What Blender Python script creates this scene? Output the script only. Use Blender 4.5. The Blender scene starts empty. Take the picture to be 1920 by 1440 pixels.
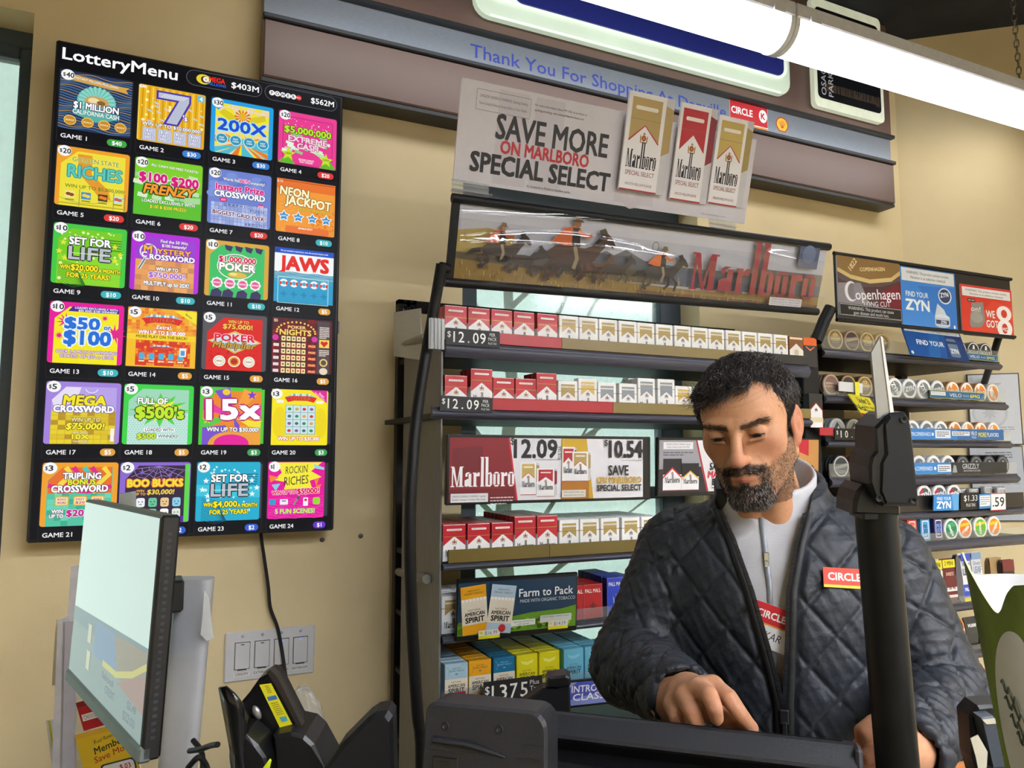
import bpy, math, random
import numpy as np
from mathutils import Vector, Matrix

random.seed(7); np.random.seed(7)
SC = bpy.context.scene
COL = SC.collection

# ------------------------------------------------------------------ camera
EYE = 1.55
FPX, YAW, PIT = 1400.0, math.radians(24.9), math.radians(5.4)
FWD = np.array([math.sin(YAW)*math.cos(PIT), math.cos(YAW)*math.cos(PIT), math.sin(PIT)])
RGT = np.array([math.cos(YAW), -math.sin(YAW), 0.0])
UPV = np.cross(RGT, FWD)
cam = bpy.data.objects.new('camera', bpy.data.cameras.new('camera'))
COL.objects.link(cam)
cam.matrix_world = Matrix(((RGT[0], UPV[0], -FWD[0], 0), (RGT[1], UPV[1], -FWD[1], 0),
                           (RGT[2], UPV[2], -FWD[2], EYE), (0, 0, 0, 1)))
cam.data.sensor_width = 36.0
cam.data.lens = 36.0*FPX/1920
cam.data.clip_start = 0.02
SC.camera = cam

# ------------------------------------------------------------------ world, exposure
SC.view_settings.view_transform = 'Standard'
SC.view_settings.look = 'None'
SC.view_settings.gamma = 1.0
SC.view_settings.use_curve_mapping = False
SC.view_settings.exposure = 0.4
cy = SC.cycles
cy.max_bounces = 6; cy.diffuse_bounces = 3; cy.glossy_bounces = 3; cy.transmission_bounces = 4; cy.transparent_max_bounces = 12
cy.caustics_reflective = False; cy.caustics_refractive = False; cy.use_denoising = True
w = bpy.data.worlds.new('overcast_sky'); SC.world = w; w.use_nodes = True
bg = w.node_tree.nodes['Background']
bg.inputs[0].default_value = (0.85, 0.96, 0.93, 1); bg.inputs[1].default_value = 1.4
TUBE_STRENGTH = 5.2           # the hanging tube fixtures' diffusers
FILL_STRENGTH = 76.0         # diffusers of the unseen fixtures added as frontal fill
SCREEN_STRENGTH = 0.76

# ------------------------------------------------------------------ helpers
def ray(px, py):
    return FWD + RGT*(px-960)/FPX - UPV*(py-720)/FPX
def W(px, py, Y):                       # point on the plane y = Y (parallel to the back wall)
    d = ray(px, py); p = d*(Y/d[1]); return np.array([p[0], p[1], p[2]+EYE])
def R(px, py, z):                       # point at depth z along the view axis
    p = ray(px, py)*z; return np.array([p[0], p[1], p[2]+EYE])

def lin(c):
    if isinstance(c, str):
        c = c.lstrip('#'); c = [int(c[i:i+2], 16)/255 for i in (0, 2, 4)]
    return tuple((x/12.92 if x <= 0.04045 else ((x+0.055)/1.055)**2.4) for x in c[:3])

MATS = {}
def mat(name, color='#808080', rough=0.5, metal=0.0, var=0.06, scale=40.0, bump=0.0, bscale=None, coat=0.0,
        trans=0.0, alpha=1.0, emit=0.0, spec=0.5, attr=False, stretch=None, sss=0.0, ior=1.45, aniso=0.0):
    if name in MATS: return MATS[name]
    m = bpy.data.materials.new(name); m.use_nodes = True
    nt = m.node_tree; N = nt.nodes; L = nt.links
    b = N['Principled BSDF']
    tc = N.new('ShaderNodeTexCoord'); src = tc.outputs['Object']
    if stretch:
        mp = N.new('ShaderNodeMapping'); mp.inputs['Scale'].default_value = stretch
        L.new(src, mp.inputs[0]); src = mp.outputs[0]
    no = N.new('ShaderNodeTexNoise'); no.inputs['Scale'].default_value = scale; no.inputs['Detail'].default_value = 4
    L.new(src, no.inputs['Vector'])
    if attr:
        at = N.new('ShaderNodeAttribute'); at.attribute_name = 'Col'; base = at.outputs['Color']
    else:
        rgb = N.new('ShaderNodeRGB'); rgb.outputs[0].default_value = (*lin(color), 1); base = rgb.outputs[0]
    mr = N.new('ShaderNodeMapRange'); mr.inputs['From Min'].default_value = 0.3; mr.inputs['From Max'].default_value = 0.7
    mr.inputs['To Min'].default_value = 1-var; mr.inputs['To Max'].default_value = 1+var
    L.new(no.outputs['Fac'], mr.inputs['Value'])
    vm = N.new('ShaderNodeVectorMath'); vm.operation = 'SCALE'
    L.new(base, vm.inputs[0]); L.new(mr.outputs[0], vm.inputs['Scale'])
    if attr and emit: b.inputs['Base Color'].default_value = (.012, .012, .015, 1)
    else: L.new(vm.outputs[0], b.inputs['Base Color'])
    b.inputs['Roughness'].default_value = rough; b.inputs['Metallic'].default_value = metal
    b.inputs['Coat Weight'].default_value = coat; b.inputs['Coat Roughness'].default_value = 0.06
    b.inputs['Transmission Weight'].default_value = trans; b.inputs['Alpha'].default_value = alpha
    b.inputs['Specular IOR Level'].default_value = spec; b.inputs['IOR'].default_value = ior
    b.inputs['Anisotropic'].default_value = aniso
    if sss:
        b.inputs['Subsurface Weight'].default_value = sss
        b.inputs['Subsurface Radius'].default_value = (0.012, 0.005, 0.003); b.inputs['Subsurface Scale'].default_value = 0.6
    if emit:
        L.new(vm.outputs[0], b.inputs['Emission Color']); b.inputs['Emission Strength'].default_value = emit
    if bump:
        bn = N.new('ShaderNodeBump'); bn.inputs['Strength'].default_value = bump; bn.inputs['Distance'].default_value = 0.002
        if bscale:
            n2 = N.new('ShaderNodeTexNoise'); n2.inputs['Scale'].default_value = bscale; n2.inputs['Detail'].default_value = 3
            L.new(src, n2.inputs['Vector']); L.new(n2.outputs['Fac'], bn.inputs['Height'])
        else:
            L.new(no.outputs['Fac'], bn.inputs['Height'])
        L.new(bn.outputs[0], b.inputs['Normal'])
    MATS[name] = m
    return m

def glassy(name, color=(1, 1, 1), opac=0.08, rough=0.06, dcol=(0.75, 0.78, 0.8)):
    """clear thin plastic: mostly see-through, with a real gloss reflection"""
    if name in MATS: return MATS[name]
    m = bpy.data.materials.new(name); m.use_nodes = True
    nt = m.node_tree; N = nt.nodes; L = nt.links; N.remove(N['Principled BSDF'])
    out = N['Material Output']
    tr = N.new('ShaderNodeBsdfTransparent'); tr.inputs[0].default_value = (*color, 1)
    di = N.new('ShaderNodeBsdfDiffuse'); di.inputs[0].default_value = (*dcol, 1)
    gl = N.new('ShaderNodeBsdfGlossy'); gl.inputs['Roughness'].default_value = rough
    no = N.new('ShaderNodeTexNoise'); no.inputs['Scale'].default_value = 30
    mr = N.new('ShaderNodeMapRange'); mr.inputs['To Min'].default_value = opac*0.7; mr.inputs['To Max'].default_value = opac*1.3
    L.new(no.outputs['Fac'], mr.inputs['Value'])
    m1 = N.new('ShaderNodeMixShader'); L.new(mr.outputs[0], m1.inputs[0]); L.new(tr.outputs[0], m1.inputs[1]); L.new(di.outputs[0], m1.inputs[2])
    ge = N.new('ShaderNodeNewGeometry'); dt = N.new('ShaderNodeVectorMath'); dt.operation = 'DOT_PRODUCT'
    L.new(ge.outputs['Normal'], dt.inputs[0]); L.new(ge.outputs['Incoming'], dt.inputs[1])
    def mth(op, a, b_=None):
        q = N.new('ShaderNodeMath'); q.operation = op
        for i, v in enumerate((a, b_)):
            if v is None: continue
            if isinstance(v, (int, float)): q.inputs[i].default_value = v
            else: L.new(v, q.inputs[i])
        return q.outputs[0]
    fr = mth('ADD', mth('MULTIPLY', mth('POWER', mth('SUBTRACT', 1.0, mth('ABSOLUTE', dt.outputs['Value'])), 5.0), .9), .045)
    m2 = N.new('ShaderNodeMixShader'); L.new(fr, m2.inputs[0]); L.new(m1.outputs[0], m2.inputs[1]); L.new(gl.outputs[0], m2.inputs[2])
    L.new(m2.outputs[0], out.inputs[0])
    MATS[name] = m
    return m

class MB:
    """mesh builder: collects shapes, builds ONE mesh object; faces carry a material slot and a colour"""
    def __init__(s): s.V = []; s.F = []; s.M = []; s.C = []; s.S = []
    def add(s, V, F, m=0, c=None, smooth=False):
        o = len(s.V); s.V.extend([tuple(map(float, v)) for v in V])
        col = lin(c) if c is not None else (0.5, 0.5, 0.5)
        for f in F:
            s.F.append(tuple(int(i)+o for i in f)); s.M.append(m); s.C.append(col); s.S.append(smooth)
        return s
    def box(s, a, b, m=0, c=None, ch=0.0):
        (x0, y0, z0), (x1, y1, z1) = a, b
        x0, x1 = min(x0, x1), max(x0, x1); y0, y1 = min(y0, y1), max(y0, y1); z0, z1 = min(z0, z1), max(z0, z1)
        ch = min(ch, .45*(x1-x0), .45*(y1-y0), .45*(z1-z0))
        if ch <= 0:
            V = [(x0,y0,z0),(x1,y0,z0),(x1,y1,z0),(x0,y1,z0),(x0,y0,z1),(x1,y0,z1),(x1,y1,z1),(x0,y1,z1)]
            F = [(0,3,2,1),(4,5,6,7),(0,1,5,4),(1,2,6,5),(2,3,7,6),(3,0,4,7)]
            return s.add(V, F, m, c)
        V = []; idx = {}
        for i, x in enumerate((x0, x1)):
            for j, y in enumerate((y0, y1)):
                for k, z in enumerate((z0, z1)):
                    sx, sy, sz = (ch if i == 0 else -ch), (ch if j == 0 else -ch), (ch if k == 0 else -ch)
                    for ax, p in enumerate(((x, y+sy, z+sz), (x+sx, y, z+sz), (x+sx, y+sy, z))):
                        idx[(i, j, k, ax)] = len(V); V.append(p)
        F = []
        q = lambda *ks: F.append(tuple(idx[k] for k in ks))
        for i in (0, 1):
            o = [(i,0,0,0),(i,1,0,0),(i,1,1,0),(i,0,1,0)]; q(*(o if i else o[::-1]))
            o = [(0,i,0,1),(1,i,0,1),(1,i,1,1),(0,i,1,1)]; q(*(o if not i else o[::-1]))
            o = [(0,0,i,2),(1,0,i,2),(1,1,i,2),(0,1,i,2)]; q(*(o if i else o[::-1]))
        for a in (0, 1):
            for b_ in (0, 1):
                q((0,a,b_,1),(1,a,b_,1),(1,a,b_,2),(0,a,b_,2))
                q((a,0,b_,0),(a,1,b_,0),(a,1,b_,2),(a,0,b_,2))
                q((a,b_,0,0),(a,b_,1,0),(a,b_,1,1),(a,b_,0,1))
                for k in (0, 1): q((a,b_,k,0),(a,b_,k,1),(a,b_,k,2))
        return s.add(V, F, m, c)
    def tube(s, pts, r, n=10, m=0, c=None, cap=True, smooth=True, flat=1.0):
        P = [np.array(p, float) for p in pts]; k = len(P)
        rs = list(r) if hasattr(r, '__len__') else [r]*k
        V = []; F = []; ref = None
        for i in range(k):
            t = P[min(i+1, k-1)]-P[max(i-1, 0)]; t /= (np.linalg.norm(t)+1e-12)
            if ref is None:
                ref = np.array([0, 0, 1.]) if abs(t[2]) < .9 else np.array([1., 0, 0])
                ref = np.cross(t, ref)
            u = ref-t*(ref@t); u /= (np.linalg.norm(u)+1e-12); ref = u; v = np.cross(t, u)
            for j in range(n):
                a = 2*math.pi*j/n
                V.append(P[i]+rs[i]*(math.cos(a)*u+flat*math.sin(a)*v))
        for i in range(k-1):
            for j in range(n):
                F.append((i*n+j, i*n+(j+1) % n, (i+1)*n+(j+1) % n, (i+1)*n+j))
        s.add(V, F, m, c, smooth)
        if cap: s.add([V[j] for j in range(n)], [tuple(range(n))[::-1]], m, c); s.add(V[-n:], [tuple(range(n))], m, c)
        return s
    def prism(s, poly, a, b, axis=1, m=0, c=None, smooth=False):
        """extrude a polygon of (u, v) pairs along an axis from a to b"""
        def P(u, v, w_):
            return {0: (w_, u, v), 1: (u, w_, v), 2: (u, v, w_)}[axis]
        n = len(poly)
        V = [P(u, v, a) for u, v in poly]+[P(u, v, b) for u, v in poly]
        s.add(V, [(i, (i+1) % n, n+(i+1) % n, n+i) for i in range(n)], m, c, smooth)
        s.add(V[:n], [tuple(range(n))], m, c); s.add(V[n:], [tuple(range(n))[::-1]], m, c)
        return s
    def lathe(s, prof, n=24, axis=2, o=(0, 0, 0), m=0, c=None, smooth=True):
        V = []; F = []
        for r, h in prof:
            for j in range(n):
                a = 2*math.pi*j/n; x, y = r*math.cos(a), r*math.sin(a)
                V.append({2: (o[0]+x, o[1]+y, o[2]+h), 1: (o[0]+x, o[1]+h, o[2]+y), 0: (o[0]+h, o[1]+x, o[2]+y)}[axis])
        for i in range(len(prof)-1):
            for j in range(n): F.append((i*n+j, i*n+(j+1) % n, (i+1)*n+(j+1) % n, (i+1)*n+j))
        return s.add(V, F, m, c, smooth)
    def mesh(s, name, mats):
        me = bpy.data.meshes.new(name); me.from_pydata(s.V, [], s.F)
        mats = mats if isinstance(mats, (list, tuple)) else [mats]
        for x in mats: me.materials.append(x)
        n = len(me.polygons)
        if n == len(s.M):
            me.polygons.foreach_set('material_index', s.M); me.polygons.foreach_set('use_smooth', s.S)
            ca = me.color_attributes.new('Col', 'FLOAT_COLOR', 'CORNER')
            tot = np.zeros(n, dtype=np.int32); me.polygons.foreach_get('loop_total', tot)
            arr = np.ones((len(me.loops), 4), np.float32); arr[:, :3] = np.repeat(np.array(s.C, np.float32), tot, axis=0)
            ca.data.foreach_set('color', arr.ravel())
        me.update(); return me
    def build(s, name, mats, parent=None, loc=None, rot=None):
        return link(name, s.mesh(name, mats), parent, loc, rot)

def link(name, data, parent=None, loc=None, rot=None):
    o = bpy.data.objects.new(name, data); COL.objects.link(o)
    if parent is not None: o.parent = parent
    if loc is not None: o.location = tuple(map(float, loc))
    if rot is not None: o.rotation_euler = rot
    return o
def tag(o, label=None, cat=None, group=None, kind=None):
    for k, v in (('label', label), ('category', cat), ('group', group), ('kind', kind)):
        if v: o[k] = v
    return o
def thing(name, label, cat, loc=(0, 0, 0), rot=None, group=None):
    return tag(link(name, None, None, loc, rot), label, cat, group)
def struct(name, mb, m, loc=None, label=None):
    o = mb.build(name, m, None, loc); o['kind'] = 'structure'
    if label: o['label'] = label
    return o
ORD = ['first', 'second', 'third', 'fourth', 'fifth', 'sixth', 'seventh', 'eighth', 'ninth', 'tenth', 'eleventh', 'twelfth',
       'thirteenth', 'fourteenth', 'fifteenth', 'sixteenth', 'seventeenth', 'eighteenth', 'nineteenth', 'twentieth', 'twenty-first', 'twenty-second']

# ------------------------------------------------------------------ flat print: shapes and lettering as thin layered faces
TXT = {}
def glyphs(t, bold):
    key = (t, round(bold, 3))
    if key not in TXT:
        c = bpy.data.curves.new('lettering', 'FONT'); c.body = t; c.resolution_u = 2; c.offset = bold
        o = bpy.data.objects.new('lettering', c); me = bpy.data.meshes.new_from_object(o)
        V = np.array([v.co[:2] for v in me.vertices]) if len(me.vertices) else np.zeros((0, 2))
        F = [tuple(p.vertices) for p in me.polygons]
        bpy.data.objects.remove(o); bpy.data.curves.remove(c); bpy.data.meshes.remove(me)
        TXT[key] = (V, F)
    return TXT[key]
_H = glyphs('H', 0)[0]; CAP = _H[:, 1].max()

class Art:
    """print on a flat face. x to the right, y DOWN from the top-left corner, in units of u metres"""
    DZ = 0.000035
    def __init__(s, u=0.001): s.u = u; s.mb = MB(); s.k = 0; s.ox = s.oy = 0.0; s.sx = s.sy = 1.0
    def at(s, ox=0, oy=0, sx=1.0, sy=None): s.ox, s.oy, s.sx, s.sy = ox, oy, sx, (sx if sy is None else sy); return s
    def _put(s, P, F, c, layer=True):
        if layer: s.k += 1
        z = -s.k*s.DZ
        s.mb.add([((s.ox+x*s.sx)*s.u, z, -(s.oy+y*s.sy)*s.u) for x, y in P], F, 0, c)
    def poly(s, P, c): s._put(P, [tuple(range(len(P)))], c); return s
    def rect(s, x0, y0, x1, y1, c): return s.poly([(x0, y0), (x1, y0), (x1, y1), (x0, y1)], c)
    def rects(s, L, c):
        P = []; F = []
        for x0, y0, x1, y1 in L:
            o = len(P); P += [(x0, y0), (x1, y0), (x1, y1), (x0, y1)]; F.append((o, o+1, o+2, o+3))
        s._put(P, F, c); return s
    def rrect(s, x0, y0, x1, y1, r, c, n=4):
        P = []
        for cx, cy, a0 in ((x1-r, y0+r, -90), (x1-r, y1-r, 0), (x0+r, y1-r, 90), (x0+r, y0+r, 180)):
            for i in range(n+1):
                a = math.radians(a0+90*i/n); P.append((cx+r*math.cos(a), cy+r*math.sin(a)))
        return s.poly(P, c)
    def ell(s, cx, cy, rx, ry, c, n=20):
        return s.poly([(cx+rx*math.cos(2*math.pi*i/n), cy+ry*math.sin(2*math.pi*i/n)) for i in range(n)], c)
    def ells(s, L, c, n=8):
        P = []; F = []
        for cx, cy, r in L:
            o = len(P); P += [(cx+r*math.cos(2*math.pi*i/n), cy+r*math.sin(2*math.pi*i/n)) for i in range(n)]; F.append(tuple(range(o, o+n)))
        s._put(P, F, c); return s
    def star(s, cx, cy, r, c, n=5, inner=0.42, rot=-90, sy=1.0):
        P = []
        for i in range(2*n):
            a = math.radians(rot+180*i/n); q = r if i % 2 == 0 else r*inner
            P.append((cx+q*math.cos(a), cy+sy*q*math.sin(a)))
        o = [(cx, cy)]+P
        s._put(o, [(0, 1+i, 1+(i+1) % (2*n)) for i in range(2*n)], c); return s
    def stroke(s, pts, w, c):
        P = []; F = []; pts = [np.array(p, float) for p in pts]
        for i, p in enumerate(pts):
            t = pts[min(i+1, len(pts)-1)]-pts[max(i-1, 0)]; t /= np.linalg.norm(t)+1e-9
            nrm = np.array([-t[1], t[0]])*w/2; P += [p+nrm, p-nrm]
        F = [(2*i, 2*i+1, 2*i+3, 2*i+2) for i in range(len(pts)-1)]
        s._put(P, F, c); return s
    def frame(s, x0, y0, x1, y1, w, c):
        return s.rects([(x0, y0, x1, y0+w), (x0, y1-w, x1, y1), (x0, y0, x0+w, y1), (x1-w, y0, x1, y1)], c)
    def text(s, t, x, y, h, c, w=None, al='c', b=0.0, sh=0.0, ol=None, ow=0.06, rot=0.0, arc=0.0):
        """h cap height, y middle of the capitals, w fits the width, ol outline colour of width ow"""
        V0, F0 = glyphs(t, 0)
        if len(V0) == 0: return s
        x0, x1 = V0[:, 0].min(), V0[:, 0].max()
        if w and len(t.strip('$')) == 1 and t.strip('$') == '1': w = None
        ky = h/CAP; kx = (w/(x1-x0)) if w else ky
        wd = (x1-x0)*kx; off = {'l': 0, 'c': -wd/2, 'r': -wd}[al]
        a = math.radians(rot); ca, sa = math.cos(a), math.sin(a)
        for colr, d, nd in (([(ol, b+ow, 8)] if ol else [])+[(c, b, 4)]):
            d = d*.8
            dirs = [(d*math.cos(2*math.pi*i/nd+.78*(nd == 4)), d*math.sin(2*math.pi*i/nd+.78*(nd == 4))) for i in range(nd)] if d > .001 else [(0, 0)]
            for ddx, ddy in dirs:
                gx = (V0[:, 0]-x0)*kx+off+ddx*ky; gy = V0[:, 1]*ky-h/2+ddy*ky
                gx = gx+gy*sh
                s.k += .22 if len(dirs) > 1 else 1
                s._put(list(zip(x+gx*ca-gy*sa, y-(gy*ca+gx*sa))), F0, colr, False)
            s.k += 1
        return s
    def lines(s, x0, y0, x1, n, pitch, hh, c, words=5):
        """rows of print too small to read: short dashes of words"""
        L = []; rnd = random.Random(int(x0*97+y0*31+n))
        for i in range(n):
            x = x0; end = x1-(0 if i < n-1 else (x1-x0)*.3)
            while x < end:
                wd = (x1-x0)/words*rnd.uniform(.4, 1.1); L.append((x, y0+i*pitch, min(x+wd, end), y0+i*pitch+hh)); x += wd+(x1-x0)*.025
        return s.rects(L, c)
    def build(s, name, m, parent=None, loc=None, rot=None): return s.mb.build(name, m, parent, loc, rot)

PAPER = mat('print_card', attr=True, rough=0.55, var=0.02)
GLOSS = mat('print_gloss', attr=True, rough=0.28, var=0.02, spec=0.4)
SCREEN = mat('lit_screen', attr=True, rough=0.3, var=0.0, emit=SCREEN_STRENGTH, spec=0.08)

def logotype(A, x, y, w, h, c, ol=None):
    """tall condensed serif wordmark; y is the baseline, h the height of the l and b"""
    st, g = .30, .13            # stem width, gap, in x-height units
    X = 0; polys = []
    def stem(x0, top, wd=st): polys.append([(x0, 0), (x0+wd, 0), (x0+wd, top), (x0, top)])
    def serif(x0, x1, yy, t=.07): polys.append([(x0, yy), (x1, yy), (x1, yy+t), (x0, yy+t)])
    def M(X):
        stem(X+.1, 1.42, .13); stem(X+.92, 1.42, .3); polys.append([(X+.1, 1.42), (X+.36, 1.42), (X+.72, 0), (X+.6, 0)])
        polys.append([(X+.92, 1.42), (X+1.02, 1.42), (X+.72, 0), (X+.6, 0)])
        serif(X-.02, X+.36, 0); serif(X+.8, X+1.34, 0); serif(X-.02, X+.3, 1.37); serif(X+.95, X+1.34, 1.37); return X+1.46
    def a(X):
        stem(X+.42, .92); polys.append([(X+.08, .72), (X+.3, .72), (X+.3, .9), (X+.62, 1.02), (X+.25, 1.02), (X+.08, .92)])
        polys.append([(X, .04), (X+.26, 0), (X+.46, .12), (X+.46, .56), (X+.28, .56), (X+.28, .1), (X+.0, .45)])
        polys.append([(X, .1), (X+.28, .05), (X+.28, .55), (X+.0, .45)]); serif(X+.42, X+.82, 0); return X+.9
    def r(X):
        stem(X+.06, .98); serif(X, X+.46, 0); serif(X-.02, X+.36, .93); polys.append([(X+.36, .72), (X+.36, .88), (X+.56, 1.02), (X+.72, 1.0), (X+.72, .74), (X+.52, .74)]); return X+.8
    def l(X): stem(X+.06, 2.1); serif(X, X+.42, 0); serif(X-.02, X+.36, 2.05); return X+.5
    def o(X):
        for s_ in (0, 1):
            q = X+s_*.44; polys.append([(q, .15), (q+.28, .15), (q+.28, .87), (q, .87)])
        polys.append([(X, .15), (X+.2, -.02), (X+.52, -.02), (X+.72, .15), (X+.5, .1), (X+.22, .1)])
        polys.append([(X, .87), (X+.22, .92), (X+.5, .92), (X+.72, .87), (X+.52, 1.04), (X+.2, 1.04)]); return X+.84
    def bb(X):
        stem(X+.06, 2.1); serif(X-.02, X+.36, 2.05); q = X+.52; polys.append([(q, .15), (q+.28, .15), (q+.28, .87), (q, .87)])
        polys.append([(X+.06, 0), (X+.6, -.02), (q+.28, .15), (q, .12), (X+.36, .1)]); polys.append([(X+.36, .86), (X+.5, .9), (q+.28, .87), (X+.62, 1.04), (X+.36, .96)]); return X+.92
    for f in (M, a, r, l, bb, o, r, o): X = f(X)
    X -= .1
    for pas in (([ol] if ol else [])+[c]):
        P = []; F = []
        for p in polys:
            n = len(P); P += [(x+u*w/X+(w*.012 if pas is ol else 0), y-v*h/2.1+(h*.02 if pas is ol else 0)) for u, v in p]; F.append(tuple(range(n, n+len(p))))
        for f in F:
            A.k += .12; A._put([P[i] for i in f], [tuple(range(len(f)))], pas, False)
        A.k += 1
def crest(A, x, y, h, c1='#8a6a3a', c2='#a02020'):
    A.ell(x, y, h*.28, h*.32, c2, 10); A.ell(x, y, h*.14, h*.2, c1, 8)
    A.poly([(x-h*.5, y-h*.35), (x-h*.32, y-h*.1), (x-h*.3, y+h*.4), (x-h*.46, y+h*.4)], c1)
    A.poly([(x+h*.5, y-h*.35), (x+h*.32, y-h*.1), (x+h*.3, y+h*.4), (x+h*.46, y+h*.4)], c1)
    A.rect(x-h*.45, y+h*.42, x+h*.45, y+h*.5, c1); A.poly([(x-h*.16, y-h*.36), (x+h*.16, y-h*.36), (x+h*.1, y-h*.55), (x-h*.1, y-h*.55)], c1)
# ================================================================== THE SETTING
WALL = mat('tan_wall_paint', '#dfcb9f', rough=0.7, var=0.03, scale=6, bump=0.12, bscale=260)
FRAME_DK = mat('dark_window_frame', '#3a464e', rough=0.45, var=0.05)
DARKCEIL = mat('dark_ceiling_paint', '#23262f', rough=0.85, var=0.25, scale=9, bump=0.4, bscale=40)
Z_CEIL = 3.27
YW = 2.03
CX = W(1690, 420, YW)[0]                 # the corner right of the shelves
CWX0, CWX1, CWZ0, CWZ1 = W(868, 400, YW)[0], W(1312, 590, YW)[0], 0.5, 2.45
LWX0, LWX1, LWZ0, LWZ1 = -1.75, W(65, 25, YW)[0], 0.7, W(65, 25, YW)[2]
b = MB(); T = 0.16
def wall_rect(x0, x1, z0, z1): b.box((x0, YW, z0), (x1, YW+T, z1))
wall_rect(-2.6, LWX0, 0, Z_CEIL); wall_rect(LWX0, LWX1, 0, LWZ0); wall_rect(LWX0, LWX1, LWZ1, Z_CEIL)
wall_rect(LWX1, CWX0, 0, Z_CEIL); wall_rect(CWX0, CWX1, 0, CWZ0); wall_rect(CWX0, CWX1, CWZ1, Z_CEIL); wall_rect(CWX1, CX+.1, 0, Z_CEIL)
struct('wall_back', b, WALL)
ang = math.radians(40)
dx, dy = math.cos(ang), -math.sin(ang); WDX, WDY = dx, dy
L = 2.9
b = MB(); b.prism([(CX, YW), (CX+dx*L, YW+dy*L), (CX+dx*L+.12, YW+dy*L+.12), (CX+.1, YW+.12)], 0, Z_CEIL, axis=2)
struct('wall_right', b, WALL)
ex, ey = CX+dx*L, YW+dy*L
b = MB(); b.box((ex, -5.2, 0), (ex+.12, ey+.05, Z_CEIL)); struct('wall_side', b, WALL)
b = MB(); b.box((-2.72, -5.2, 0), (-2.6, YW+T, Z_CEIL)); struct('wall_left', b, WALL)
b = MB(); b.box((-2.72, -5.32, 0), (ex+.12, -5.2, Z_CEIL)); struct('wall_front', b, WALL)
b = MB(); b.box((-2.72, -5.32, Z_CEIL), (ex+.2, YW+T, Z_CEIL+.1)); struct('ceiling', b, DARKCEIL)
fl = MB(); fl.box((-2.72, -5.32, -.1), (ex+.2, YW+T, -.004)); floor = struct('floor', fl, mat('floor_grout', '#6a665e', rough=.8))
tb = MB(); tb.box((.004, .004, 0), (.446, .446, .006), ch=.002); tile_me = tb.mesh('floor_tile', mat('floor_tile', '#a69e90', rough=0.35, var=.12, scale=12))
for i in range(9):
    for j in range(6): link('floor_tile', tile_me, floor, (-0.9+i*.45, -.6+j*.45, -.004))

def window(name, x0, x1, z0, z1, y, stile, mulls, label):
    b = MB(); o = None
    b.box((x0, y, z0), (x1, y+.05, z0+stile), ch=.004); b.box((x0, y, z1-stile), (x1, y+.05, z1), ch=.004)
    b.box((x0, y, z0+stile), (x0+stile, y+.05, z1-stile), ch=.004); b.box((x1-stile, y, z0+stile), (x1, y+.05, z1-stile), ch=.004)
    for m_ in mulls: b.box((x0+stile, y+.004, m_-.02), (x1-stile, y+.046, m_+.02), ch=.003)
    o = struct(name, b, FRAME_DK, label=label)
    return o
PANE = glassy('hazy_window_glass', (.80, .90, .86), 0.30, 0.12)
o = window('window_1', CWX0-.02, CWX1+.02, CWZ0-.02, CWZ1+.02, YW+.105, .11, [1.42], 'tall window behind the cigarette shelves')
b = MB(); b.box((CWX0+.08, YW+.126, CWZ0+.08), (CWX1-.08, YW+.13, 1.40)); b.build('pane', PANE, o)
b = MB(); b.box((CWX0+.08, YW+.126, 1.44), (CWX1-.08, YW+.13, CWZ1-.08)); b.build('pane', PANE, o)
zm = W(20, 100, YW+.13)[2]
o = window('window_2', LWX0-.02, LWX1+.02, LWZ0-.02, LWZ1+.02, YW+.105, .062, [zm], 'bright window at the left edge')
b = MB(); b.box((LWX0+.04, YW+.126, LWZ0+.04), (LWX1-.04, YW+.13, zm-.02)); b.build('pane', PANE, o)
b = MB(); b.box((LWX0+.04, YW+.126, zm+.02), (LWX1-.04, YW+.13, LWZ1-.04)); b.build('pane', PANE, o)

# bare tree outside the middle window
tr = thing('bare_tree', 'bare thin tree seen hazily through the window behind the shelves', 'tree', (1.5, 3.3, 0))
BARK = mat('bark', '#5d6a55', rough=.9, var=.3, scale=30, bump=.4)
rt = random.Random(5)
b = MB(); b.tube([(0, 0, 0), (.03, 0, .6), (-.02, 0, 1.2), (.03, 0, 1.9), (.0, 0, 2.6)], [.05, .045, .04, .03, .02], 7); b.build('trunk', BARK, tr)
for k in range(12):
    z = .6+.15*k; s_ = 1 if k % 2 else -1
    p = [np.array([0, 0, z])]; d = np.array([s_*.16, rt.uniform(-.05, .05), .15])
    for q in range(6):
        p.append(p[-1]+d*rt.uniform(.7, 1.2)); d = d+np.array([rt.uniform(-.05, .05), 0, rt.uniform(-.04, .06)])
    b = MB(); b.tube(p, [.016-.0022*i for i in range(7)], 5)
    for q in (2, 3, 4):
        e = p[q]+np.array([s_*.2, 0, rt.uniform(-.02, .3)]); b.tube([p[q], (p[q]+e)/2+[0, 0, .04], e], [.007, .005, .003], 4)
    b.build('branch', BARK, tr)

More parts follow.
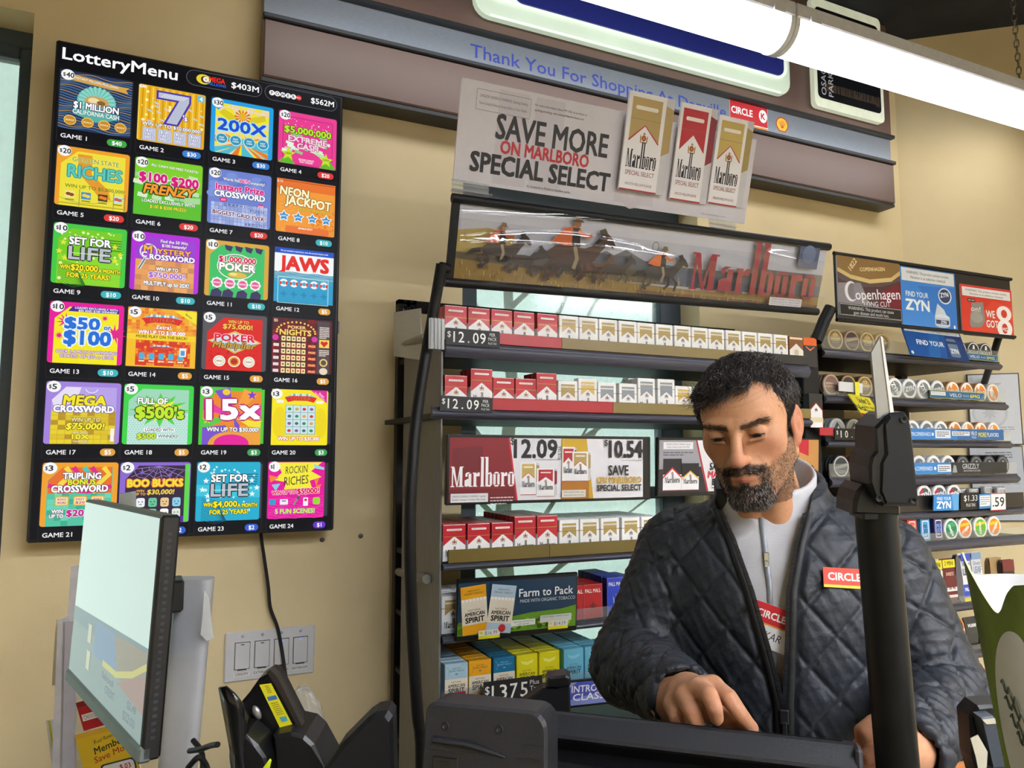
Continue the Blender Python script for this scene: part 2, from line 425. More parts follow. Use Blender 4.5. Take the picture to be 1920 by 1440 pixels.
# ================================================================== TUBE LIGHTS
def lens_mat(name, st):
    m = bpy.data.materials.new(name); m.use_nodes = True
    n_ = m.node_tree.nodes; pb = n_['Principled BSDF']; pb.inputs['Base Color'].default_value = (.9, .9, .9, 1); pb.inputs['Roughness'].default_value = .4
    lw = n_.new('ShaderNodeTexNoise'); lw.inputs['Scale'].default_value = 3
    lr = n_.new('ShaderNodeMapRange'); lr.inputs['To Min'].default_value = st*.97; lr.inputs['To Max'].default_value = st*1.03
    m.node_tree.links.new(lw.outputs['Fac'], lr.inputs['Value']); m.node_tree.links.new(lr.outputs[0], pb.inputs['Emission Strength'])
    pb.inputs['Emission Color'].default_value = (.94, .97, 1.0, 1); return m
LENS = lens_mat('lit_tube_lens', TUBE_STRENGTH); LENS2 = lens_mat('lit_fill_lens', FILL_STRENGTH)
HOUS = mat('white_enamel', '#d6d7e0', rough=.4); ENDC = mat('frosted_end_cap', '#dfe3ea', rough=.4)
def fixture(x0, x1, y, z, label, group=None, lens=LENS):
    """wrap-round tube light, z is the lens's lowest point"""
    t = thing('tube_light', label, 'ceiling light', ((x0+x1)/2, y, z), None, group)
    hw, hh = (.070, .074) if lens is LENS else (.062, .085); n = 14
    prof = [(-hw*math.cos(math.pi*i/n), hh-hh*math.sin(math.pi*i/n)) for i in range(n+1)]
    a, c = x0-(x0+x1)/2, x1-(x0+x1)/2
    b = MB(); b.prism(prof, a+.014, c-.014, axis=0, smooth=True); b.build('lens', lens, t)
    b = MB(); b.box((a, -hw-.006, hh), (c, hw+.006, hh+(.045 if lens is LENS else .032)), ch=.004)
    for q in (a+.05, c-.09): b.box((q, -hw-.012, hh-.006), (q+.04, hw+.012, hh+.012))
    b.build('housing', HOUS, t)
    if lens is LENS2:                        # reflector sides added to keep this fill off the upper walls
        b = MB()
        for sg in (-1, 1): b.prism([(sg*(hw+.006), hh+.03), (sg*.125, -.012), (sg*.128, -.012), (sg*(hw+.009), hh+.033)], a, c, axis=0)
        b.build('reflector', HOUS, t)
    pr2 = [(u*1.04, hh-(hh-v)*1.04) for u, v in prof]
    for q in (a, c-.016):
        b = MB(); b.prism(pr2, q, q+.016, axis=0); b.build('end_cap', ENDC, t)
    return t
FY = 1.60
pj = W(1487, 50, FY-.06); FZ = W(1445, 95, FY)[2]; XJ = pj[0]
fixture(XJ-1.45, XJ, FY, FZ, 'tube light nearest the mirror-finish sign, left of the joint', 'hanging tube lights')
fixture(XJ+.002, XJ+1.3, FY, FZ, 'hanging tube light at the upper right, right of the joint', 'hanging tube lights')
for r_, (yy, zz) in enumerate(((-1.1, 2.85), (-2.3, 2.85), (-3.5, 2.85))):  # rows out of view behind the camera, added to light the scene from the front
    for k in range(3):
        fixture(-.15+1.45*k, 1.13+1.45*k, yy, zz, 'unseen tube light added as fill, %s row, %s from the left' % (ORD[r_], ORD[k]), 'added fill tube lights', LENS2)
# chain from the ceiling down to the right-hand tube light
STEEL = mat('chain_steel', '#9a968c', rough=.35, metal=.8)
cx, cy, cz = W(1912, 150, FY+.0); top = W(1882, 0, FY)
ch = thing('chain', 'steel chain holding up the right-hand tube light', 'chain', (cx, cy, FZ+.119))
lk = MB(); pts = []
for i in range(13):
    a = 2*math.pi*i/12; pts.append((.0075*math.cos(a), 0, .0125*math.sin(a)+.004*np.sign(math.sin(a))))
lk.tube(pts, .0022, 6, cap=False); lk_me = lk.mesh('chain_link', STEEL)
nl = int((Z_CEIL-FZ-.117)/.026)
for i in range(nl): link('chain_link', lk_me, ch, (-.0007*i, 0, .013+i*.026), (0, 0, math.pi/2*(i % 2)+.3))
hk = MB(); hk.tube([(.0, 0, .016), (.012, 0, .0), (.03, 0, -.004), (.045, .0, .006)], .003, 6); hk.build('hook', STEEL, ch)

# ================================================================== SIGN BAND ABOVE THE SHELVES
YH = 1.95
hx0, hx1 = W(492, 140, YH)[0], W(1680, 386, YH)[0]
hz0, hz1, hz2 = W(800, 203, YH)[2], W(800, 99, YH)[2], W(800, 33, YH)[2]
hs = thing('sign_band', 'brown wall sign band with brushed metal strip reading Thank You For Shopping', 'sign', (hx0, YW, hz0))
def L_(p): return (p[0]-hx0, p[1]-YW, p[2]-hz0)
BROWN = mat('brown_laminate', '#6d574f', rough=.38, var=.04, scale=3)
BRUSH = mat('brushed_metal', '#98a0ac', rough=.36, metal=.45, var=.12, scale=60, stretch=(1, 1, 22), aniso=.6)
b = MB(); b.box((0, YH-YW, 0), (hx1-hx0, -.001, hz1-hz0-.008), ch=.004); b.build('lower_panel', BROWN, hs)
b = MB(); b.box((0, YH-YW+.012, hz1-hz0-.004), (hx1-hx0, -.001, hz2-hz0+.004)); b.build('metal_strip', BRUSH, hs)
b = MB(); b.box((0, YH-YW+.004, hz2-hz0+.008), (hx1-hx0, -.001, Z_CEIL-hz0-.004), ch=.003); b.build('upper_panel', BROWN, hs)
TRIMM = mat('dark_trim', '#2a2c30', rough=.4)
for z_ in (hz1-hz0, hz2-hz0):
    b = MB(); b.box((-.004, YH-YW-.008, z_-.008), (hx1-hx0+.006, YH-YW+.014, z_+.006), ch=.003); b.build('trim_rail', TRIMM, hs)
b = MB(); b.box((-.001, YH-YW+.006, -.012), (hx1-hx0+.001, -.001, -.001)); b.build('bottom_lip', TRIMM, hs)
# lettering and marks on the strip
A = Art(); s0 = W(885, 98, YH); s1 = W(1372, 205, YH); hgt = (hz2-hz1)*1000
PH = 'Thank You For Shopping At Danville'; full = glyphs(PH, 0)[0]; g0, g1_ = full[:, 0].min(), full[:, 0].max(); wtot = (W(1365, 200, YH)[0]-s0[0])*1000; kk = wtot/(g1_-g0)
pre = ''
for wd_ in PH.split(' '):                    # each word of the greeting is its own part
    e_ = glyphs(pre+wd_, 0)[0][:, 0].max(); ww_ = glyphs(wd_, 0)[0]; wl_ = ww_[:, 0].max()-ww_[:, 0].min()
    A = Art(); A.text(wd_, (s0[0]-hx0)*1000+(e_-wl_-g0)*kk, hgt*.55, 40, '#3346a8', w=wl_*kk, al='l', b=.012); A.build('sign_word', PAPER, hs, (0, YH-YW+.0115, hz2-hz0)); pre += wd_+' '
A = Art()
q = (W(1373, 215, YH)[0]-hx0)*1000; q2 = (W(1444, 228, YH)[0]-hx0)*1000
A.rect(q, -1, q2, hgt-12, '#f2f2f0'); A.rect(q+1, 0, q2-1, hgt*.76, '#c21f2b'); A.rect(q+1, hgt*.79, q2-1, hgt*.9, '#e08a2e')
A.text('CIRCLE', q+7, hgt*.38, 24, '#ffffff', w=(q2-q)*.55, al='l', b=.04); A.ell(q2-22, hgt*.38, 19, 24, '#ffffff', 24); A.text('K', q2-22, hgt*.38, 22, '#c21f2b', b=.05)
A.build('red_store_mark', PAPER, hs, (0, YH-YW+.0115, hz2-hz0)); A = Art()
q = (W(1471, 235, YH)[0]-hx0)*1000
shell = [(q, 8)]
for rr, cc in ((28, '#c8322c'), (24, '#f3c52c')):
    P = [(q+rr*1.05*math.cos(math.radians(a)), hgt*.5+rr*math.sin(math.radians(a))) for a in range(150, 391, 12)]+[(q+rr*.5, hgt*.5+rr*.95), (q-rr*.5, hgt*.5+rr*.95)]
    A.poly(P, cc)
for a in (-62, -40, -20, 0, 20, 40, 62):
    A.stroke([(q+3*math.sin(math.radians(a)), hgt*.5+14), (q+17*math.sin(math.radians(a)), hgt*.5-15*math.cos(math.radians(a)))], 1.6, '#c8322c')
A.build('yellow_scallop_mark', PAPER, hs, (0, YH-YW+.0115, hz2-hz0))
# lit panels standing off the upper panel
EDGE = mat('glowing_acrylic', '#bccab6', rough=.3, emit=.5, var=.1, scale=3)
BLUEP = mat('dark_blue_panel', '#28307c', rough=.3, emit=.12)
def rr_prism(b, x0, z0, x1, z1, r, y0, y1, n=5):
    P = []
    for cx_, cz_, a0 in ((x1-r, z1-r, 0), (x0+r, z1-r, 90), (x0+r, z0+r, 180), (x1-r, z0+r, 270)):
        for i in range(n+1):
            a = math.radians(a0+90*i/n); P.append((cx_+r*math.cos(a), cz_+r*math.sin(a)))
    b.prism(P, y0, y1, axis=1); return b
YP = YH-.03
pl, pr, pz = W(890, 2, YP)[0], W(1482, 178, YP)[0], W(1470, 178, YP)[2]
b = MB(); rr_prism(b, pl-hx0, pz-hz0, pr-hx0, Z_CEIL-hz0-.03, .05, YP-YW, YP-YW+.02); b.build('lit_panel', EDGE, hs)
b = MB(); rr_prism(b, pl-hx0+.03, pz-hz0+.055, pr-hx0-.022, Z_CEIL-hz0-.05, .04, YP-YW-.012, YP-YW-.001); b.build('lit_inner_panel', mat('bright_acrylic', '#d2ddd0', rough=.3, emit=.6, var=.06, scale=5), hs)
bz = W(1470, 150, YP)[2]
b = MB(); rr_prism(b, pl-hx0+.12, bz-hz0, pr-hx0-.045, Z_CEIL-hz0-.07, .03, YP-YW-.018, YP-YW-.013); b.build('blue_panel', BLUEP, hs)
for zz in (pz-hz0+.0, ):
    b = MB(); b.tube([(pl-hx0+.05, YP-YW-.002, zz+.004), (pr-hx0-.05, YP-YW-.002, zz+.004)], .003, 6); b.build('lit_edge', mat('lit_edge', '#e8f4e8', emit=.5), hs)
for k in range(9):
    b = MB(); b.box((pl-hx0+.08+k*(pr-pl-.16)/8.0-.012, YP-YW+.02, pz-hz0+.06), (pl-hx0+.08+k*(pr-pl-.16)/8.0+.012, YH-YW+.005, pz-hz0+.09)); b.build('standoff', TRIMM, hs)
# framed landscape print (OSAGE PARK)
fx0, fz1 = W(1521, 6, YP)[0], W(1521, 6, YP)[2]
fx1, fz0 = W(1659, 231, YP)[0], W(1655, 231, YP)[2]
b = MB(); rr_prism(b, fx0-hx0, fz0-hz0, fx1-hx0, fz1-hz0+.03, .02, YP-YW, YP-YW+.02); b.build('lit_picture_border', mat('picture_border', '#c6cab4', rough=.3, emit=.45, var=.05), hs)
iw, ih = (fx1-fx0-.032)*1000, (fz1-fz0+.03-.07)*1000
A = Art(); rp = random.Random(3)
A.rrect(0, 0, iw, ih, 18, '#1a1c22'); A.rect(20, 20, iw-20, ih*.3, '#2c3850')
A.ells([(rp.uniform(6, iw-6), rp.uniform(8, ih*.62), rp.uniform(3, 9)) for _ in range(260)], '#1d2228', 6)
A.ells([(rp.uniform(6, iw-6), rp.uniform(ih*.2, ih*.62), rp.uniform(2, 4)) for _ in range(120)], '#38342f', 5)
A.ells([(rp.uniform(iw*.3, iw*.7), rp.uniform(ih*.4, ih*.6), rp.uniform(2, 4)) for _ in range(30)], '#6b4a3c', 5)
A.rect(30, ih*.82, iw-8, ih*.93, '#4a4038'); A.rect(12, ih*.91, iw-30, ih*.985, '#17181b')
for k in range(16): A.stroke([(iw*.3+k*iw*.042, ih*.58), (iw*.3+k*iw*.042+rp.uniform(-4, 4), ih*rp.uniform(.84, .95))], rp.uniform(2, 5), '#121316')
A.text('OSAGE', 30, ih-14, 24, '#c3c5c8', al='l', rot=90, w=ih*.36, b=.01); A.text('PARK', 66, ih-14, 24, '#c3c5c8', al='l', rot=90, w=ih*.27, b=.01)
A.build('picture', GLOSS, hs, (fx0-hx0+.016, YP-YW-.0005, fz0-hz0+.035+ih/1000))
# fixings in the wall below the screen
for i, (px, py) in enumerate(((604, 1012), (676, 1005))):
    p = W(px, py, YW); b = MB(); b.lathe([(.0001, -.006), (.005, -.005), (.0065, -.001), (.0065, 0)], 12, axis=1); b.box((-.004, -.0066, -.0006), (.004, -.0055, .0006), m=1)
    o = b.build('wall_screw', [mat('screw_zinc', '#77736c', rough=.4, metal=.7), TRIMM], None, p)
    tag(o, 'small screw in the tan wall, %s of the two under the lit menu screen' % ('left' if i == 0 else 'right'), 'screw', 'screws in the wall')
# ================================================================== LOTTERY MENU SCREEN
TVX0, TVX1, TVZ0, TVZ1, TVY = -.266, .402, EYE-.193, EYE+.965, 1.95
tv = thing('menu_screen', 'large upright lit lottery menu screen on the tan wall', 'screen', (TVX0, YW, TVZ0))
TVW, TVH = TVX1-TVX0, TVZ1-TVZ0
BLACKP = mat('black_plastic', '#141416', rough=.35, var=.1, scale=80)
b = MB(); b.box((0, TVY-YW+.001, 0), (TVW, TVY-YW+.03, TVH), ch=.004); b.box((.06, TVY-YW+.029, .08), (TVW-.06, -.012, TVH-.08), ch=.01)
b.build('casing', BLACKP, tv)
b = MB(); b.box((TVW*.3, -.014, TVH*.35), (TVW*.7, -.001, TVH*.65)); b.build('wall_mount', BLACKP, tv)
A = Art(.001); Wm, Hm = TVW*1000, TVH*1000
A.rect(6, 6, Wm-6, Hm-6, '#040509'); A.build('screen_panel', SCREEN, tv, (0, TVY-YW+.0008, TVH))
A = Art(.001)
A.text('LotteryMenu', .022*Wm, .0265*Hm, 27, '#ffffff', w=.366*Wm, al='l', b=.03); A.build('heading', SCREEN, tv, (0, TVY-YW+.0005, TVH))
def pill(A, x0, y0, x1, y1, c, edge=None):
    r = (y1-y0)/2
    if edge: A.rrect(x0, y0, x1, y1, r-.01, edge, 6); A.rrect(x0+1, y0+1, x1-1, y1-1, r-1.02, c, 6)
    else: A.rrect(x0, y0, x1, y1, r-.01, c, 6)
A = Art(.001); y0, y1 = .0075*Hm, .042*Hm; ym = (y0+y1)/2
pill(A, .418*Wm, y0, .687*Wm, y1, '#0d0e12', '#6c6f78'); A.ell(.478*Wm, ym, 17, 13, '#e6cf2e'); A.ell(.482*Wm, ym, 9, 9, '#20242c'); A.ell(.486*Wm, ym-1, 7, 7, '#f0eee2')
A.star(.486*Wm, ym-1, 3.4, '#c8842a'); A.text('MEGA', .497*Wm, ym-4, 12, '#e8281e', w=37, al='l', b=.05); A.text('MILLIONS', .491*Wm, ym+8, 7, '#2f63d8', w=44, al='l', b=.04)
A.text('$403M', .675*Wm, ym, 14.5, '#ffffff', al='r', w=66, b=.025); A.build('jackpot_badge', SCREEN, tv, (0, TVY-YW+.0005, TVH))
A = Art(.001)
pill(A, .697*Wm, y0, .976*Wm, y1, '#0d0e12', '#6c6f78')
for i, c_ in enumerate('POWER'):
    A.ell(.724*Wm+i*13.6, ym, 7, 7, '#f4f4f4', 14); A.text(c_, .724*Wm+i*13.6, ym, 7.5, '#101014', b=.03)
A.ell(.724*Wm+5*13.6, ym, 7, 7, '#d8242c', 14); A.text('BALL', .724*Wm+5*13.6, ym, 3.5, '#fff', w=10) if False else A.text('BALL', .724*Wm+5*13.6, ym, 3.6, '#ffffff', w=10)
A.text('$562M', .963*Wm, ym, 14.5, '#ffffff', al='r', w=60, b=.025); A.build('jackpot_badge', SCREEN, tv, (0, TVY-YW+.0005, TVH))

PC = {'40': '#3fa447', '30': '#3b7fd0', '20': '#d93a34', '10': '#3fb4bc', '5': '#dfa240', '3': '#3f9f58', '2': '#3560d0', '1': '#6a34c8'}
rn = random.Random(11)
def spray(A, n, x0, y0, x1, y1, r0, r1, c, k=8): A.ells([(rn.uniform(x0, x1), rn.uniform(y0, y1), rn.uniform(r0, r1)) for _ in range(n)], c, k)
def burst(A, cx, cy, c, n=14, r=60, x0=0, y0=0, x1=100, y1=94):
    P = []; F = []
    for i in range(n):
        a = 2*math.pi*i/n; d = math.pi/n*.5; o = len(P)
        def cl(x, y): return (min(max(x, x0), x1), min(max(y, y0), y1))
        P += [(cx, cy), cl(cx+r*math.cos(a-d), cy+r*math.sin(a-d)), cl(cx+r*math.cos(a+d), cy+r*math.sin(a+d))]; F.append((o, o+1, o+2))
    A._put(P, F, c)
def gridsq(A, x0, y0, x1, y1, nx, ny, cols, line='#00000022', seed=1):
    r = random.Random(seed); w_, h_ = (x1-x0)/nx, (y1-y0)/ny
    by = {}
    for i in range(nx):
        for j in range(ny): by.setdefault(r.choice(cols), []).append((x0+i*w_+.3, y0+j*h_+.3, x0+(i+1)*w_-.3, y0+(j+1)*h_-.3))
    for c, Ls in by.items(): A.rects(Ls, c)
def badge(A, p, small=False):
    if small: A.text('$'+p, 5, 4.5, 4.5, '#f4f0dc', b=.02, ol='#333333'); return
    A.ell(10, 8, 9.2, 8.6, '#f6f6f6', 20); A.text('$', 5.2, 8, 5.4, '#10141c', b=.02); A.text(p, 8, 8, 7.8, '#10141c', al='l', w=4.6*len(p)+1.2, b=.03)
def border(A, c, inner, chamf=24, m=7):
    A.rrect(0, 0, 100, 94, 4, c); A.poly([(chamf, m), (100-m, m), (100-m, 94), (m, 94), (m, chamf)], inner)
def wave(A, c, y, amp, n, w_, x0=0, x1=100, ph=0):
    A.stroke([(x0+(x1-x0)*i/16, y+amp*math.sin(ph+i*.7*n)) for i in range(17)], w_, c)
Y_, W_, K_ = '#ffe81e', '#ffffff', '#15151b'
def g1(A):
    A.rrect(0, 0, 100, 94, 3, '#22375f')
    for i in range(26): wave(A, '#5d86a8' if i % 3 else '#c79a48', 4+i*3.5, 2.2, 1, .9, ph=i*.5)
    A.poly([(16, 5), (80, 12), (96, 12), (91, 17), (95, 22), (16, 15)], '#d9a440'); A.text('INSTANT MILLION MULLSWAY', 50, 12.5, 3.6, W_, w=62, b=.03, rot=-5, ol='#6b4a12')
    A.ell(51, 44, 27, 23, '#6fc2b4', 28); burst(A, 51, 44, '#8fd6c8', 22, 25); A.ell(51, 44, 17, 9, '#cba25c'); A.ell(47, 43, 8, 5, '#f0dca8'); A.ell(57, 45, 6, 3.5, '#8a6226')
    A.poly([(20, 60), (82, 60), (80, 69), (51, 78), (22, 69)], '#58b0a4')
    A.text('$1 MILLION', 51, 53.5, 10, W_, w=62, b=.05, ol='#16224a', ow=.09); A.text('CALIFORNIA CASH', 51, 64.5, 7, W_, w=64, b=.02, ol='#2a8078')
    for x in (16, 40, 63, 86): A.ell(x, 80, 8.5, 8, '#f1c55a'); A.ell(x, 80, 7.2, 6.6, '#c88c26'); A.text('BONUS', x, 80, 2.6, '#fff4d0', w=11, b=.02)
def g2(A):
    A.rrect(0, 0, 100, 94, 3, '#e8b21c')
    for i in range(20): A.rect(i*5, 2, i*5+2, 92, '#d4960c' if i % 2 else '#f7cf4a')
    spray(A, 26, 4, 8, 96, 60, 1, 2.6, '#fff0a0'); 
    for i in range(13): x, y = rn.uniform(4, 94), rn.uniform(14, 58); A.poly([(x, y), (x+7, y+2), (x+9, y+5), (x+2, y+3.5)], '#c9cdd8')
    A.poly([(26, 6), (78, 6), (78, 20), (60, 62), (37, 62), (56, 21), (26, 21)], '#4a35a8'); A.poly([(29, 9), (75, 9), (75, 19), (58, 59), (42, 59), (60, 18), (29, 18)], '#b9bfd2')
    for i in range(9): A.stroke([(33+i*4, 17), (40+i*4, 10)], .9, '#e8ecf6')
    A.text("'s", 70, 46, 9, W_, b=.04, ol='#4a35a8', ow=.1); A.text('WIN UP TO $10,000,000!', 51, 65, 5.2, W_, w=88, b=.04, ol='#2f2487', ow=.09)
    for i, t in enumerate(('$50', '$100', '$250', '$500')):
        x = 8+i*22.5; A.rect(x, 71, x+20, 93, '#a9b0cf'); A.rect(x+1, 72, x+19, 92, '#c4cae2'); A.text(t, x+10, 76, 4, W_, b=.05, ol='#3a3290', ow=.09); A.text('FAST', x+10, 82, 3.8, W_, b=.05, ol='#3a3290', ow=.09); A.text('SPOT', x+10, 88, 3.8, W_, b=.05, ol='#3a3290', ow=.09)
    A.rect(88, 4, 98, 14, '#5fc0e8'); A.text('4', 93, 9, 7, W_, b=.03); A.text('$30', 6, 4.5, 4.5, W_, b=.02)
def g3(A):
    border(A, '#1f9fe2', '#e9d7a0'); 
    burst(A, 50, 50, '#f3e22a', 16, 70, 7, 7, 93, 94); burst(A, 50, 70, '#e87a26', 18, 60, 7, 60, 93, 94); burst(A, 50, 74, '#4fbcd0', 9, 60, 7, 64, 93, 94)
    A.poly([(20, 16), (45, 30), (30, 36), (12, 24)], '#d8c81e'); A.poly([(60, 26), (86, 16), (88, 26), (64, 36)], '#d8c81e'); burst(A, 50, 26, '#d86a1c', 12, 13)
    A.text('WIN UP TO $10,000,000!', 56, 14, 4, W_, w=64, b=.02, ol='#c8741c', rot=-3); A.text('200X', 50, 44, 19, '#1f4fd0', w=78, b=.05, ol='#9fe4ff', ow=.07)
    for x in (18, 40, 62, 84): A.ell(x, 69, 10, 9.5, '#bfe6ee'); A.ell(x, 69, 8.5, 8, '#2b95b8'); A.text('FAST', x, 67, 2.6, W_, b=.03); A.text('CASH', x, 71, 2.6, W_, b=.03)
def g4(A):
    border(A, '#ea3f94', '#e83a90', 26, 7); A.frame(7, 9, 93, 93, .6, '#7a1048'); spray(A, 30, 10, 12, 90, 30, .5, 1.1, W_, 5)
    for i in range(24): x, y = rn.uniform(5, 80), rn.uniform(34, 74); A.poly([(x, y), (x+13, y+3), (x+12, y+8), (x-1, y+5)], rn.choice(['#bfe0b0', '#e6f2dc', '#8fc98a', '#d6ecc8']))
    A.text('$5,000,000', 50, 32, 11, '#b9ec26', w=80, b=.05, ol='#2e5a10', ow=.08); A.text('EXTREME', 50, 48, 9.5, '#f6d6e8', w=66, b=.06, ol='#b01868', ow=.07); A.text('CASH', 50, 60, 9.5, '#f6d6e8', w=36, b=.06, ol='#b01868', ow=.07)
    A.poly([(0, 94), (14, 78), (30, 94)], '#5fb82c'); A.poly([(70, 94), (86, 76), (100, 94)], '#5fb82c'); A.star(17, 77, 13, '#c6e02a'); A.star(82, 79, 13, '#c6e02a'); A.text('CASH', 17, 76, 3, '#2e5a10', b=.03); A.text('CASH', 82, 78, 3, '#2e5a10', b=.03)
    A.text('SECOND CHANCE', 48, 84, 3, W_, w=26, b=.02); A.text('PLAY ONLINE', 48, 88, 3, W_, w=22, b=.02)
def g5(A):
    border(A, '#f0a02a', '#ecdf3c', 28, 6); A.poly([(28, 10), (48, 10), (48, 40), (72, 62), (76, 78), (60, 76), (46, 58), (30, 40)], '#e39a2a')
    A.text('GOLDEN STATE', 53, 19, 7, '#6c8a30', w=64, b=.01, ol='#f6ee9c'); A.text('RICHES', 53, 38, 19, '#5cc8b8', w=74, b=.03, ol='#2d8f92', ow=.05); A.text('WIN UP TO $5,000,000!', 54, 62, 5.2, '#5c7a28', w=82, b=.02)
    for x, c1, c2 in ((20, '#f0e28c', '#8a4a1c'), (42, '#3a8ad0', '#f0d24a'), (65, '#56381c', '#e8862a'), (86, '#bfe4e0', '#d85a4a')):
        A.rect(x-6.5, 70, x+6.5, 81, c1); A.ell(x-2, 75, 3.4, 2.6, c2); A.ell(x+2.5, 76, 3.4, 2.6, c2); A.rect(x-6, 83, x+6, 85, '#8a8a40')
    for x in (33, 80, 96): A.stroke([(x, 66), (x, 93)], .8, '#2a7a6a'); 
    A.stroke([(6, 82), (20, 86), (33, 88), (56, 86), (80, 78), (96, 72)], .5, '#2a6a5c'); A.rect(6, 89, 96, 91, '#bfae2c')
def g6(A):
    A.rrect(0, 0, 100, 94, 4, '#7fcf28'); A.poly([(0, 40), (50, 30), (100, 50), (100, 94), (0, 94)], '#5cbf2c')
    for i in range(18): x, y = rn.uniform(-2, 86), rn.uniform(14, 60); A.poly([(x, y), (x+14, y+2), (x+13, y+9), (x-1, y+7)], rn.choice(['#bfe2a8', '#9fd092', '#d8edc6']))
    A.text('ALL CASH! NO FREE TICKETS!', 58, 11, 3.8, W_, w=70, b=.03, ol='#3f7a18', rot=-2); A.text('$100', 27, 31, 14, '#d6187c', w=40, b=.07, ol='#ffe6f4', ow=.05); A.text('or', 50, 32, 4, W_, b=.03); A.text('$200', 74, 33, 14, '#d6187c', w=40, b=.07, ol='#ffe6f4', ow=.05)
    A.text('FRENZY', 52, 50, 15, '#f09a24', w=74, b=.06, sh=.2, ol=K_, ow=.08); A.text('LOADED EXCLUSIVELY WITH', 51, 70, 5, W_, w=78, b=.03, ol='#2c6a10', ow=.08); A.text('$100 & $200 PRIZES!', 51, 79, 5, '#f4e43c', w=54, b=.04, ol='#2c6a10', ow=.08)
    A.poly([(74, 58), (98, 56), (98, 66), (74, 68)], '#a8d89a')
def g7(A):
    A.rrect(0, 0, 100, 94, 4, '#6d83cf')
    for i in range(14): A.ell(rn.uniform(4, 96), rn.uniform(6, 44), 9, 6, '#7c92da', 14); A.ell(rn.uniform(4, 96), rn.uniform(6, 44), 6, 4, '#6278c6', 12)
    A.text('Words that', 36, 16, 5, W_, w=26, b=.02, ol='#2a3470'); A.text('WIN', 56, 16, 6, '#e8188c', b=.05, ol=W_); A.text('instantly!', 78, 17, 5, W_, w=22, b=.02, ol='#2a3470')
    A.text('Instant Prize', 50, 30, 10, '#d8187c', w=76, b=.06, ol='#ffd8ee', ow=.05); A.text('CROSSWORD', 50, 42, 9.5, W_, w=80, b=.06, ol='#2a3470', ow=.07)
    A.ell(24, 52, 6, 4, '#d8187c'); A.ell(84, 56, 6, 4, '#d8187c'); A.text('$20', 24, 52, 3, W_); A.text('$500', 84, 56, 3, W_)
    gridsq(A, 5, 57, 95, 94, 15, 6, ['#a7b4dc', '#93a4d6', '#b8c4e6', '#a7b4dc'], seed=5); A.text('G R A P H I C', 45, 60, 4, '#2a3470', w=40, b=.02); A.text('P U S H', 78, 66, 4, '#2a3470', w=22, b=.02)
    A.text('BIGGEST GRID EVER!', 50, 76, 6.4, '#6a1f5c', w=84, b=.05, ol=W_, ow=.09, rot=-3); A.text('A R O U N D', 76, 90, 4, '#2a3470', w=34, b=.02)
def g8(A):
    A.rrect(0, 0, 100, 94, 3, '#f09c38'); A.rect(0, 0, 100, 18, '#e8742c'); spray(A, 140, 2, 20, 40, 92, .5, 1.2, '#f5b45c', 6); spray(A, 120, 58, 44, 98, 90, .7, 1.5, '#dd6a24', 6)
    A.rect(2, 2, 98, 3.4, '#b04a18'); A.text('NEON', 30, 22, 14, '#fff6c8', w=48, b=.05, ol='#8a5a26', ow=.06, rot=-3); A.text('JACKPOT', 54, 38, 15, '#fff6c8', w=78, b=.05, ol='#8a5a26', ow=.06, rot=-3)
    A.text('WIN UP TO $1,000,000', 64, 51, 4, '#e0d83a', w=56, b=.03, ol='#8a6a14')
    for x in (13, 37, 61, 85): A.star(x, 66, 11, W_, inner=.55); A.star(x, 66, 9, '#3c92cc', inner=.5); A.text('JACKPOT', x, 66, 2.2, W_, w=8, b=.03)
    A.rrect(16, 82, 90, 94, 3, '#e87434'); A.text('BONUS SPOT', 50, 85, 3, W_, w=24, b=.03)
def setlife(A, base, light, stripe, star, amount, txt):
    spray(A, 20, 10, 8, 92, 26, 1, 2.2, light, 10)
    for i in range(5): A.stroke([(66-i*2, 20+i*4), (93, 20+i*4)], 1.4, stripe)
    for i in range(15): A.stroke([(8, 58+i*2.4), (30, 62+i*2.6), (46, 94)], .7, stripe)
    for x, y in ((14, 30), (9, 44), (17, 54), (84, 30), (92, 42), (85, 52)): A.star(x, y, 5, star)
    spray(A, 12, 8, 40, 94, 86, 1, 3, light, 10)
    A.text('SET FOR', 50, 26, 11, W_, w=56, b=.06, ol=K_, ow=.07); A.text('LIFE', 50, 45, 19, '#b9bec8', w=56, b=.05, ol=K_, ow=.06); A.rects([(26, 44.6, 74, 45.4)], light)
    A.text('WIN', 18, 68, 6, txt, w=13, b=.05, ol='#3a4a08', ow=.09); A.text(amount, 44, 67.5, 9, txt, w=36, b=.05, ol='#3a4a08', ow=.08); A.text('A MONTH', 78, 70, 6, txt, w=30, b=.05, ol='#3a4a08', ow=.09); A.text('FOR 25 YEARS!', 50, 80, 7, txt, w=58, b=.05, ol='#3a4a08', ow=.08)
def g9(A): border(A, '#45c844', '#78cc24'); A.poly([(7, 50), (60, 40), (93, 50), (93, 94), (7, 94)], '#8ad82e'); setlife(A, 0, '#e6f8a8', '#2e7a1c', '#e8e23a', '$20,000', Y_)
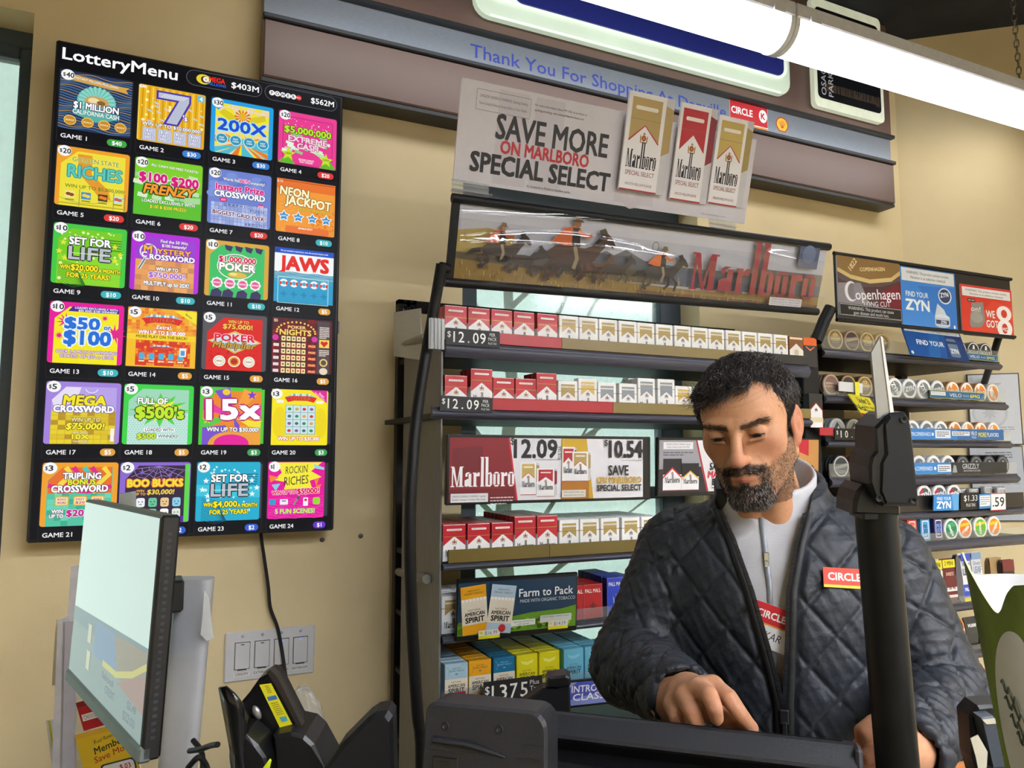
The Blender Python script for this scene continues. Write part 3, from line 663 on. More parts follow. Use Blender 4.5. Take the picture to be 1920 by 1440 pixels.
def g10(A):
    border(A, '#b528d8', '#9a3fd2'); A.rect(7, 44, 93, 94, '#e39a58'); gridsq(A, 7, 44, 93, 94, 9, 6, ['#e8a25c', '#e39a58', '#c98a5a', '#eaaa68'], seed=2)
    A.text('Find the 50 Win', 62, 12, 5, W_, w=40, b=.02, ol='#5a1880'); A.text('$100 Instantly!', 62, 19, 4.6, W_, w=36, b=.03, ol='#5a1880')
    A.ell(25, 31, 13, 13, '#e8e0f0', 24); A.ell(25, 31, 11, 11, '#a84fdc', 24); A.stroke([(20, 44), (12, 60)], 4.5, '#dfe4ea'); A.stroke([(20, 44), (12, 60)], 2, '#54786a')
    A.text('M', 24, 27, 12, '#f4b43c', b=.06, ol='#4a1470'); A.text('YSTERY', 62, 29, 8, '#f4b43c', w=50, b=.06, ol='#4a1470', ow=.07); A.text('C', 19, 36, 8, W_, b=.06, ol='#4a1470'); A.text('ROSSWORD', 60, 39, 8, W_, w=66, b=.06, ol='#4a1470', ow=.07)
    A.text('WIN UP TO', 53, 58, 5.5, W_, w=32, b=.05, ol='#5a3a1c', ow=.09); A.text('$750,000!', 53, 68, 8, '#a86ad0', w=52, b=.06, ol=W_, ow=.06); A.text('MULTIPLY up to 20X!', 53, 82, 6.4, W_, w=66, b=.05, ol='#3a2a4a', ow=.08)
def g11(A):
    border(A, '#d8a63c', '#3fbf66', 24, 7)
    for x in (36, 52, 68, 84): A.poly([(x-7, 6), (x+6, 8), (x+3, 17), (x-5, 14)], '#3c3460')
    for x in (18, 36, 58, 80): A.poly([(x-9, 94), (x-7, 84), (x+2, 80), (x+9, 86), (x+8, 94)], '#3c3460')
    A.ell(48, 42, 30, 22, '#f0f0f0', 28); A.ell(48, 42, 28.5, 20.5, '#3fbf66', 28)
    A.text('$1,000,000', 50, 30, 9, '#d6204c', w=58, b=.06, ol=W_, ow=.07); A.text('POKER', 50, 43, 12, W_, w=56, b=.06, ol='#7a6a4a', ow=.07); A.ell(50, 56, 15, 5, '#e0b84a'); A.ell(44, 55, 6, 2.5, '#f6e08c')
    for x in (19, 39, 59, 79): A.star(x, 71, 9.6, '#f0f0f0', 8, .85); A.ell(x, 71, 6.4, 6, '#e85a92', 12); A.text('BONUS', x, 71, 2.4, W_, w=10, b=.04)
def g12(A):
    A.rrect(0, 0, 100, 94, 3, '#f2f5f6'); A.rect(0, 0, 100, 9.5, '#1f55c8'); A.text('For an exclusive experience, scan the second chance code', 50, 4.6, 2.6, W_, w=80, b=.02)
    A.text('JAWS', 50, 26, 23, '#e4261c', w=82, b=.07); A.rect(0, 42, 100, 94, '#3f9fc4'); 
    for i in range(9): wave(A, '#8fc0d2' if i % 2 else '#5f9cb4', 42+i*1.4, .8, 1.4, 1.2, ph=i)
    A.rect(0, 60, 100, 94, '#2b9cca'); A.frame(6, 50, 92, 96, 1.2, '#a8e2ee')
    for i in range(5):
        x = 16+i*17; A.ell(x, 61, 7, 6.8, '#f4f4f4'); A.poly([(x-7, 59), (x-3.4, 59), (x-3.2, 64), (x-6.4, 64.5)], '#dc2a20'); A.poly([(x+7, 58), (x+3.4, 59), (x+3.2, 64), (x+6.4, 65)], '#dc2a20'); A.ell(x, 61, 3.2, 3.2, '#3fa6cc'); A.star(x, 80, 7, '#2586b2', 4, .4)
def g13(A):
    border(A, '#e8189a', '#f4e81c', 26, 7); A.poly([(30, 6), (93, 6), (93, 14), (24, 14)], '#4a2a9c'); A.text('LOADED EXCLUSIVELY WITH', 62, 8, 3, W_, w=58, b=.03); A.text('$50 AND $100 WINNERS!', 64, 12, 3, W_, w=52, b=.03)
    for x, y, r in ((22, 30, 14), (88, 46, 17), (14, 52, 7), (74, 22, 6)): A.star(x, y, r, '#e0208c', 11, .35)
    A.text('$50', 44, 32, 17, '#2670d8', w=46, b=.07, ol='#e8f4ff', ow=.09); A.text('or', 78, 36, 7, '#2670d8', b=.06, ol='#e8f4ff', ow=.1); A.text('$100', 52, 54, 20, '#2670d8', w=62, b=.07, ol='#e8f4ff', ow=.08)
    A.text('OVER 1.4 MILLION WINNING', 52, 76, 4.6, '#e8e0f8', w=82, b=.04, ol='#8a1c8c', ow=.1); A.text('TICKETS OF $50 or $100!', 52, 83, 4.6, '#e8e0f8', w=72, b=.04, ol='#8a1c8c', ow=.1)
def loteria(A, y, s):
    A.poly([(50-28*s, y-4*s), (50-14*s, y-10*s), (50+14*s, y-10*s), (50+28*s, y-4*s), (50+22*s, y), (50-22*s, y)], '#7ac0d8')
    for i in range(9): A.rect(50+(-18+i*4)*s, y-10*s, 50+(-15.2+i*4)*s, y-4*s, ['#f2e8c8', '#58a8d8', '#e8f0f4'][i % 3])
    A.poly([(50-30*s, y-3*s), (50-15*s, y-6*s), (50+15*s, y-6*s), (50+30*s, y-3*s), (50+24*s, y+6*s), (50+12*s, y+3*s), (50-12*s, y+3*s), (50-24*s, y+6*s)], '#dc2c28')
    A.text('LOTERIA', 50, y-1.2*s, 6*s, '#e86a3c', w=36*s, b=.04, ol='#801010', ow=.05)
def g14(A):
    A.rrect(0, 0, 100, 94, 3, '#f0a92c'); gridsq(A, 0, 0, 100, 40, 17, 8, ['#f0a92c', '#e8762a', '#f5c244', '#f0a92c', '#ee9030'], seed=9); A.poly([(66, 2), (100, 2), (100, 22)], '#f2e22c'); A.text('Bonus', 88, 9, 3, K_, rot=-35, b=.02)
    loteria(A, 20, 1.0); A.text('Extra!', 52, 30, 6, W_, w=20, b=.04, sh=.2, ol='#a02010'); A.text('WIN UP TO $100,000!', 50, 39, 6, W_, w=68, b=.05, ol='#c81c28', ow=.1)
    A.rect(0, 42, 100, 51, '#f4d42c'); A.text('MORE PLAY ON THE BACK!', 50, 46, 4.4, '#3a3a10', w=74, b=.02); A.rect(0, 51, 100, 94, '#f2bf28')
    A.rect(13, 52, 92, 92, '#d83c24'); gridsq(A, 13, 52, 92, 92, 20, 9, ['#d83c24', '#e8622a', '#d83c24', '#f0a42c'], seed=4); loteria(A, 65, .62)
    for i in range(5): x = 22+i*14; A.rrect(x-4, 72, x+4, 82, 2, '#4fb0d8'); A.rect(x-4, 84, x+4, 86, '#f2e8d0')
    A.rrect(76, 62, 86, 76, 1, '#f0f0ec'); A.rect(78, 66, 84, 74, '#4f9ad8')
def g15(A):
    border(A, '#57555a', '#dc2620', 32, 7); A.text('WIN UP TO', 55, 13, 5, '#f6c24a', w=32, b=.05, ol='#7a1010'); A.text('$75,000!', 54, 21, 7.5, '#f6c24a', w=46, b=.06, ol='#7a1010', ow=.07); spray(A, 40, 10, 60, 92, 90, .8, 1.8, '#a81c18', 5)
    A.poly([(8, 46), (30, 37), (50, 28), (72, 37), (92, 46), (72, 55), (50, 66), (30, 55)], '#dfb860'); A.poly([(12, 46), (32, 39), (50, 31), (70, 39), (88, 46), (70, 53), (50, 63), (32, 53)], '#c6dce6')
    A.text('POKER', 50, 40, 11, '#dc1c3c', w=62, b=.07, ol=W_, ow=.03); A.text('Multiplier', 50, 52, 10, '#caa040', w=66, b=.05, sh=.25, ol='#4a3210', ow=.06)
    for x, c in ((27, '#d8d8d0'), (50, '#e0a83c'), (73, '#d8d8d0')): A.ell(x, 79, 9.4, 9.2, '#fdf6e0'); A.ell(x, 79, 8, 7.8, c); A.ell(x, 79, 5.6, 5.4, '#f6f0d8' if x != 50 else '#c8342a'); A.text('BONUS', x, 79, 2.4, '#5a3a10', w=8, b=.03)
def g16(A):
    A.rrect(0, 0, 100, 94, 3, '#5a2226'); gridsq(A, 0, 0, 76, 92, 13, 14, ['#6a2028', '#8a1c24', '#4a2a30', '#5a2226'], seed=8); A.rect(75, 2, 96, 94, '#53464a')
    for i in range(15): a = math.pi*i/14; A.ell(39-32*math.cos(a), 24-18*math.sin(a), 1.8, 1.8, '#f0c85a', 8)
    A.ell(39, 24, 28, 14, '#7a1c22'); A.text('POKER', 40, 15, 5, '#f0d890', w=30, b=.04, ol='#a01c20'); A.text('NIGHTS', 38, 24, 9, '#f2d66a', w=52, b=.06, ol='#4a1c10', ow=.06); A.ell(5, 34, 5, 5, '#d838a8'); A.ell(70, 34, 5, 5, '#d838a8')
    for j in range(6):
        for i in range(5): A.rect(15+i*8.4, 31+j*11, 21.6+i*8.4, 39+j*11, '#f2e2a4')
        A.ells([(18.3+i*8.4, 35+j*11, 1.7) for i in range(5)], '#c8281e' if j % 2 else '#2a5a30', 6)
        if j: A.rect(2, 33+j*11, 11, 38+j*11, '#e8d8d8'); A.rect(59, 33+j*11, 73, 38+j*11, '#c83c28'); A.text('PRIZE', 66, 35.5+j*11, 3, '#f8d890', w=11, b=.03)
    A.lines(78, 12, 95, 7, 3, 1.6, '#e8dcd0', 2); A.rect(78, 34, 95, 48, '#f2d65a'); A.poly([(86.5, 47), (80, 40), (82, 36), (86.5, 38), (91, 36), (93, 40)], '#d8242c'); A.lines(78, 52, 95, 4, 3, 1.6, '#e8dcd0', 2); A.ell(86, 74, 7, 7, '#e8c878'); A.ell(86, 74, 4.6, 4.6, '#5a5048'); A.ell(86, 89, 7, 6, '#e8d8c0')
def g17(A):
    A.rrect(0, 0, 100, 94, 4, '#a284dc'); A.poly([(26, 7), (94, 7), (94, 44), (8, 44), (8, 28)], '#b7a2e8'); A.poly([(8, 28), (26, 8), (46, 8), (40, 30), (12, 40)], '#e6def4'); A.stroke([(60+8*math.cos(a), 10+6*math.sin(a)) for a in np.linspace(0, 3.1, 9)], 1, '#f4f0fc')
    A.rect(8, 44, 94, 94, '#c9a428'); gridsq(A, 8, 44, 94, 94, 9, 7, ['#e6cf30', '#dcc02c', '#b8922a', '#e6cf30'], seed=6)
    A.text('MEGA', 52, 28, 14, '#f4e52a', w=56, b=.07, sh=.1, ol='#5a4a10', ow=.06); A.text('CROSSWORD', 51, 41, 9.5, W_, w=80, b=.07, ol='#4a3a6a', ow=.07); A.text('WIN UP TO', 54, 57, 6, '#f0e49a', w=38, b=.05, ol='#5a4a08', ow=.09); A.text('$75,000!', 54, 67, 9, '#f4ea3a', w=50, b=.06, sh=.15, ol='#5a4a08', ow=.07)
    A.text('WIN UP TO', 48, 77, 3, '#f8f0c0', w=20, b=.04, ol='#5a4a08'); A.text('10X', 48, 83, 7, '#f4ea3a', w=22, b=.07, ol='#5a4a08'); A.text('YOUR PRIZE!', 48, 90, 3, '#f8f0c0', w=20, b=.04, ol='#5a4a08'); A.rrect(88, 70, 93, 90, 1, '#f8f4e8')
def g18(A):
    border(A, '#3fd24a', '#bfe6da', 26, 7); A.poly([(26, 7), (93, 7), (93, 44), (7, 50), (7, 26)], '#9ed8b8'); A.ells([(9+4*i+(2 if j % 2 else 0), 40+3.4*j, .9) for i in range(21) for j in range(16)], '#8fc4b4', 5)
    A.star(52, 40, 44, '#58cf48', 12, .5, sy=.62); A.star(54, 40, 34, '#f0e83a', 11, .5, sy=.55); A.text('FULL OF', 41, 26, 9, W_, w=42, b=.06, ol='#3a4a10', ow=.07); A.text("$500's", 52, 44, 17, '#bfe82a', w=68, b=.07, ol='#2a3a10', ow=.07)
    A.rect(30, 68, 74, 74, '#f4fbf8'); A.text('LOADED WITH', 52, 71, 4.6, '#2a3a4a', w=40, b=.02); A.text('$500', 34, 81, 8, '#cfe83a', w=26, b=.06, ol='#3a5a10', ow=.07); A.rect(49, 78, 80, 84, '#f4fbf8'); A.text('WINNERS!', 65, 81, 4.6, '#2a3a4a', w=29, b=.02)
def g19(A):
    A.rrect(0, 0, 100, 94, 4, '#4fc83a'); A.poly([(25, 6), (95, 6), (95, 90), (5, 90), (5, 40)], '#e88a2c')
    for i, c in enumerate(('#e83aa8', '#f2e03a', '#7a52cc', '#e8902c', '#5ac84a', '#e83aa8', '#7a52cc', '#f2a03a')): a = -30+i*45; A.poly([(52, 48), (52+60*math.cos(math.radians(a)), 48+48*math.sin(math.radians(a))), (52+60*math.cos(math.radians(a+24)), 48+48*math.sin(math.radians(a+24)))], c)
    A.rect(0, 0, 5, 94, '#4fc83a'); A.rect(95, 0, 112, 94, '#040509'); A.rect(-8, 0, 0, 94, '#040509'); A.rect(95, 2, 100, 92, '#4fc83a')
    A.poly([(5, 66), (40, 62), (50, 94), (5, 94)], '#7a52cc'); A.poly([(95, 66), (62, 62), (60, 94), (95, 94)], '#f0a23a'); A.ell(50, 94, 36, 22, '#e8a23a', 24); A.rect(-6, 94, 106, 118, '#040509'); A.ell(50, 92, 27, 15, '#e8209c', 24); A.rect(-6, 94, 106, 118, '#040509')
    A.star(80, 12, 8, '#7a3ac8'); A.star(12, 54, 7, '#f2e03a'); A.star(92, 56, 6, '#f2e03a'); A.ell(40, 8, 6, 5, '#f2c83a'); 
    A.text('15x', 52, 36, 31, W_, w=82, b=.06, ol='#b8186a', ow=.05, rot=2); A.text('WIN UP TO $30,000!', 52, 69, 6.4, W_, w=80, b=.05, ol='#2a1a3a', ow=.08)
def g20(A):
    A.rrect(0, 0, 96, 94, 3, '#f6e51e'); A.rect(96, 3, 101, 92, '#3a393c'); A.poly([(66, 0), (94, 0), (94, 22)], '#e0289c'); A.text('Bonus', 85, 8, 3, W_, rot=-38, b=.02); A.text('Second Chance', 82, 10, 2.4, W_, rot=-38)
    loteria(A, 16, .9); A.rect(10, 18, 22, 23, '#f2f0e8'); A.rect(76, 18, 88, 23, '#f2f0e8'); A.ell(16, 56, 12, 26, '#efd81a'); A.ell(84, 56, 10, 26, '#efd81a')
    A.rect(25, 26, 75, 76, '#8fb4bc')
    for i in range(4):
        for j in range(4): A.rect(26+i*12.2, 27+j*12.2, 37+i*12.2, 38+j*12.2, '#cfe6e8'); A.ell(31.5+i*12.2, 33+j*12.2, 3.2, 2.6, ['#3a8a50', '#d03a4a', '#4a6a78', '#d8a83a', '#8a5a9a'][(i*3+j*2) % 5], 8)
    A.text('WIN UP TO $30,000', 48, 83, 6, W_, w=68, b=.05, ol='#c01c38', ow=.1)
def g21(A):
    border(A, '#f0a22c', '#55c4a2', 26, 7); A.rect(93, 8, 100, 94, '#f0a22c'); gridsq(A, 8, 46, 92, 94, 9, 6, ['#55c4a2', '#3fae90', '#6ed4b4', '#55c4a2'], seed=12)
    A.poly([(26, 7), (92, 7), (92, 46), (8, 46), (8, 26)], '#e8702a')
    for x, c in ((30, '#f2d84a'), (40, '#e02a8c'), (54, '#4fc8b0'), (64, '#e02a8c'), (80, '#f2d84a')): A.stroke([(x, 7), (x+8, 18), (x-4, 30), (x-14, 45)], 7, c)
    A.stroke([(8, 34), (30, 38), (60, 44), (92, 36)], 6, '#e02a8c'); A.text('TRIPLING', 52, 20, 9, W_, w=50, b=.06, ol='#3a2a4a', ow=.07); A.text('BONUS', 52, 29, 8, '#e8e83a', w=36, b=.06, ol='#4a5a10', ow=.07); A.text('CROSSWORD', 50, 39, 9.5, W_, w=74, b=.06, ol='#3a2a4a', ow=.07)
    for x, t, u in ((27, 'BONUS', 'WORD'), (51, 'EASY', '$20'), (74, 'BONUS', 'LETTER')): A.rrect(x-9, 50, x+9, 64, 2, '#e8b02a'); A.rrect(x-7.6, 51.5, x+7.6, 62.5, 1.5, '#f2e6b0'); A.text(t, x, 54.5, 3, '#c83a8c', w=11, b=.03); A.text(u, x, 59.5, 3.4, '#c83a8c', w=12, b=.04)
    A.text('WIN', 22, 72, 5, W_, b=.05, ol='#8a2a6a', ow=.09); A.text('UP TO', 21, 79, 5, W_, w=18, b=.05, ol='#8a2a6a', ow=.09); A.text('$20,000!', 34, 75, 9, '#c81c8c', al='l', w=52, b=.06, ol='#f8e8f4', ow=.06)
def g22(A):
    A.rrect(0, 0, 100, 94, 4, '#8a6ad0'); A.rect(92, 3, 99, 93, '#5fd84a'); A.poly([(26, 5), (92, 5), (92, 94), (8, 94), (8, 26)], '#38293f'); A.rect(8, 84, 92, 94, '#5a2a9c')
    for i in range(8): a = math.radians(15+i*22); A.stroke([(54, 2+4), (54+46*math.cos(a), 6+30*math.sin(a))], .7, '#a88ad8')
    for r in (12, 20, 29): A.stroke([(54+r*1.25*math.cos(a), 6+r*.85*math.sin(a)+2*math.sin(a*8)) for a in np.linspace(.25, 2.9, 17)], .7, '#a88ad8')
    A.star(30, 16, 5, '#8a62cc', 6, .3); A.star(70, 20, 5, '#8a62cc', 6, .3); A.text('BOO BUCKS', 50, 32, 11, '#f4e03a', w=78, b=.07, ol='#e8702a', ow=.07); A.text('WIN', 29, 44, 3.6, '#f0b43c', b=.04); A.text('UP TO', 29, 49, 3.6, '#f0b43c', b=.04); A.text('$30,000!', 58, 46, 7, '#f2d44a', w=38, b=.05, sh=.15)
    for j in range(2):
        for i in range(4):
            x, y = 30+i*17, 62+j*17; A.rrect(x-6, y-7, x+6, y+7, 3, ['#eef0f4', '#6ac49a', '#e8c890', '#8ad0e8', '#8ad0e0', '#7ac4a8', '#f4f6fa', '#dce8e0'][j*4+i]); A.ells([(x-2.4, y-1, 1), (x+2.4, y-1, 1)], '#2a2a34', 6); A.rect(x-2, y+2.4, x+2, y+3.4, '#2a2a34')
def g23(A): A.rrect(0, 0, 97, 94, 3, '#25aed0'); A.rect(97, 3, 100, 92, '#40454c'); A.poly([(0, 36), (97, 40), (97, 58), (0, 54)], '#3fc4dc'); setlife(A, 0, '#c8f2f8', '#125a74', '#e8f8fc', '$4,000', Y_)
def g24(A):
    A.rrect(0, 0, 93, 94, 3, '#e8149c'); A.rect(93, 2, 99, 92, '#3a3840'); A.poly([(14, 1), (88, 1), (70, 16), (88, 26), (68, 32), (72, 44), (26, 46), (30, 34), (10, 30), (22, 18)], '#f4ea3a')
    A.poly([(74, 4), (92, 10), (92, 14), (76, 11)], '#8ad8e8'); A.poly([(2, 22), (18, 26), (4, 34)], '#f08a3a'); A.poly([(6, 38), (20, 36), (13, 48)], '#7ad4e4'); A.poly([(76, 30), (84, 28), (80, 40), (88, 38), (82, 52)], '#f0822c')
    for i in range(10): wave(A, '#f25ac0', 60+i*3.6, 2, 1.6, .5, 2, 92, ph=i*1.3)
    A.text('ROCKIN', 46, 13, 12, '#2a2238', w=36, b=-.005, sh=.1, rot=4); A.text("'", 64, 9, 8, '#2a2238'); A.text('RICHES', 46, 31, 14, '#2a2238', w=40, b=-.005, sh=.1, rot=5)
    A.text('WIN UP TO', 26, 51, 6, '#d8184c', w=38, b=.05, ol='#f8d8ec', ow=.09, rot=2); A.text('$5,000!', 66, 49, 8.5, '#d8184c', w=36, b=.06, ol='#f8d8ec', ow=.07, rot=2)
    A.rrect(3, 62, 13, 71, 1.5, '#3a9ac8'); A.rrect(20, 62, 33, 71, 1, '#f2eef6'); A.rect(23, 64, 30, 66, '#8a6a9a'); A.stroke([(42, 72), (49, 61)], 3, '#8a8a92'); A.ell(50, 60, 3, 3, '#5a5a62'); A.rrect(58, 60, 66, 74, 1, '#f4f0f4'); A.ell(62, 64, 2.4, 2.2, '#d8244c'); A.rrect(74, 60, 86, 72, 3, '#9ad83a')
    A.text('5 FUN SCENES!', 45, 82, 7, '#f2ea3a', w=64, b=.05, ol='#2a8ac0', ow=.09)
PRICE = ['40', '30', '30', '20', '20', '20', '20', '10', '10', '10', '10', '5', '10', '5', '5', '5', '5', '5', '3', '3', '3', '2', '2', '1']
SMALL = {2, 8, 12, 16}
for i in range(24):
    r_, c_ = divmod(i, 4)
    X = (.0195+.2445*c_+.003*r_*(c_ == 0))*Wm; Yt = (.0605+.1577*r_)*Hm; un = .2235*Wm/100
    A = Art(.001)
    A.rrect(X-2, Yt-2, X+100*un+2, Yt+.151*Hm, 5, '#2b2e36'); A.rrect(X-1.2, Yt-1.2, X+100*un+1.2, Yt+.151*Hm-.8, 5, '#05060a')
    A.at(X, Yt, un, .1215*Hm/94); globals()['g%d' % (i+1)](A)
    if (i+1) in SMALL: A.text('$'+PRICE[i], 5, 5, 4.4, '#f2e8c8' if i != 11 else '#333333', b=.02)
    else: badge(A, PRICE[i])
    A.at(0, 0, 1)
    yc = Yt+.1375*Hm
    A.text('GAME %d' % (i+1), X+7, yc, 9.6, '#f4f4f6', al='l', w=57 if i > 8 else 53, b=.022)
    p = '$'+PRICE[i]; pw = 42 if len(p) == 3 else 31
    pill(A, X+96*un-pw, yc-8.4, X+96*un, yc+8.4, PC[PRICE[i]]); A.text(p, X+96*un-pw/2, yc, 9.4, '#ffffff', b=.03)
    A.build('game_tile', SCREEN, tv, (0, TVY-YW+.0006, TVH))
b = MB(); b.box((TVW-.001, TVY-YW+.006, TVH*.44), (TVW+.004, TVY-YW+.016, TVH*.44+.035), ch=.002); b.build('power_button', mat('grey_button', '#7a7d84', rough=.4), tv)
# cord hanging from the screen
p0 = W(490, 1004, YW-.03)
cp = [W(489, 990, YW-.035), W(490, 1010, YW-.03), W(496, 1050, YW-.02), W(503, 1100, YW-.015), W(507, 1140, YW-.015), W(520, 1175, YW-.015), W(528, 1215, YW-.015), W(537, 1275, YW-.03), W(545, 1315, YW-.08), W(575, 1350, YW-.2), W(620, 1390, YW-.35), W(650, 1425, YW-.5)]
def smooth_path(P, n=6):
    P = [np.array(p) for p in P]; out = []
    for i in range(len(P)-1):
        a, b_, c, d = P[max(i-1, 0)], P[i], P[i+1], P[min(i+2, len(P)-1)]
        for k in range(n):
            t = k/n; out.append(.5*((2*b_)+(c-a)*t+(2*a-5*b_+4*c-d)*t*t+(3*b_-a-3*c+d)*t**3))
    return out+[P[-1]]
b = MB(); b.tube([p-cp[0] for p in smooth_path(cp)], .0042, 8)
tag(b.build('power_cord', mat('black_rubber', '#101012', rough=.5), None, cp[0]), 'black power cord hanging below the lit menu screen', 'cord')
# ================================================================== SHELVING
YS = 1.60                                   # front plane of the shelves
BLKM = mat('black_powder_coat', '#0f0f11', rough=.5, var=.1, scale=90, spec=.3)
GREYRAIL = mat('grey_bumper_rail', '#464651', rough=.32, var=.05, spec=.4)
CLEAR = glassy('clear_plastic', (.97, .98, .98), .07, .05)
ACRYL = glassy('frosted_side_panel', (.5, .52, .53), .72, .3, (.22, .22, .225))
STRIPM = mat('strip_print', attr=True, rough=.35, var=.02)
def wpart(name, mb, m, root, parent=None):
    """mesh given in world coordinates, parented under root (or under a part that sits at the world origin of root)"""
    if parent is not None: return mb.build(name, m, parent)
    return mb.build(name, m, root, -np.array(root.location))
def place(o, TL, TR, BL):
    """turn a print/sign so its top-left, top-right and bottom-left sit at three points; returns size in mm"""
    U = TR-TL; V = TL-BL; ex = U/np.linalg.norm(U); ez = V-ex*(V@ex); ez /= np.linalg.norm(ez); ey = np.cross(ez, ex)
    M = Matrix(((ex[0], ey[0], ez[0], TL[0]), (ex[1], ey[1], ez[1], TL[1]), (ex[2], ey[2], ez[2], TL[2]), (0, 0, 0, 1)))
    o.matrix_world = M
    return np.linalg.norm(U)*1000, abs(V@ez)*1000
def shelf(root, x0, x1, zt, zr, zb, strips, clear=False, depth=.39, ys=YS, deck=None, profile=True):
    """one shelf of a rack: zt top of the price strip, zr its foot, zb foot of the bumper rail"""
    b = MB(); d = deck if deck is not None else zb+.01
    b.box((x0, ys+.003, d-.013), (x1, ys+depth, d-.001)); b.box((x0, ys-.001, zb), (x1, ys+.003, zr+.004))
    s_ = wpart('shelf', b, BLKM, root)
    if profile:
        n = 8; P = [(ys-.001-.011*math.sin(math.pi*i/n)*(1 if i else 0), zb+.001+(zr-zb-.002)*i/n) for i in range(n+1)]
        b = MB(); b.prism(P+[(ys+.003, zr), (ys+.003, zb)], x0, x1, axis=0, smooth=False); b.build('bumper_rail', GREYRAIL, s_)
    b = MB()
    if clear:
        b.box((x0, ys-.002, zr), (x1, ys+.001, zt)); b.build('clear_lip', CLEAR, s_)
    for a, c, col in strips:
        q = MB(); q.box((a, ys-.006, zr), (c, ys-.002, zt), ch=.0008, c=col); q.build('price_strip', STRIPM, s_)
    return s_
def zpx(px, py, Y=YS): return W(px, py, Y)[2]
RX0 = W(833, 650, YS)[0]; RX1 = W(1514, 672, YS)[0]
rack = thing('cigarette_rack', 'tall black cigarette rack with grey side panel in front of the window', 'rack', (RX0, YS, 0))
S1 = (zpx(1000, 630), zpx(1000, 651), zpx(1000, 679)); S2 = (zpx(1000, 749), zpx(1000, 771), zpx(1000, 789))
S3 = (zpx(1000, 1022), zpx(1000, 1046), zpx(1000, 1060)); S4 = (zpx(1110, 1139), zpx(1110, 1163), zpx(1110, 1177)); S5 = (zpx(860, 1292), zpx(860, 1318), zpx(860, 1330))
g, rd = '#7d6a36', '#a81622'
xr1, xr2 = W(1051, 640, YS)[0], W(1147, 760, YS)[0]
shelf(rack, RX0, RX1, *S1, [(RX0+.005, xr1, rd), (xr1+.0005, W(1405, 665, YS)[0], g), (W(1405, 665, YS)[0]+.0005, RX1, '#17171a')], deck=S1[0]-.03)
shelf(rack, RX0-.03, RX1, *S2, [(RX0-.01, xr2, rd), (xr2+.0005, RX1, g)], deck=S2[0]-.038)
shelf(rack, RX0, RX1, *S3, [(RX0+.012, W(1028, 1040, YS)[0], '#6b5a28'), (W(1028, 1040, YS)[0]+.0007, RX1, '#6b5a28')], deck=S3[0]-.033)
shelf(rack, RX0, RX1, *S4, [], clear=True, deck=S4[0]-.034); shelf(rack, RX0, RX1, *S5, [], clear=True, deck=S5[0]-.034)
S6 = (S5[0]-.17, S5[1]-.17, S5[2]-.17); shelf(rack, RX0, RX1, *S6, [], clear=True)
# back uprights, perforated
def upright(root, x, y, z1, w_=.042, holes=True):
    b = MB(); b.box((x, y, 0), (x+w_, y+.03, z1-.16), ch=.002)
    if holes:                                # slotted head: side strips and rungs leave real slots
        b.box((x, y, z1-.16), (x+w_*.25, y+.03, z1)); b.box((x+w_*.45, y, z1-.16), (x+w_*.62, y+.03, z1)); b.box((x+w_*.8, y, z1-.16), (x+w_, y+.03, z1))
        for k in range(5): b.box((x+w_*.25, y, z1-.155+k*.034), (x+w_*.8, y+.029, z1-.143+k*.034))
        b.box((x, y, z1-.012), (x+w_, y+.03, z1))
    wpart('upright', b, BLKM, root)
ux = W(741, 900, 1.97)[0]; uz = zpx(745, 562, 1.97)
upright(rack, ux, 1.96, uz, .052); upright(rack, RX1-.03, 1.96, uz); upright(rack, RX1+.01, 1.96, uz)
for pz in (zpx(790, 572, 1.95), ):
    b = MB(); b.box((ux+.05, 1.955, pz-.02), (RX1, 1.975, pz+.012), ch=.002); wpart('cross_bar', b, BLKM, rack)
for py in (650, 1072):
    a = W(748, py, 1.95); c = W(800, py-18 if py < 700 else py+14, 1.66); b = MB(); b.tube([a, c], .011, 10); wpart('side_rod', b, mat('grey_rod', '#7b7a72', rough=.4), rack)
# curved front pole at the left end (and its twin at the right end)
pole_px = [(828, 495, 1.53), (818, 555, 1.55), (803, 640, 1.56), (790, 720, 1.55), (779, 800, 1.53), (773, 880, 1.515), (769, 960, 1.51), (769, 1050, 1.51), (772, 1150, 1.515), (777, 1250, 1.52), (783, 1340, 1.53), (790, 1440, 1.54)]
PP = [W(x, y, Y) for x, y, Y in pole_px]
PP.append(PP[-1]+np.array([.0, .01, -.45])); PP[-1][2] = max(PP[-1][2], .3); PP.append(np.array([PP[-1][0], PP[-1][1]+.02, .0]))
b = MB(); b.tube(smooth_path(PP, 4), .0125, 12); wpart('front_pole', b, BLKM, rack)
off = np.array([RX1-RX0+.05, 0, 0])
arm0 = W(826, 500, 1.53); b = MB(); b.tube([arm0, W(835, 502, 1.535), W(840, 503, 1.54)], .011, 10); wpart('cross_tube', b, BLKM, rack)
# frosted side panel
sp = [W(752, 590, 1.94), W(793, 660, 1.62), W(812, 800, 1.60), W(822, 950, 1.585), W(826, 1100, 1.58), W(828, 1250, 1.58), W(828, 1430, 1.58)]
xs = ux+.06
P = [(1.895, zpx(757, 612, 1.895))]+[(max(p[1]-.02, YS+.002), p[2]) for p in sp[1:]]+[(1.60, .1), (1.895, .1)]
b = MB(); b.prism(P, RX0-.006, RX0-.002, axis=0); wpart('side_panel', b, ACRYL, rack)
b = MB(); q = W(775, 700, 1.75); tp = zpx(765, 585, 1.93)
b.prism([(1.95, tp-.12), (1.95, tp-.0), (1.72, tp-.03), (1.70, tp-.16)], RX0-.02, RX0-.017, axis=0); wpart('side_panel', b, glassy('white_film', (.8, .8, .82), .6, .3), rack)
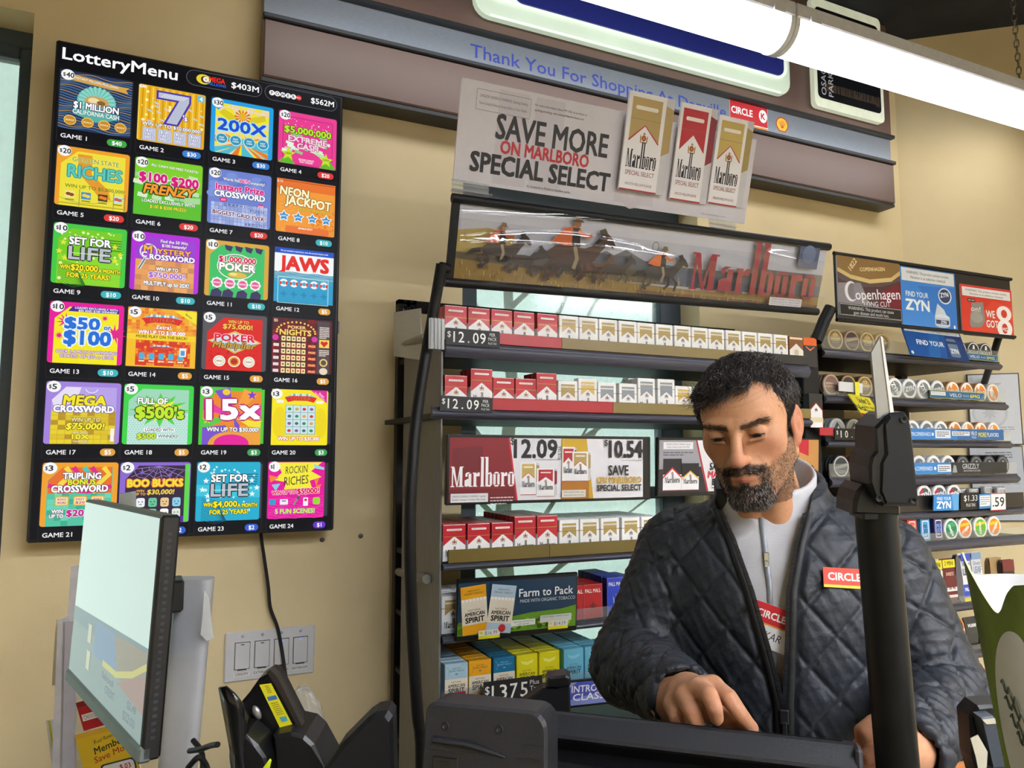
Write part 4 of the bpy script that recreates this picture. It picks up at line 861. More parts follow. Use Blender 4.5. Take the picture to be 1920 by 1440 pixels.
# clip on the pole
b = MB(); p = W(800, 608, 1.54); b.box((p[0], p[1]-.016, p[2]-.056), (p[0]+.036, p[1]-.012, p[2]+.012), ch=.001)
for k in range(4): b.box((p[0]+.004+k*.008, p[1]-.02, p[2]-.056), (p[0]+.006+k*.008, p[1]-.016, p[2]+.012))
wpart('pole_clip', b, glassy('milky_clip', (.8, .82, .84), .45, .15), rack)

# ------------------------------------------------------------------ packs
PACKM = mat('pack_print', attr=True, rough=.38, var=.02, coat=.08, spec=.4)
TEAR = mat('gold_tear_strip', '#a8823a', rough=.3, metal=.4); TEARS = mat('silver_tear_strip', '#9a9aa6', rough=.3, metal=.4)
PWD, PHT, PDP = .0545, .088, .0225
PK = {}
def pack_mesh(kind, tall=False):
    key = (kind, tall)
    if key in PK: return PK[key]
    h = PHT+(.012 if tall else 0); A = Art(.001); w_, H = PWD*1000, h*1000
    side = {'red': '#b01e2c', 'pall_red': '#a81620', 'pall_blue': '#1c3cb0', 'black': '#1c1b1e', 'brown': '#7a4a22', 'orange_black': '#2a2528', 'as_blue': '#a9c8d8', 'as_orange': '#e8a51c', 'as_teal': '#17688f', 'as_yellow': '#dcd21c', 'as_sky': '#68b4d2'}.get(kind, '#f1f1f2')
    top = side
    body = '#f3f3f4'
    if kind.startswith('as_') or kind.startswith('pall') or kind in ('black', 'brown', 'orange_black'): body = side
    A.mb.box((0, 0, -h), (PWD, PDP, 0), 0, body, ch=.0012)
    if kind == 'red': A.mb.box((-.0001, .0008, -h*.42), (PWD+.0001, PDP-.0008, .0001), 0, side)
    dz = 6 if tall else 0
    if kind in ('red', 'gold', 'silver', 'white_gold'):
        c = {'red': '#b4202e', 'gold': '#a8935a', 'silver': '#8d949c', 'white_gold': '#d2b46a'}[kind]; m = 0.6 if kind == 'red' else 8
        A.poly([(m, 1.5 if kind == 'red' else 7), (w_-m, 1.5 if kind == 'red' else 7), (w_-m, 47+dz), (w_/2, 26+dz), (m, 47+dz)], c) if kind == 'red' else A.poly([(m, 9), (w_-m, 9), (w_-m, 42+dz), (w_/2, 28+dz), (m, 42+dz)], c)
        A.rrect(w_*.16, 9.5 if kind == 'red' else 14, w_*.84, 14 if kind == 'red' else 17.5, 2 if kind == 'red' else 1.6, '#eee8e2'); A.text('FILTER CIGARETTES', w_/2, 11.7 if kind == 'red' else 15.8, 1.7, '#8a7a74', w=w_*.55)
        crest(A, w_/2, 39+dz, 11, '#a07a3c' if kind == 'red' else '#7a7a80', '#a02434' if kind == 'red' else '#8c3a3a'); A.rect(2, 27.5+dz, w_-2, 27.8+dz, '#00000f' if False else '#8a7060')
        logotype(A, 6, 70+dz, w_-12, 21, '#17161a'); A.text('KINGS', w_/2, 77+dz, 3, '#333333')
    elif kind.startswith('as_'):
        if kind in ('as_blue', 'as_orange', 'as_teal'):
            A.rect(.5, 33, w_-.5, H-.5, '#eadfc8'); fg = '#3a4a58' if kind != 'as_teal' else '#9ac4dc'
            A.text('MADE WITH', w_/2, 11, 3, fg, w=20); A.text('ORGANIC TOBACCO', w_/2, 16, 3.4, fg, w=36); A.ell(w_/2, 23, 3.6, 1, fg, 8); A.stroke([(4, 6), (12, 14), (8, 26)], .4, fg); ty = 40
            A.rect(.5, H-18, w_-.5, H-.5, side)
        else:
            A.poly([(10, 13), (w_/2, 17), (w_-10, 13), (w_-14, 20), (w_/2, 24), (14, 20)], '#e8e87a' if kind == 'as_yellow' else '#8cc8de'); ty = 36
        A.text('NATURAL', w_/2, ty, 3.4, '#6a5a3c', w=24); A.text('AMERICAN', w_/2, ty+8, 7, '#1c1a18', w=40, b=.02); A.text('SPIRIT', w_/2, ty+18, 9.5, '#1c1a18', w=38, b=.04)
    elif kind.startswith('pall'):
        A.text('PALL MALL', w_/2, 16, 9, '#f0eeea', w=44, b=.015); crest(A, w_/2, 52, 20, '#7a2028' if kind == 'pall_red' else '#8a94c8', '#5a1218'); A.frame(1, 1, w_-1, H-1, .5, '#d8a0a0')
    elif kind == 'black':
        A.poly([(1, 48), (w_/2, 25), (w_-1, 48), (w_-1, H-1), (1, H-1)], '#a81c30'); A.poly([(3.5, 50), (w_/2, 29), (w_-3.5, 50), (w_-3.5, H-1), (3.5, H-1)], '#efeff0'); crest(A, w_/2, 47, 11, '#222222', '#222222'); A.rect(1, 70, w_-1, 84, '#d8cca8')
    elif kind == 'brown':
        A.poly([(1, 42), (w_/2, 22), (w_-1, 42), (w_-1, H-1), (1, H-1)], '#efe6dc'); A.rect(3, 4, w_-3, 10, '#e8d4b8'); A.rrect(w_*.36, 40, w_*.64, 60, 6, '#c8bca8')
    elif kind == 'orange_black':
        A.rect(1, 1, w_-1, 24, '#d8601c'); A.poly([(10, 26), (w_/2, 36), (w_-10, 26), (w_-10, 29), (w_/2, 40), (10, 29)], '#e87a4a')
    me = A.mb.mesh('pack_'+kind, PACKM); PK[key] = me; return me
tear_me = {}
def tear(h, m):
    if (h, m.name) not in tear_me:
        b = MB(); b.box((-.0003, -.0008, -.0007), (PWD+.0003, PDP+.0003, .0007)); tear_me[(h, m.name)] = b.mesh('tear_strip', m)
    return tear_me[(h, m.name)]
KN = {'red': ('red and white cigarette pack', 'cigarette_pack'), 'gold': ('gold and white cigarette pack', 'cigarette_pack'), 'silver': ('silver and white cigarette pack', 'cigarette_pack'), 'white_gold': ('pale gold and white cigarette pack', 'cigarette_pack'),
      'black': ('black and white cigarette pack', 'cigarette_pack'), 'brown': ('brown cigarette pack', 'cigarette_pack'), 'orange_black': ('orange and black cigarette pack', 'cigarette_pack'), 'pall_red': ('dark red cigarette pack', 'cigarette_pack'), 'pall_blue': ('royal blue cigarette pack', 'cigarette_pack'),
      'as_blue': ('pale blue organic cigarette pack', 'cigarette_pack'), 'as_orange': ('orange organic cigarette pack', 'cigarette_pack'), 'as_teal': ('deep teal organic cigarette pack', 'cigarette_pack'), 'as_yellow': ('yellow cigarette pack', 'cigarette_pack'), 'as_sky': ('sky blue cigarette pack', 'cigarette_pack')}
rpk = random.Random(21)
def put_pack(kind, x, y, zbase, label, tall=False, group=None, strip=True, rot=0.0):
    h = PHT+(.012 if tall else 0)
    o = link(KN[kind][1], pack_mesh(kind, tall), None, (x, y, zbase+h), (0, 0, rot)); tag(o, label, 'cigarettes', group)
    if strip and (kind in ('red', 'gold', 'silver', 'white_gold')): link('tear_strip', tear(h, TEARS if kind == 'silver' else TEAR), o, (0, 0, -.027))
    return o
def row(cols, y, zbase, shelfname, deep, group, tall=(), dz={}, deepcols=None):
    for i, (x, k) in enumerate(cols):
        t_ = i in tall
        put_pack(k, x, y+rpk.uniform(0, .003), zbase+dz.get(i, 0), '%s, %s from the left on the %s shelf' % (KN[k][0], ORD[i], shelfname), t_, group, rot=rpk.uniform(-.012, .012))
        nd = deep if deepcols is None else deepcols.get(i, 0)
        for d in range(nd):
            put_pack(k, x, y+(PDP+.0012)*(d+1)+.003, zbase+dz.get(i, 0), 'pack %s behind the %s front pack from the left, %s shelf' % (ORD[d], ORD[i], shelfname), t_, group, strip=False)
def xcols(pxs, py): return [W(p, py, YS)[0] for p in pxs]
# top shelf: 20 packs
xa = xcols([835, 880, 923, 966, 1010], 610); kinds = ['red']*5
x = W(1050, 625, YS)[0]
while len(xa) < 18: xa.append(x); x += .0582
xa += [x-.0, x+.0565]; kinds += ['gold']*13+['brown', 'orange_black']
row(list(zip(xa, kinds)), YS+.004, S1[0]-.03, 'top', 0, 'packs on the top shelf', deepcols={0: 3})
# second shelf
x2 = xcols([836, 885, 927, 969, 1008, 1049, 1087, 1123, 1163, 1199, 1235, 1269], 735); k2 = ['red', 'red', 'red', 'red', 'red', 'gold', 'white_gold', 'silver', 'silver', 'silver', 'silver', 'white_gold']
x = x2[-1]+.06
for k in ['gold', 'gold', 'silver', 'silver']: x2.append(x); k2.append(k); x += .059
row(list(zip(x2, k2)), YS+.004, S2[0]-.038, 'second', 0, 'packs on the second shelf', tall=(1, 4, 9, 10), dz={1: .006, 4: .004, 9: .004, 10: .004, 6: .008}, deepcols={0: 4, 1: 2, 4: 2, 5: 2, 8: 2, 9: 2})
# middle shelf, rows behind show
x3 = xcols([832, 879, 924, 967, 1009, 1051, 1090, 1129, 1168], 980); k3 = ['red']*5+['gold']*10
while len(x3) < 15: x3.append(x3[-1]+.0595)
row(list(zip(x3, k3)), YS+.004, S3[0]-.033, 'middle', 6, 'packs on the middle shelf', tall=(3, 4), deepcols={i: (7 if i < 10 else 0) for i in range(15)})
# fourth shelf
x4 = [RX0+.002]+xcols([1063, 1097, 1141, 1182], 1120); k4 = ['gold', 'pall_red', 'pall_red', 'pall_blue', 'pall_blue']
for k in range(3): x4.insert(1, x4[0]+.0585*(3-k)); k4.insert(1, 'silver')
x4.sort()
row(list(zip(x4, k4)), YS+.006, S4[0]-.034, 'fourth', 5, 'packs on the fourth shelf', tall=(6,))
# fifth shelf
x5 = xcols([836, 882, 928, 971, 1014, 1060, 1100], 1260); k5 = ['as_blue', 'as_orange', 'as_teal', 'as_yellow', 'as_yellow', 'as_sky', 'as_sky']
row(list(zip(x5, k5)), YS+.006, S5[0]-.034, 'fifth', 8, 'organic and yellow packs on the fifth shelf')
# price tags
def tagboard(name, TL, TR, BL, fn, label, cat='price tag', back='#121214', parent=None, m=None):
    o = thing(name, label, cat); w_, h_ = place(o, TL, TR, BL)
    b = MB(); b.box((0, 0, -h_/1000), (w_/1000, .004, 0), c=back, ch=.0008); b.build('board', STRIPM, o)
    A = Art(); fn(A, w_, h_); A.build('print', m or PAPER, o, (0, -.0002, 0)); return o
def price(A, w_, h_, t, unit=('PER', 'PACK', 'PLUS TAX')):
    A.rect(0, 0, w_, h_, '#131316'); A.text('$', w_*.06, h_*.36, h_*.34, '#e8e8e6'); n = len(t)
    for i, c in enumerate(t): A.text(c, w_*(.15+.53*i/max(n-1, 1)), h_*.5, h_*.62, '#f4f4f2', w=(None if c in '1.' else h_*.36), b=.01)
    for i, u_ in enumerate(unit): A.text(u_, w_*.86, h_*(.24+.26*i), h_*(.2 if i < 2 else .13), '#e4e4e2', w=w_*.16 if u_ != 'PER' else w_*.11)
tagboard('price_tag', W(836, 614, YS-.012), W(937, 622, YS-.012), W(836, 646, YS-.012), lambda A, w, h: price(A, w, h, '12.09'), 'black price tag with white digits on the top cigarette shelf')
tagboard('price_tag', W(826, 741, YS-.012), W(924, 747, YS-.012), W(826, 770, YS-.012), lambda A, w, h: price(A, w, h, '12.09'), 'black price tag with white digits on the second cigarette shelf')
tagboard('price_tag', W(907, 1280, YS-.03), W(1017, 1266, YS-.03), W(906, 1324, YS-.03), lambda A, w, h: price(A, w, h, '1375', ('Plus', 'Tax')), 'large black price tag reading 1375 on the lowest cigarette shelf in view')
tagboard('price_tag', W(834, 1302, YS-.012), W(873, 1296, YS-.012), W(834, 1318, YS-.012), lambda A, w, h: A.rect(0, 0, w, h, '#8c141c'), 'dark red plain tag left of the large 1375 price tag', back='#8c141c')

# ------------------------------------------------------------------ signs
WARN = "SURGEON GENERAL'S WARNING: Cigarette"; WARN2 = 'Smoke Contains Carbon Monoxide.'
def packart(A, x, y, w, h, kind='red', side=0.0, txt=True):
    """drawing of a cigarette pack inside a poster"""
    sk = h*.06
    if side: A.poly([(x+w, y), (x+w+side, y+h*.04), (x+w+side, y+h*.94), (x+w, y+h)], '#c9c7cc'); A.poly([(x+w, y+h*.08), (x+w+side, y+h*.11), (x+w+side, y+h*.55), (x+w, y+h*.6)], {'gold': '#a8905a', 'red': '#7c1c28', 'gold2': '#a08a50'}.get(kind, '#8a8a90'))
    A.rect(x, y, x+w, y+h, '#efedf0')
    c = {'red': '#b01e2a', 'gold': '#b2985c', 'gold2': '#c2a75c', 'black': '#1d1c20', 'blackg': '#1d1c20'}[kind]
    if kind.startswith('black'):
        A.rect(x, y, x+w, y+h*.5, c); A.poly([(x, y+h*.56), (x+w/2, y+h*.27), (x+w, y+h*.56), (x+w, y+h*.62), (x, y+h*.62)], '#c02a34' if kind == 'black' else '#d8b040'); A.poly([(x, y+h*.62), (x+w/2, y+h*.33), (x+w, y+h*.62), (x+w, y+h), (x, y+h)], '#efedf0')
    else:
        m = w*.1 if kind != 'red' else w*.09
        A.poly([(x+m, y+h*.05), (x+w-m, y+h*.05), (x+w-m, y+h*.48), (x+w/2, y+h*.31), (x+m, y+h*.48)], c); 
        if kind.startswith('gold'): A.stroke([(x+m, y+h*.49), (x+w/2, y+h*.32), (x+w-m, y+h*.49)], w*.035, '#b02a30')
        A.rrect(x+w*.2, y+h*.13, x+w*.8, y+h*.17, h*.018, '#f0ebe0'); A.stroke([(x+m, y+h*.265), (x+w-m, y+h*.265)], h*.004, '#7a6a44')
    crest(A, x+w/2, y+h*.45, h*.1, '#a8843c'); logotype(A, x+w*.1, y+h*.76, w*.8, h*.27, '#1a191c')
    if txt: A.text('SPECIAL SELECT', x+w/2, y+h*.815, h*.045, '#8a2c30', w=w*.78); A.text('SMOOTH MELLOW FLAVOR', x+w/2, y+h*.93, h*.026, '#8a5a50', w=w*.72)
    A.rect(x, y+h*.985, x+w, y+h, '#a02028')
# --- top card SAVE MORE, leaning forward
TL, TR, BL = W(866, 145, 1.475), W(1419, 262, 1.475), W(842, 338, 1.535)
s = thing('promo_card', 'big pale grey promo card reading SAVE MORE, topmost above the shelves', 'sign'); w_, h_ = place(s, TL, TR, BL)
b = MB(); b.box((0, 0, -h_/1000), (w_/1000, .004, 0), c='#d9d5da'); b.build('board', STRIPM, s)
A = Art(); A.rect(0, 0, w_, h_, '#d4d0d8')
for x0, x1 in ((.11, .2), (.22, .31), (.5, .55), (.58, .63)): A.poly([(w_*x0, 8), (w_*x1, 8), (w_*(x1+.01), h_-8), (w_*x0, h_-8)], '#cac5ce')
A.ell(w_*.56, h_*.72, w_*.045, h_*.3, '#cdc4cd', 20); A.ell(w_*.56, h_*.72, w_*.02, h_*.18, '#d4d0d8', 16)
A.frame(w_*.045, h_*.07, w_*.205, h_*.27, .8, '#55525a'); A.text("SURGEON GENERAL'S WARNING: Quitting Smoking", w_*.125, h_*.13, 6, '#55525a', w=w_*.14); A.text('Now Greatly Reduces Serious Risks to Your Health.', w_*.125, h_*.2, 6, '#55525a', w=w_*.14)
A.text('For more information about PM USA, its products or', w_*.30, h_*.115, 5, '#3a383e', w=w_*.165, b=.01); A.text('quitting smoking, visit www.philipmorrisusa.com', w_*.295, h_*.165, 5, '#3a383e', w=w_*.155, b=.01)
A.text('SAVE MORE', w_*.285, h_*.395, h_*.235, '#232227', w=w_*.35, b=.03); A.text('ON MARLBORO', w_*.265, h_*.59, h_*.125, '#b3232c', w=w_*.275, b=.04); A.text('SPECIAL SELECT', w_*.262, h_*.775, h_*.185, '#1b1a1e', w=w_*.435, b=.05)
A.text('As compared to Marlboro Nonfilter packs.', w_*.285, h_*.94, 5, '#3a383e', w=w_*.14, b=.01)
A.text('(C) Please smoke responsibly. Packaging is shown smaller', w_*.87, h_*.95, 4, '#77747c', w=w_*.1)
A.build('print', PAPER, s, (0, -.0002, 0))
# the three pictured packs are a die-cut layer standing proud of the card
def diecut(name, px, kind, x0, dy, wd, ht, y0):
    sd = wd*.22; b = MB(); b.prism([(x0-2, -y0), (x0+wd+sd, -y0), (x0+wd+sd, -y0-ht), (x0-2, -y0-ht)], 0, 3, axis=1, c='#c9c6cb')
    q = MB(); q.V = [(a/1000, c/1000-.004-dy, d/1000) for a, c, d in b.V]; q.F = b.F; q.M = b.M; q.C = b.C; q.S = b.S
    o = q.build(name, STRIPM, s)
    A = Art(); packart(A, x0, y0, wd, ht, kind, sd); A.build('pack_print', PAPER, o, (0, -.0042-dy, 0))
# local mm positions from the photo
Mi = np.array(s.matrix_world.inverted())
def sl(px, py, Y):
    p = W(px, py, Y); v = Mi@np.array([*p, 1]); return v[0]*1000, -v[2]*1000
for nm, kd, pt, pb, wr, dy in (('cutout_pack', 'gold2', (1346, 218), (1317, 380), (1407, 1372), .000), ('cutout_pack', 'red', (1276, 196), (1240, 372), (1340, 1305), .005), ('cutout_pack', 'gold', (1183, 176), (1137, 352), (1262, 1228), .010)):
    xt, yt = sl(*pt, 1.48); xb, yb = sl(*pb, 1.53); xr, yr = sl(wr[0], pt[1]+12, 1.48)
    wd = (xr-xt)*.86; diecut(nm, None, kd, (xt+xb)/2, dy, wd, (yb-yt)*1.0, yt)
# clips holding the card
CLIPM = glassy('clip_plastic', (.92, .93, .94), .22, .08)
for i, (px, py) in enumerate(((848, 335), (1330, 410))):
    a = W(px, py, 1.52); o = thing('sign_clip', 'clear plastic clip under the SAVE MORE card, %s end' % ('left' if i == 0 else 'right'), 'clip', a, None, 'clear clips under the top card')
    b = MB(); b.box((0, 0, -.062), (.088, .003, .0)); b.build('clip_back', CLIPM, o)
    b = MB()
    for k in range(4): b.box((.0, -.004, -.05+k*.012), (.088, 0, -.047+k*.012))
    b.box((-.004, -.014, -.03), (.092, .0, -.026)); b.build('clip_ribs', CLIPM, o)
# --- landscape banner with riders in a rippled clear sleeve
TL, TR, BL = W(850, 371, 1.50), W(1553, 463, 1.50), W(849, 530, 1.555)
s = thing('banner', 'wide framed banner with galloping riders and large red lettering above the packs', 'banner'); w_, h_ = place(s, TL, TR, BL)
b = MB(); b.box((0, .002, -h_/1000), (w_/1000, .006, 0), c='#26262a'); b.build('board', STRIPM, s)
for z0 in (0, -h_/1000):
    b = MB(); b.tube([(-.003, 0, z0), (w_/1000+.003, 0, z0)], .0105, 12); b.build('frame_rail', BLKM, s)
b = MB(); b.box((-.002, -.004, -h_/1000), (.016, .004, 0)); b.build('frame_end', BLKM, s)
A = Art(); u0 = 16; A.rect(u0, 0, w_, h_, '#adb0be'); A.rect(u0, h_*.0, w_, h_*.22, '#bbbdca'); rb = random.Random(8)
A.poly([(u0, h_*.36), (w_*.08, h_*.3), (w_*.14, h_*.36), (w_*.14, h_*.62), (u0, h_*.62)], '#a08a4c'); A.poly([(w_*.33, h_*.5), (w_*.36, h_*.42), (w_*.38, h_*.47), (w_*.41, h_*.38), (w_*.46, h_*.5), (w_*.5, h_*.52), (w_*.6, h_*.54), (w_, h_*.5), (w_, h_*.66), (w_*.3, h_*.66)], '#565a66')
A.rect(w_*.44, h_*.58, w_, h_*.8, '#535a6c'); A.rect(u0, h_*.62, w_*.5, h_*.8, '#5a503e'); A.rect(w_*.78, h_*.44, w_, h_*.62, '#6a6668')
A.poly([(u0, h_*.7), (w_*.3, h_*.78), (w_*.6, h_*.84), (w_, h_*.78), (w_, h_), (u0, h_)], '#8a6f3a'); A.rect(w_*.45, h_*.9, w_, h_, '#6b4c34')
for i in range(260):
    x = rb.uniform(u0, w_); y = h_*rb.uniform(.74, .98); A.stroke([(x, y), (x+rb.uniform(-3, 3), y-rb.uniform(5, 16))], rb.uniform(.8, 1.8), rb.choice(['#a58a48', '#7a6030', '#c0a85c', '#6a5230']))
def horse(A, x, y, s, c, rider=True, cc='#b5552a', dark='#241f20'):
    P = lambda *q: [(x+a*s, y+b_*s) for a, b_ in q]
    A.poly(P((-60, -6), (-40, -22), (0, -24), (30, -22), (48, -30), (66, -52), (78, -60), (90, -52), (104, -34), (98, -28), (84, -34), (70, -20), (56, 2), (30, 10), (-20, 12), (-44, 8)), c)
    A.poly(P((66, -52), (60, -62), (74, -68), (80, -60), (60, -30), (52, -34)), dark); A.poly(P((-58, -10), (-86, -4), (-104, 14), (-90, 12), (-58, 4)), dark)
    for a0, b0, a1, b1, a2, b2 in ((44, 4, 66, 22, 60, 48), (34, 6, 36, 30, 20, 44), (-40, 4, -60, 24, -48, 50), (-30, 8, -34, 32, -60, 44)): A.stroke(P((a0, b0), (a1, b1), (a2, b2)), 9*s, c)
    if rider:
        A.poly(P((-50, -30), (-24, -58), (2, -66), (16, -60), (10, -26), (-18, -24)), cc); A.poly(P((-4, -62), (14, -62), (18, -24), (-2, -22)), dark); A.stroke(P((10, -56), (30, -46), (44, -50)), 8*s, cc)
        A.stroke(P((6, -24), (14, 0), (8, 22)), 9*s, '#8a7a60'); A.ell(x+8*s, y-70*s, 7*s, 8*s, '#8a5a40', 10); A.poly(P((-8, -74), (22, -74), (16, -78), (14, -86), (0, -86), (-2, -78)), '#5a4630')
horse(A, w_*.105, h_*.58, .78, '#35292a'); 
for q in range(5): horse(A, w_*(.16+.055*q), h_*(.66+.01*(q % 2)), .6, ['#3a2c2a', '#46403e', '#2f2628', '#5a3626', '#3a302e'][q], False)
horse(A, w_*.27, h_*.56, 1.15, '#3c2420', True, '#c05c2c'); horse(A, w_*.50, h_*.66, .82, '#272226', True, '#c8622e'); A.stroke([(w_*.478+9*math.cos(a), h_*.30+13*math.sin(a)) for a in np.linspace(0, 6.3, 13)], 1.6, '#4a4038')
logotype(A, w_*.585, h_*.82, w_*.385, h_*.75, '#8a2733'); A.rect(w_*.9, h_*.04, w_*.965, h_*.36, '#3e4c70'); A.ell(w_*.932, h_*.15, w_*.022, w_*.022, '#5a6a90', 16)
A.rect(w_*.83, h_*.83, w_*.935, h_*.95, '#cfcbd2'); A.text("SURGEON GENERAL'S WARNING: Smoking", w_*.8825, h_*.855, 4, '#55525c', w=w_*.095); A.text('Causes Lung Cancer, Heart Disease,', w_*.8825, h_*.89, 4, '#55525c', w=w_*.095); A.text('Emphysema, And May Complicate Pregnancy.', w_*.8825, h_*.925, 4, '#55525c', w=w_*.095)
A.text('For more information about PM USA and its products', w_*.76, h_*.9, 3.6, '#b8a48c', w=w_*.115)
A.build('print', GLOSS, s, (0, .0018, 0))
nx, nz = 60, 16; b = MB(); V = []; F = []
for j in range(nz+1):
    for i in range(nx+1):
        u_, v_ = i/nx, j/nz
        V.append((.016+u_*(w_/1000-.016), -.008-.012*math.sin(math.pi*v_)*(1+.5*math.sin(3.1*u_*2+1))-.0045*math.sin(13*v_+2.2*math.sin(5*u_))*math.sin(math.pi*v_), -v_*h_/1000))
for j in range(nz):
    for i in range(nx): F.append((j*(nx+1)+i, j*(nx+1)+i+1, (j+1)*(nx+1)+i+1, (j+1)*(nx+1)+i))
b.add(V, F, smooth=True); b.build('clear_sleeve', glassy('sleeve_plastic', (1, 1, 1), .02, .03), s)
# --- price sign under the second shelf
TL, TR, BL = W(838, 814, YS-.03), W(1220, 819, YS-.03), W(829, 948, YS-.026)
s = thing('price_sign', 'wide red and white cigarette price sign showing two prices', 'sign'); w_, h_ = place(s, TL, TR, BL)
b = MB(); b.box((0, 0, -h_/1000), (w_/1000, .012, 0), c='#111113', ch=.002); b.build('frame', STRIPM, s)
A = Art(); m = 7; A.rect(m, m, w_-24, h_-m, '#e4e2e8'); A.poly([(m, m), (w_*.278, m), (w_*.318, h_-m), (m, h_-m)], '#7e1620')
A.poly([(m+6, h_*.2), (w_*.16, h_*.16), (w_*.16, h_*.5), (m+6, h_*.62)], '#6c121b'); A.rect(m, h_*.78, w_*.305, h_-m, '#6a1219'); A.stroke([(w_*.278, m), (w_*.318, h_-m)], 4, '#c01c2c')
logotype(A, m+4, h_*.745, w_*.285, h_*.42, '#f2f0f2'); A.rect(m+4, h_*.84, w_*.185, h_*.965, '#e8e6ea'); A.text(WARN, w_*.1, h_*.88, 4.6, '#55505a', w=w_*.15); A.text(WARN2, w_*.1, h_*.925, 4.6, '#55505a', w=w_*.15); A.lines(w_*.195, h_*.9, w_*.3, 3, 7, 2.4, '#d8c8ca', 5)
A.text('$', w_*.294, h_*.09, 15, '#17161a', b=.01); A.text('12.09', w_*.405, h_*.2, h_*.26, '#17161a', w=w_*.205, b=.045); A.text('PLUS TAX', w_*.521, h_*.26, 9, '#17161a', w=h_*.2, rot=90, b=.01); A.text('Price may include manufacturer funding', w_*.46, h_*.36, 3.4, '#55505a', w=w_*.12)
packart(A, w_*.332, h_*.4, w_*.075, h_*.48, 'gold2', 8, False); packart(A, w_*.41, h_*.49, w_*.085, h_*.42, 'red', 7, False)
A.poly([(w_*.53, m), (w_*.655, m), (w_*.69, h_-m), (w_*.53, h_-m)], '#c8a12c'); A.rect(w_*.53, h_*.68, w_*.668, h_-m, '#a86c1c'); packart(A, w_*.532, h_*.17, w_*.062, h_*.52, 'red', 5, False); packart(A, w_*.582, h_*.24, w_*.08, h_*.45, 'gold', 7, False)
A.rect(w_*.53, h_*.82, w_*.65, h_*.93, '#e4e0d4'); A.text(WARN, w_*.59, h_*.85, 4, '#6a6458', w=w_*.105); A.text(WARN2, w_*.59, h_*.895, 4, '#6a6458', w=w_*.1)
A.text('$', w_*.755, h_*.1, 15, '#17161a', b=.01); A.text('10.54', w_*.86, h_*.2, h_*.25, '#17161a', w=w_*.175, b=.045); A.text('PLUS TAX', w_*.958, h_*.25, 9, '#17161a', w=h_*.2, rot=90, b=.01); A.text('Price may include manufacturer funding', w_*.89, h_*.37, 3.4, '#55505a', w=w_*.11)
A.text('SAVE', w_*.82, h_*.53, h_*.15, '#17161a', w=w_*.105, b=.03); A.text('ON MARLBORO', w_*.825, h_*.68, h_*.095, '#c69a22', w=w_*.235, b=.04); A.text('SPECIAL SELECT', w_*.825, h_*.8, h_*.09, '#17161a', w=w_*.235, b=.045)
A.build('print', PAPER, s, (0, -.0003, 0))
# --- sign half hidden behind the man's head
TL, TR, BL = W(1234, 820, YS-.05), W(1534, 822, YS-.05), W(1225, 932, YS-.04)
s = thing('price_sign', 'grey and red cigarette sign half hidden behind the man', 'sign'); w_, h_ = place(s, TL, TR, BL)
b = MB(); b.box((0, 0, -h_/1000), (w_/1000, .012, 0), c='#111113', ch=.002); b.build('frame', STRIPM, s)
A = Art(); A.rect(4, 7, w_-4, h_-10, '#e4e2e8'); A.poly([(4, 7), (w_*.22, 7), (w_*.29, h_-10), (4, h_-10)], '#9a98a0'); A.poly([(4, h_*.54), (w_*.25, h_*.5), (w_*.285, h_-10), (4, h_-10)], '#2a282c'); A.stroke([(w_*.22, 7), (w_*.29, h_-10)], 5, '#b01e2c')
A.rect(w_*.03, h_*.08, w_*.2, h_*.2, '#e8e6ea'); A.text(WARN, w_*.115, h_*.115, 4.4, '#66606a', w=w_*.14); A.text(WARN2, w_*.115, h_*.16, 4.4, '#66606a', w=w_*.13); A.lines(w_*.03, h_*.25, w_*.2, 2, 6, 2.4, '#55525a', 5)
packart(A, w_*.03, h_*.36, w_*.105, h_*.54, 'black', 0, False); packart(A, w_*.135, h_*.44, w_*.1, h_*.46, 'blackg', 0, False)
A.text('SAVE ON', w_*.3, h_*.5, h_*.12, '#17161a', al='l', w=w_*.15, b=.03, sh=.1); A.text('MARLBORO', w_*.29, h_*.64, h_*.11, '#c01c2c', al='l', w=w_*.22, b=.05, sh=.1); A.text('BLACK', w_*.315, h_*.77, h_*.11, '#17161a', al='l', w=w_*.16, b=.05); A.stroke([(w_*.31, h_*.87), (w_*.35, h_*.87)], 2, '#333333'); A.text('$9.89', w_*.36, h_*.87, 8, '#c01c2c', al='l')
A.rect(w_*.74, 4, w_, h_, '#c28a4c')
for k in range(12): A.stroke([(w_*.74+k*6, 6), (w_*.75+k*6, h_-4)], 1.2, '#b47c40')
A.poly([(w_*.74, 4), (w_*.93, 4), (w_*.93, h_*.33), (w_*.84, h_*.22), (w_*.74, h_*.1)], '#b81c2c'); logotype(A, w_*.55, h_*.75, w_*.42, h_*.5, '#2a211c')
A.build('print', PAPER, s, (0, -.0003, 0))
# --- Farm to Pack
TL, TR, BL = W(858, 1087, YS-.03), W(1084, 1073, YS-.03), W(850, 1205, YS-.024)
s = thing('promo_sign', 'dark blue promo sign reading Farm to Pack with green leaves', 'sign'); w_, h_ = place(s, TL, TR, BL)
b = MB(); b.box((0, 0, -h_/1000), (w_/1000, .01, 0), c='#0d0d0f', ch=.002); b.build('frame', STRIPM, s)
A = Art(); A.rect(3, 8, w_-4, h_-12, '#21384e'); rl = random.Random(2)
A.poly([(3, h_*.72), (w_*.3, h_*.7), (w_*.6, h_*.62), (w_*.85, h_*.6), (w_-4, h_*.55), (w_-4, h_-12), (3, h_-12)], '#5f8a24')
for _ in range(70):
    x, y = rl.uniform(8, w_-12), rl.uniform(h_*.72, h_-18); A.ell(x, y, rl.uniform(5, 11), rl.uniform(3, 6), rl.choice(['#86ac34', '#4a6c1a', '#9cc048', '#3a5616']), 8)
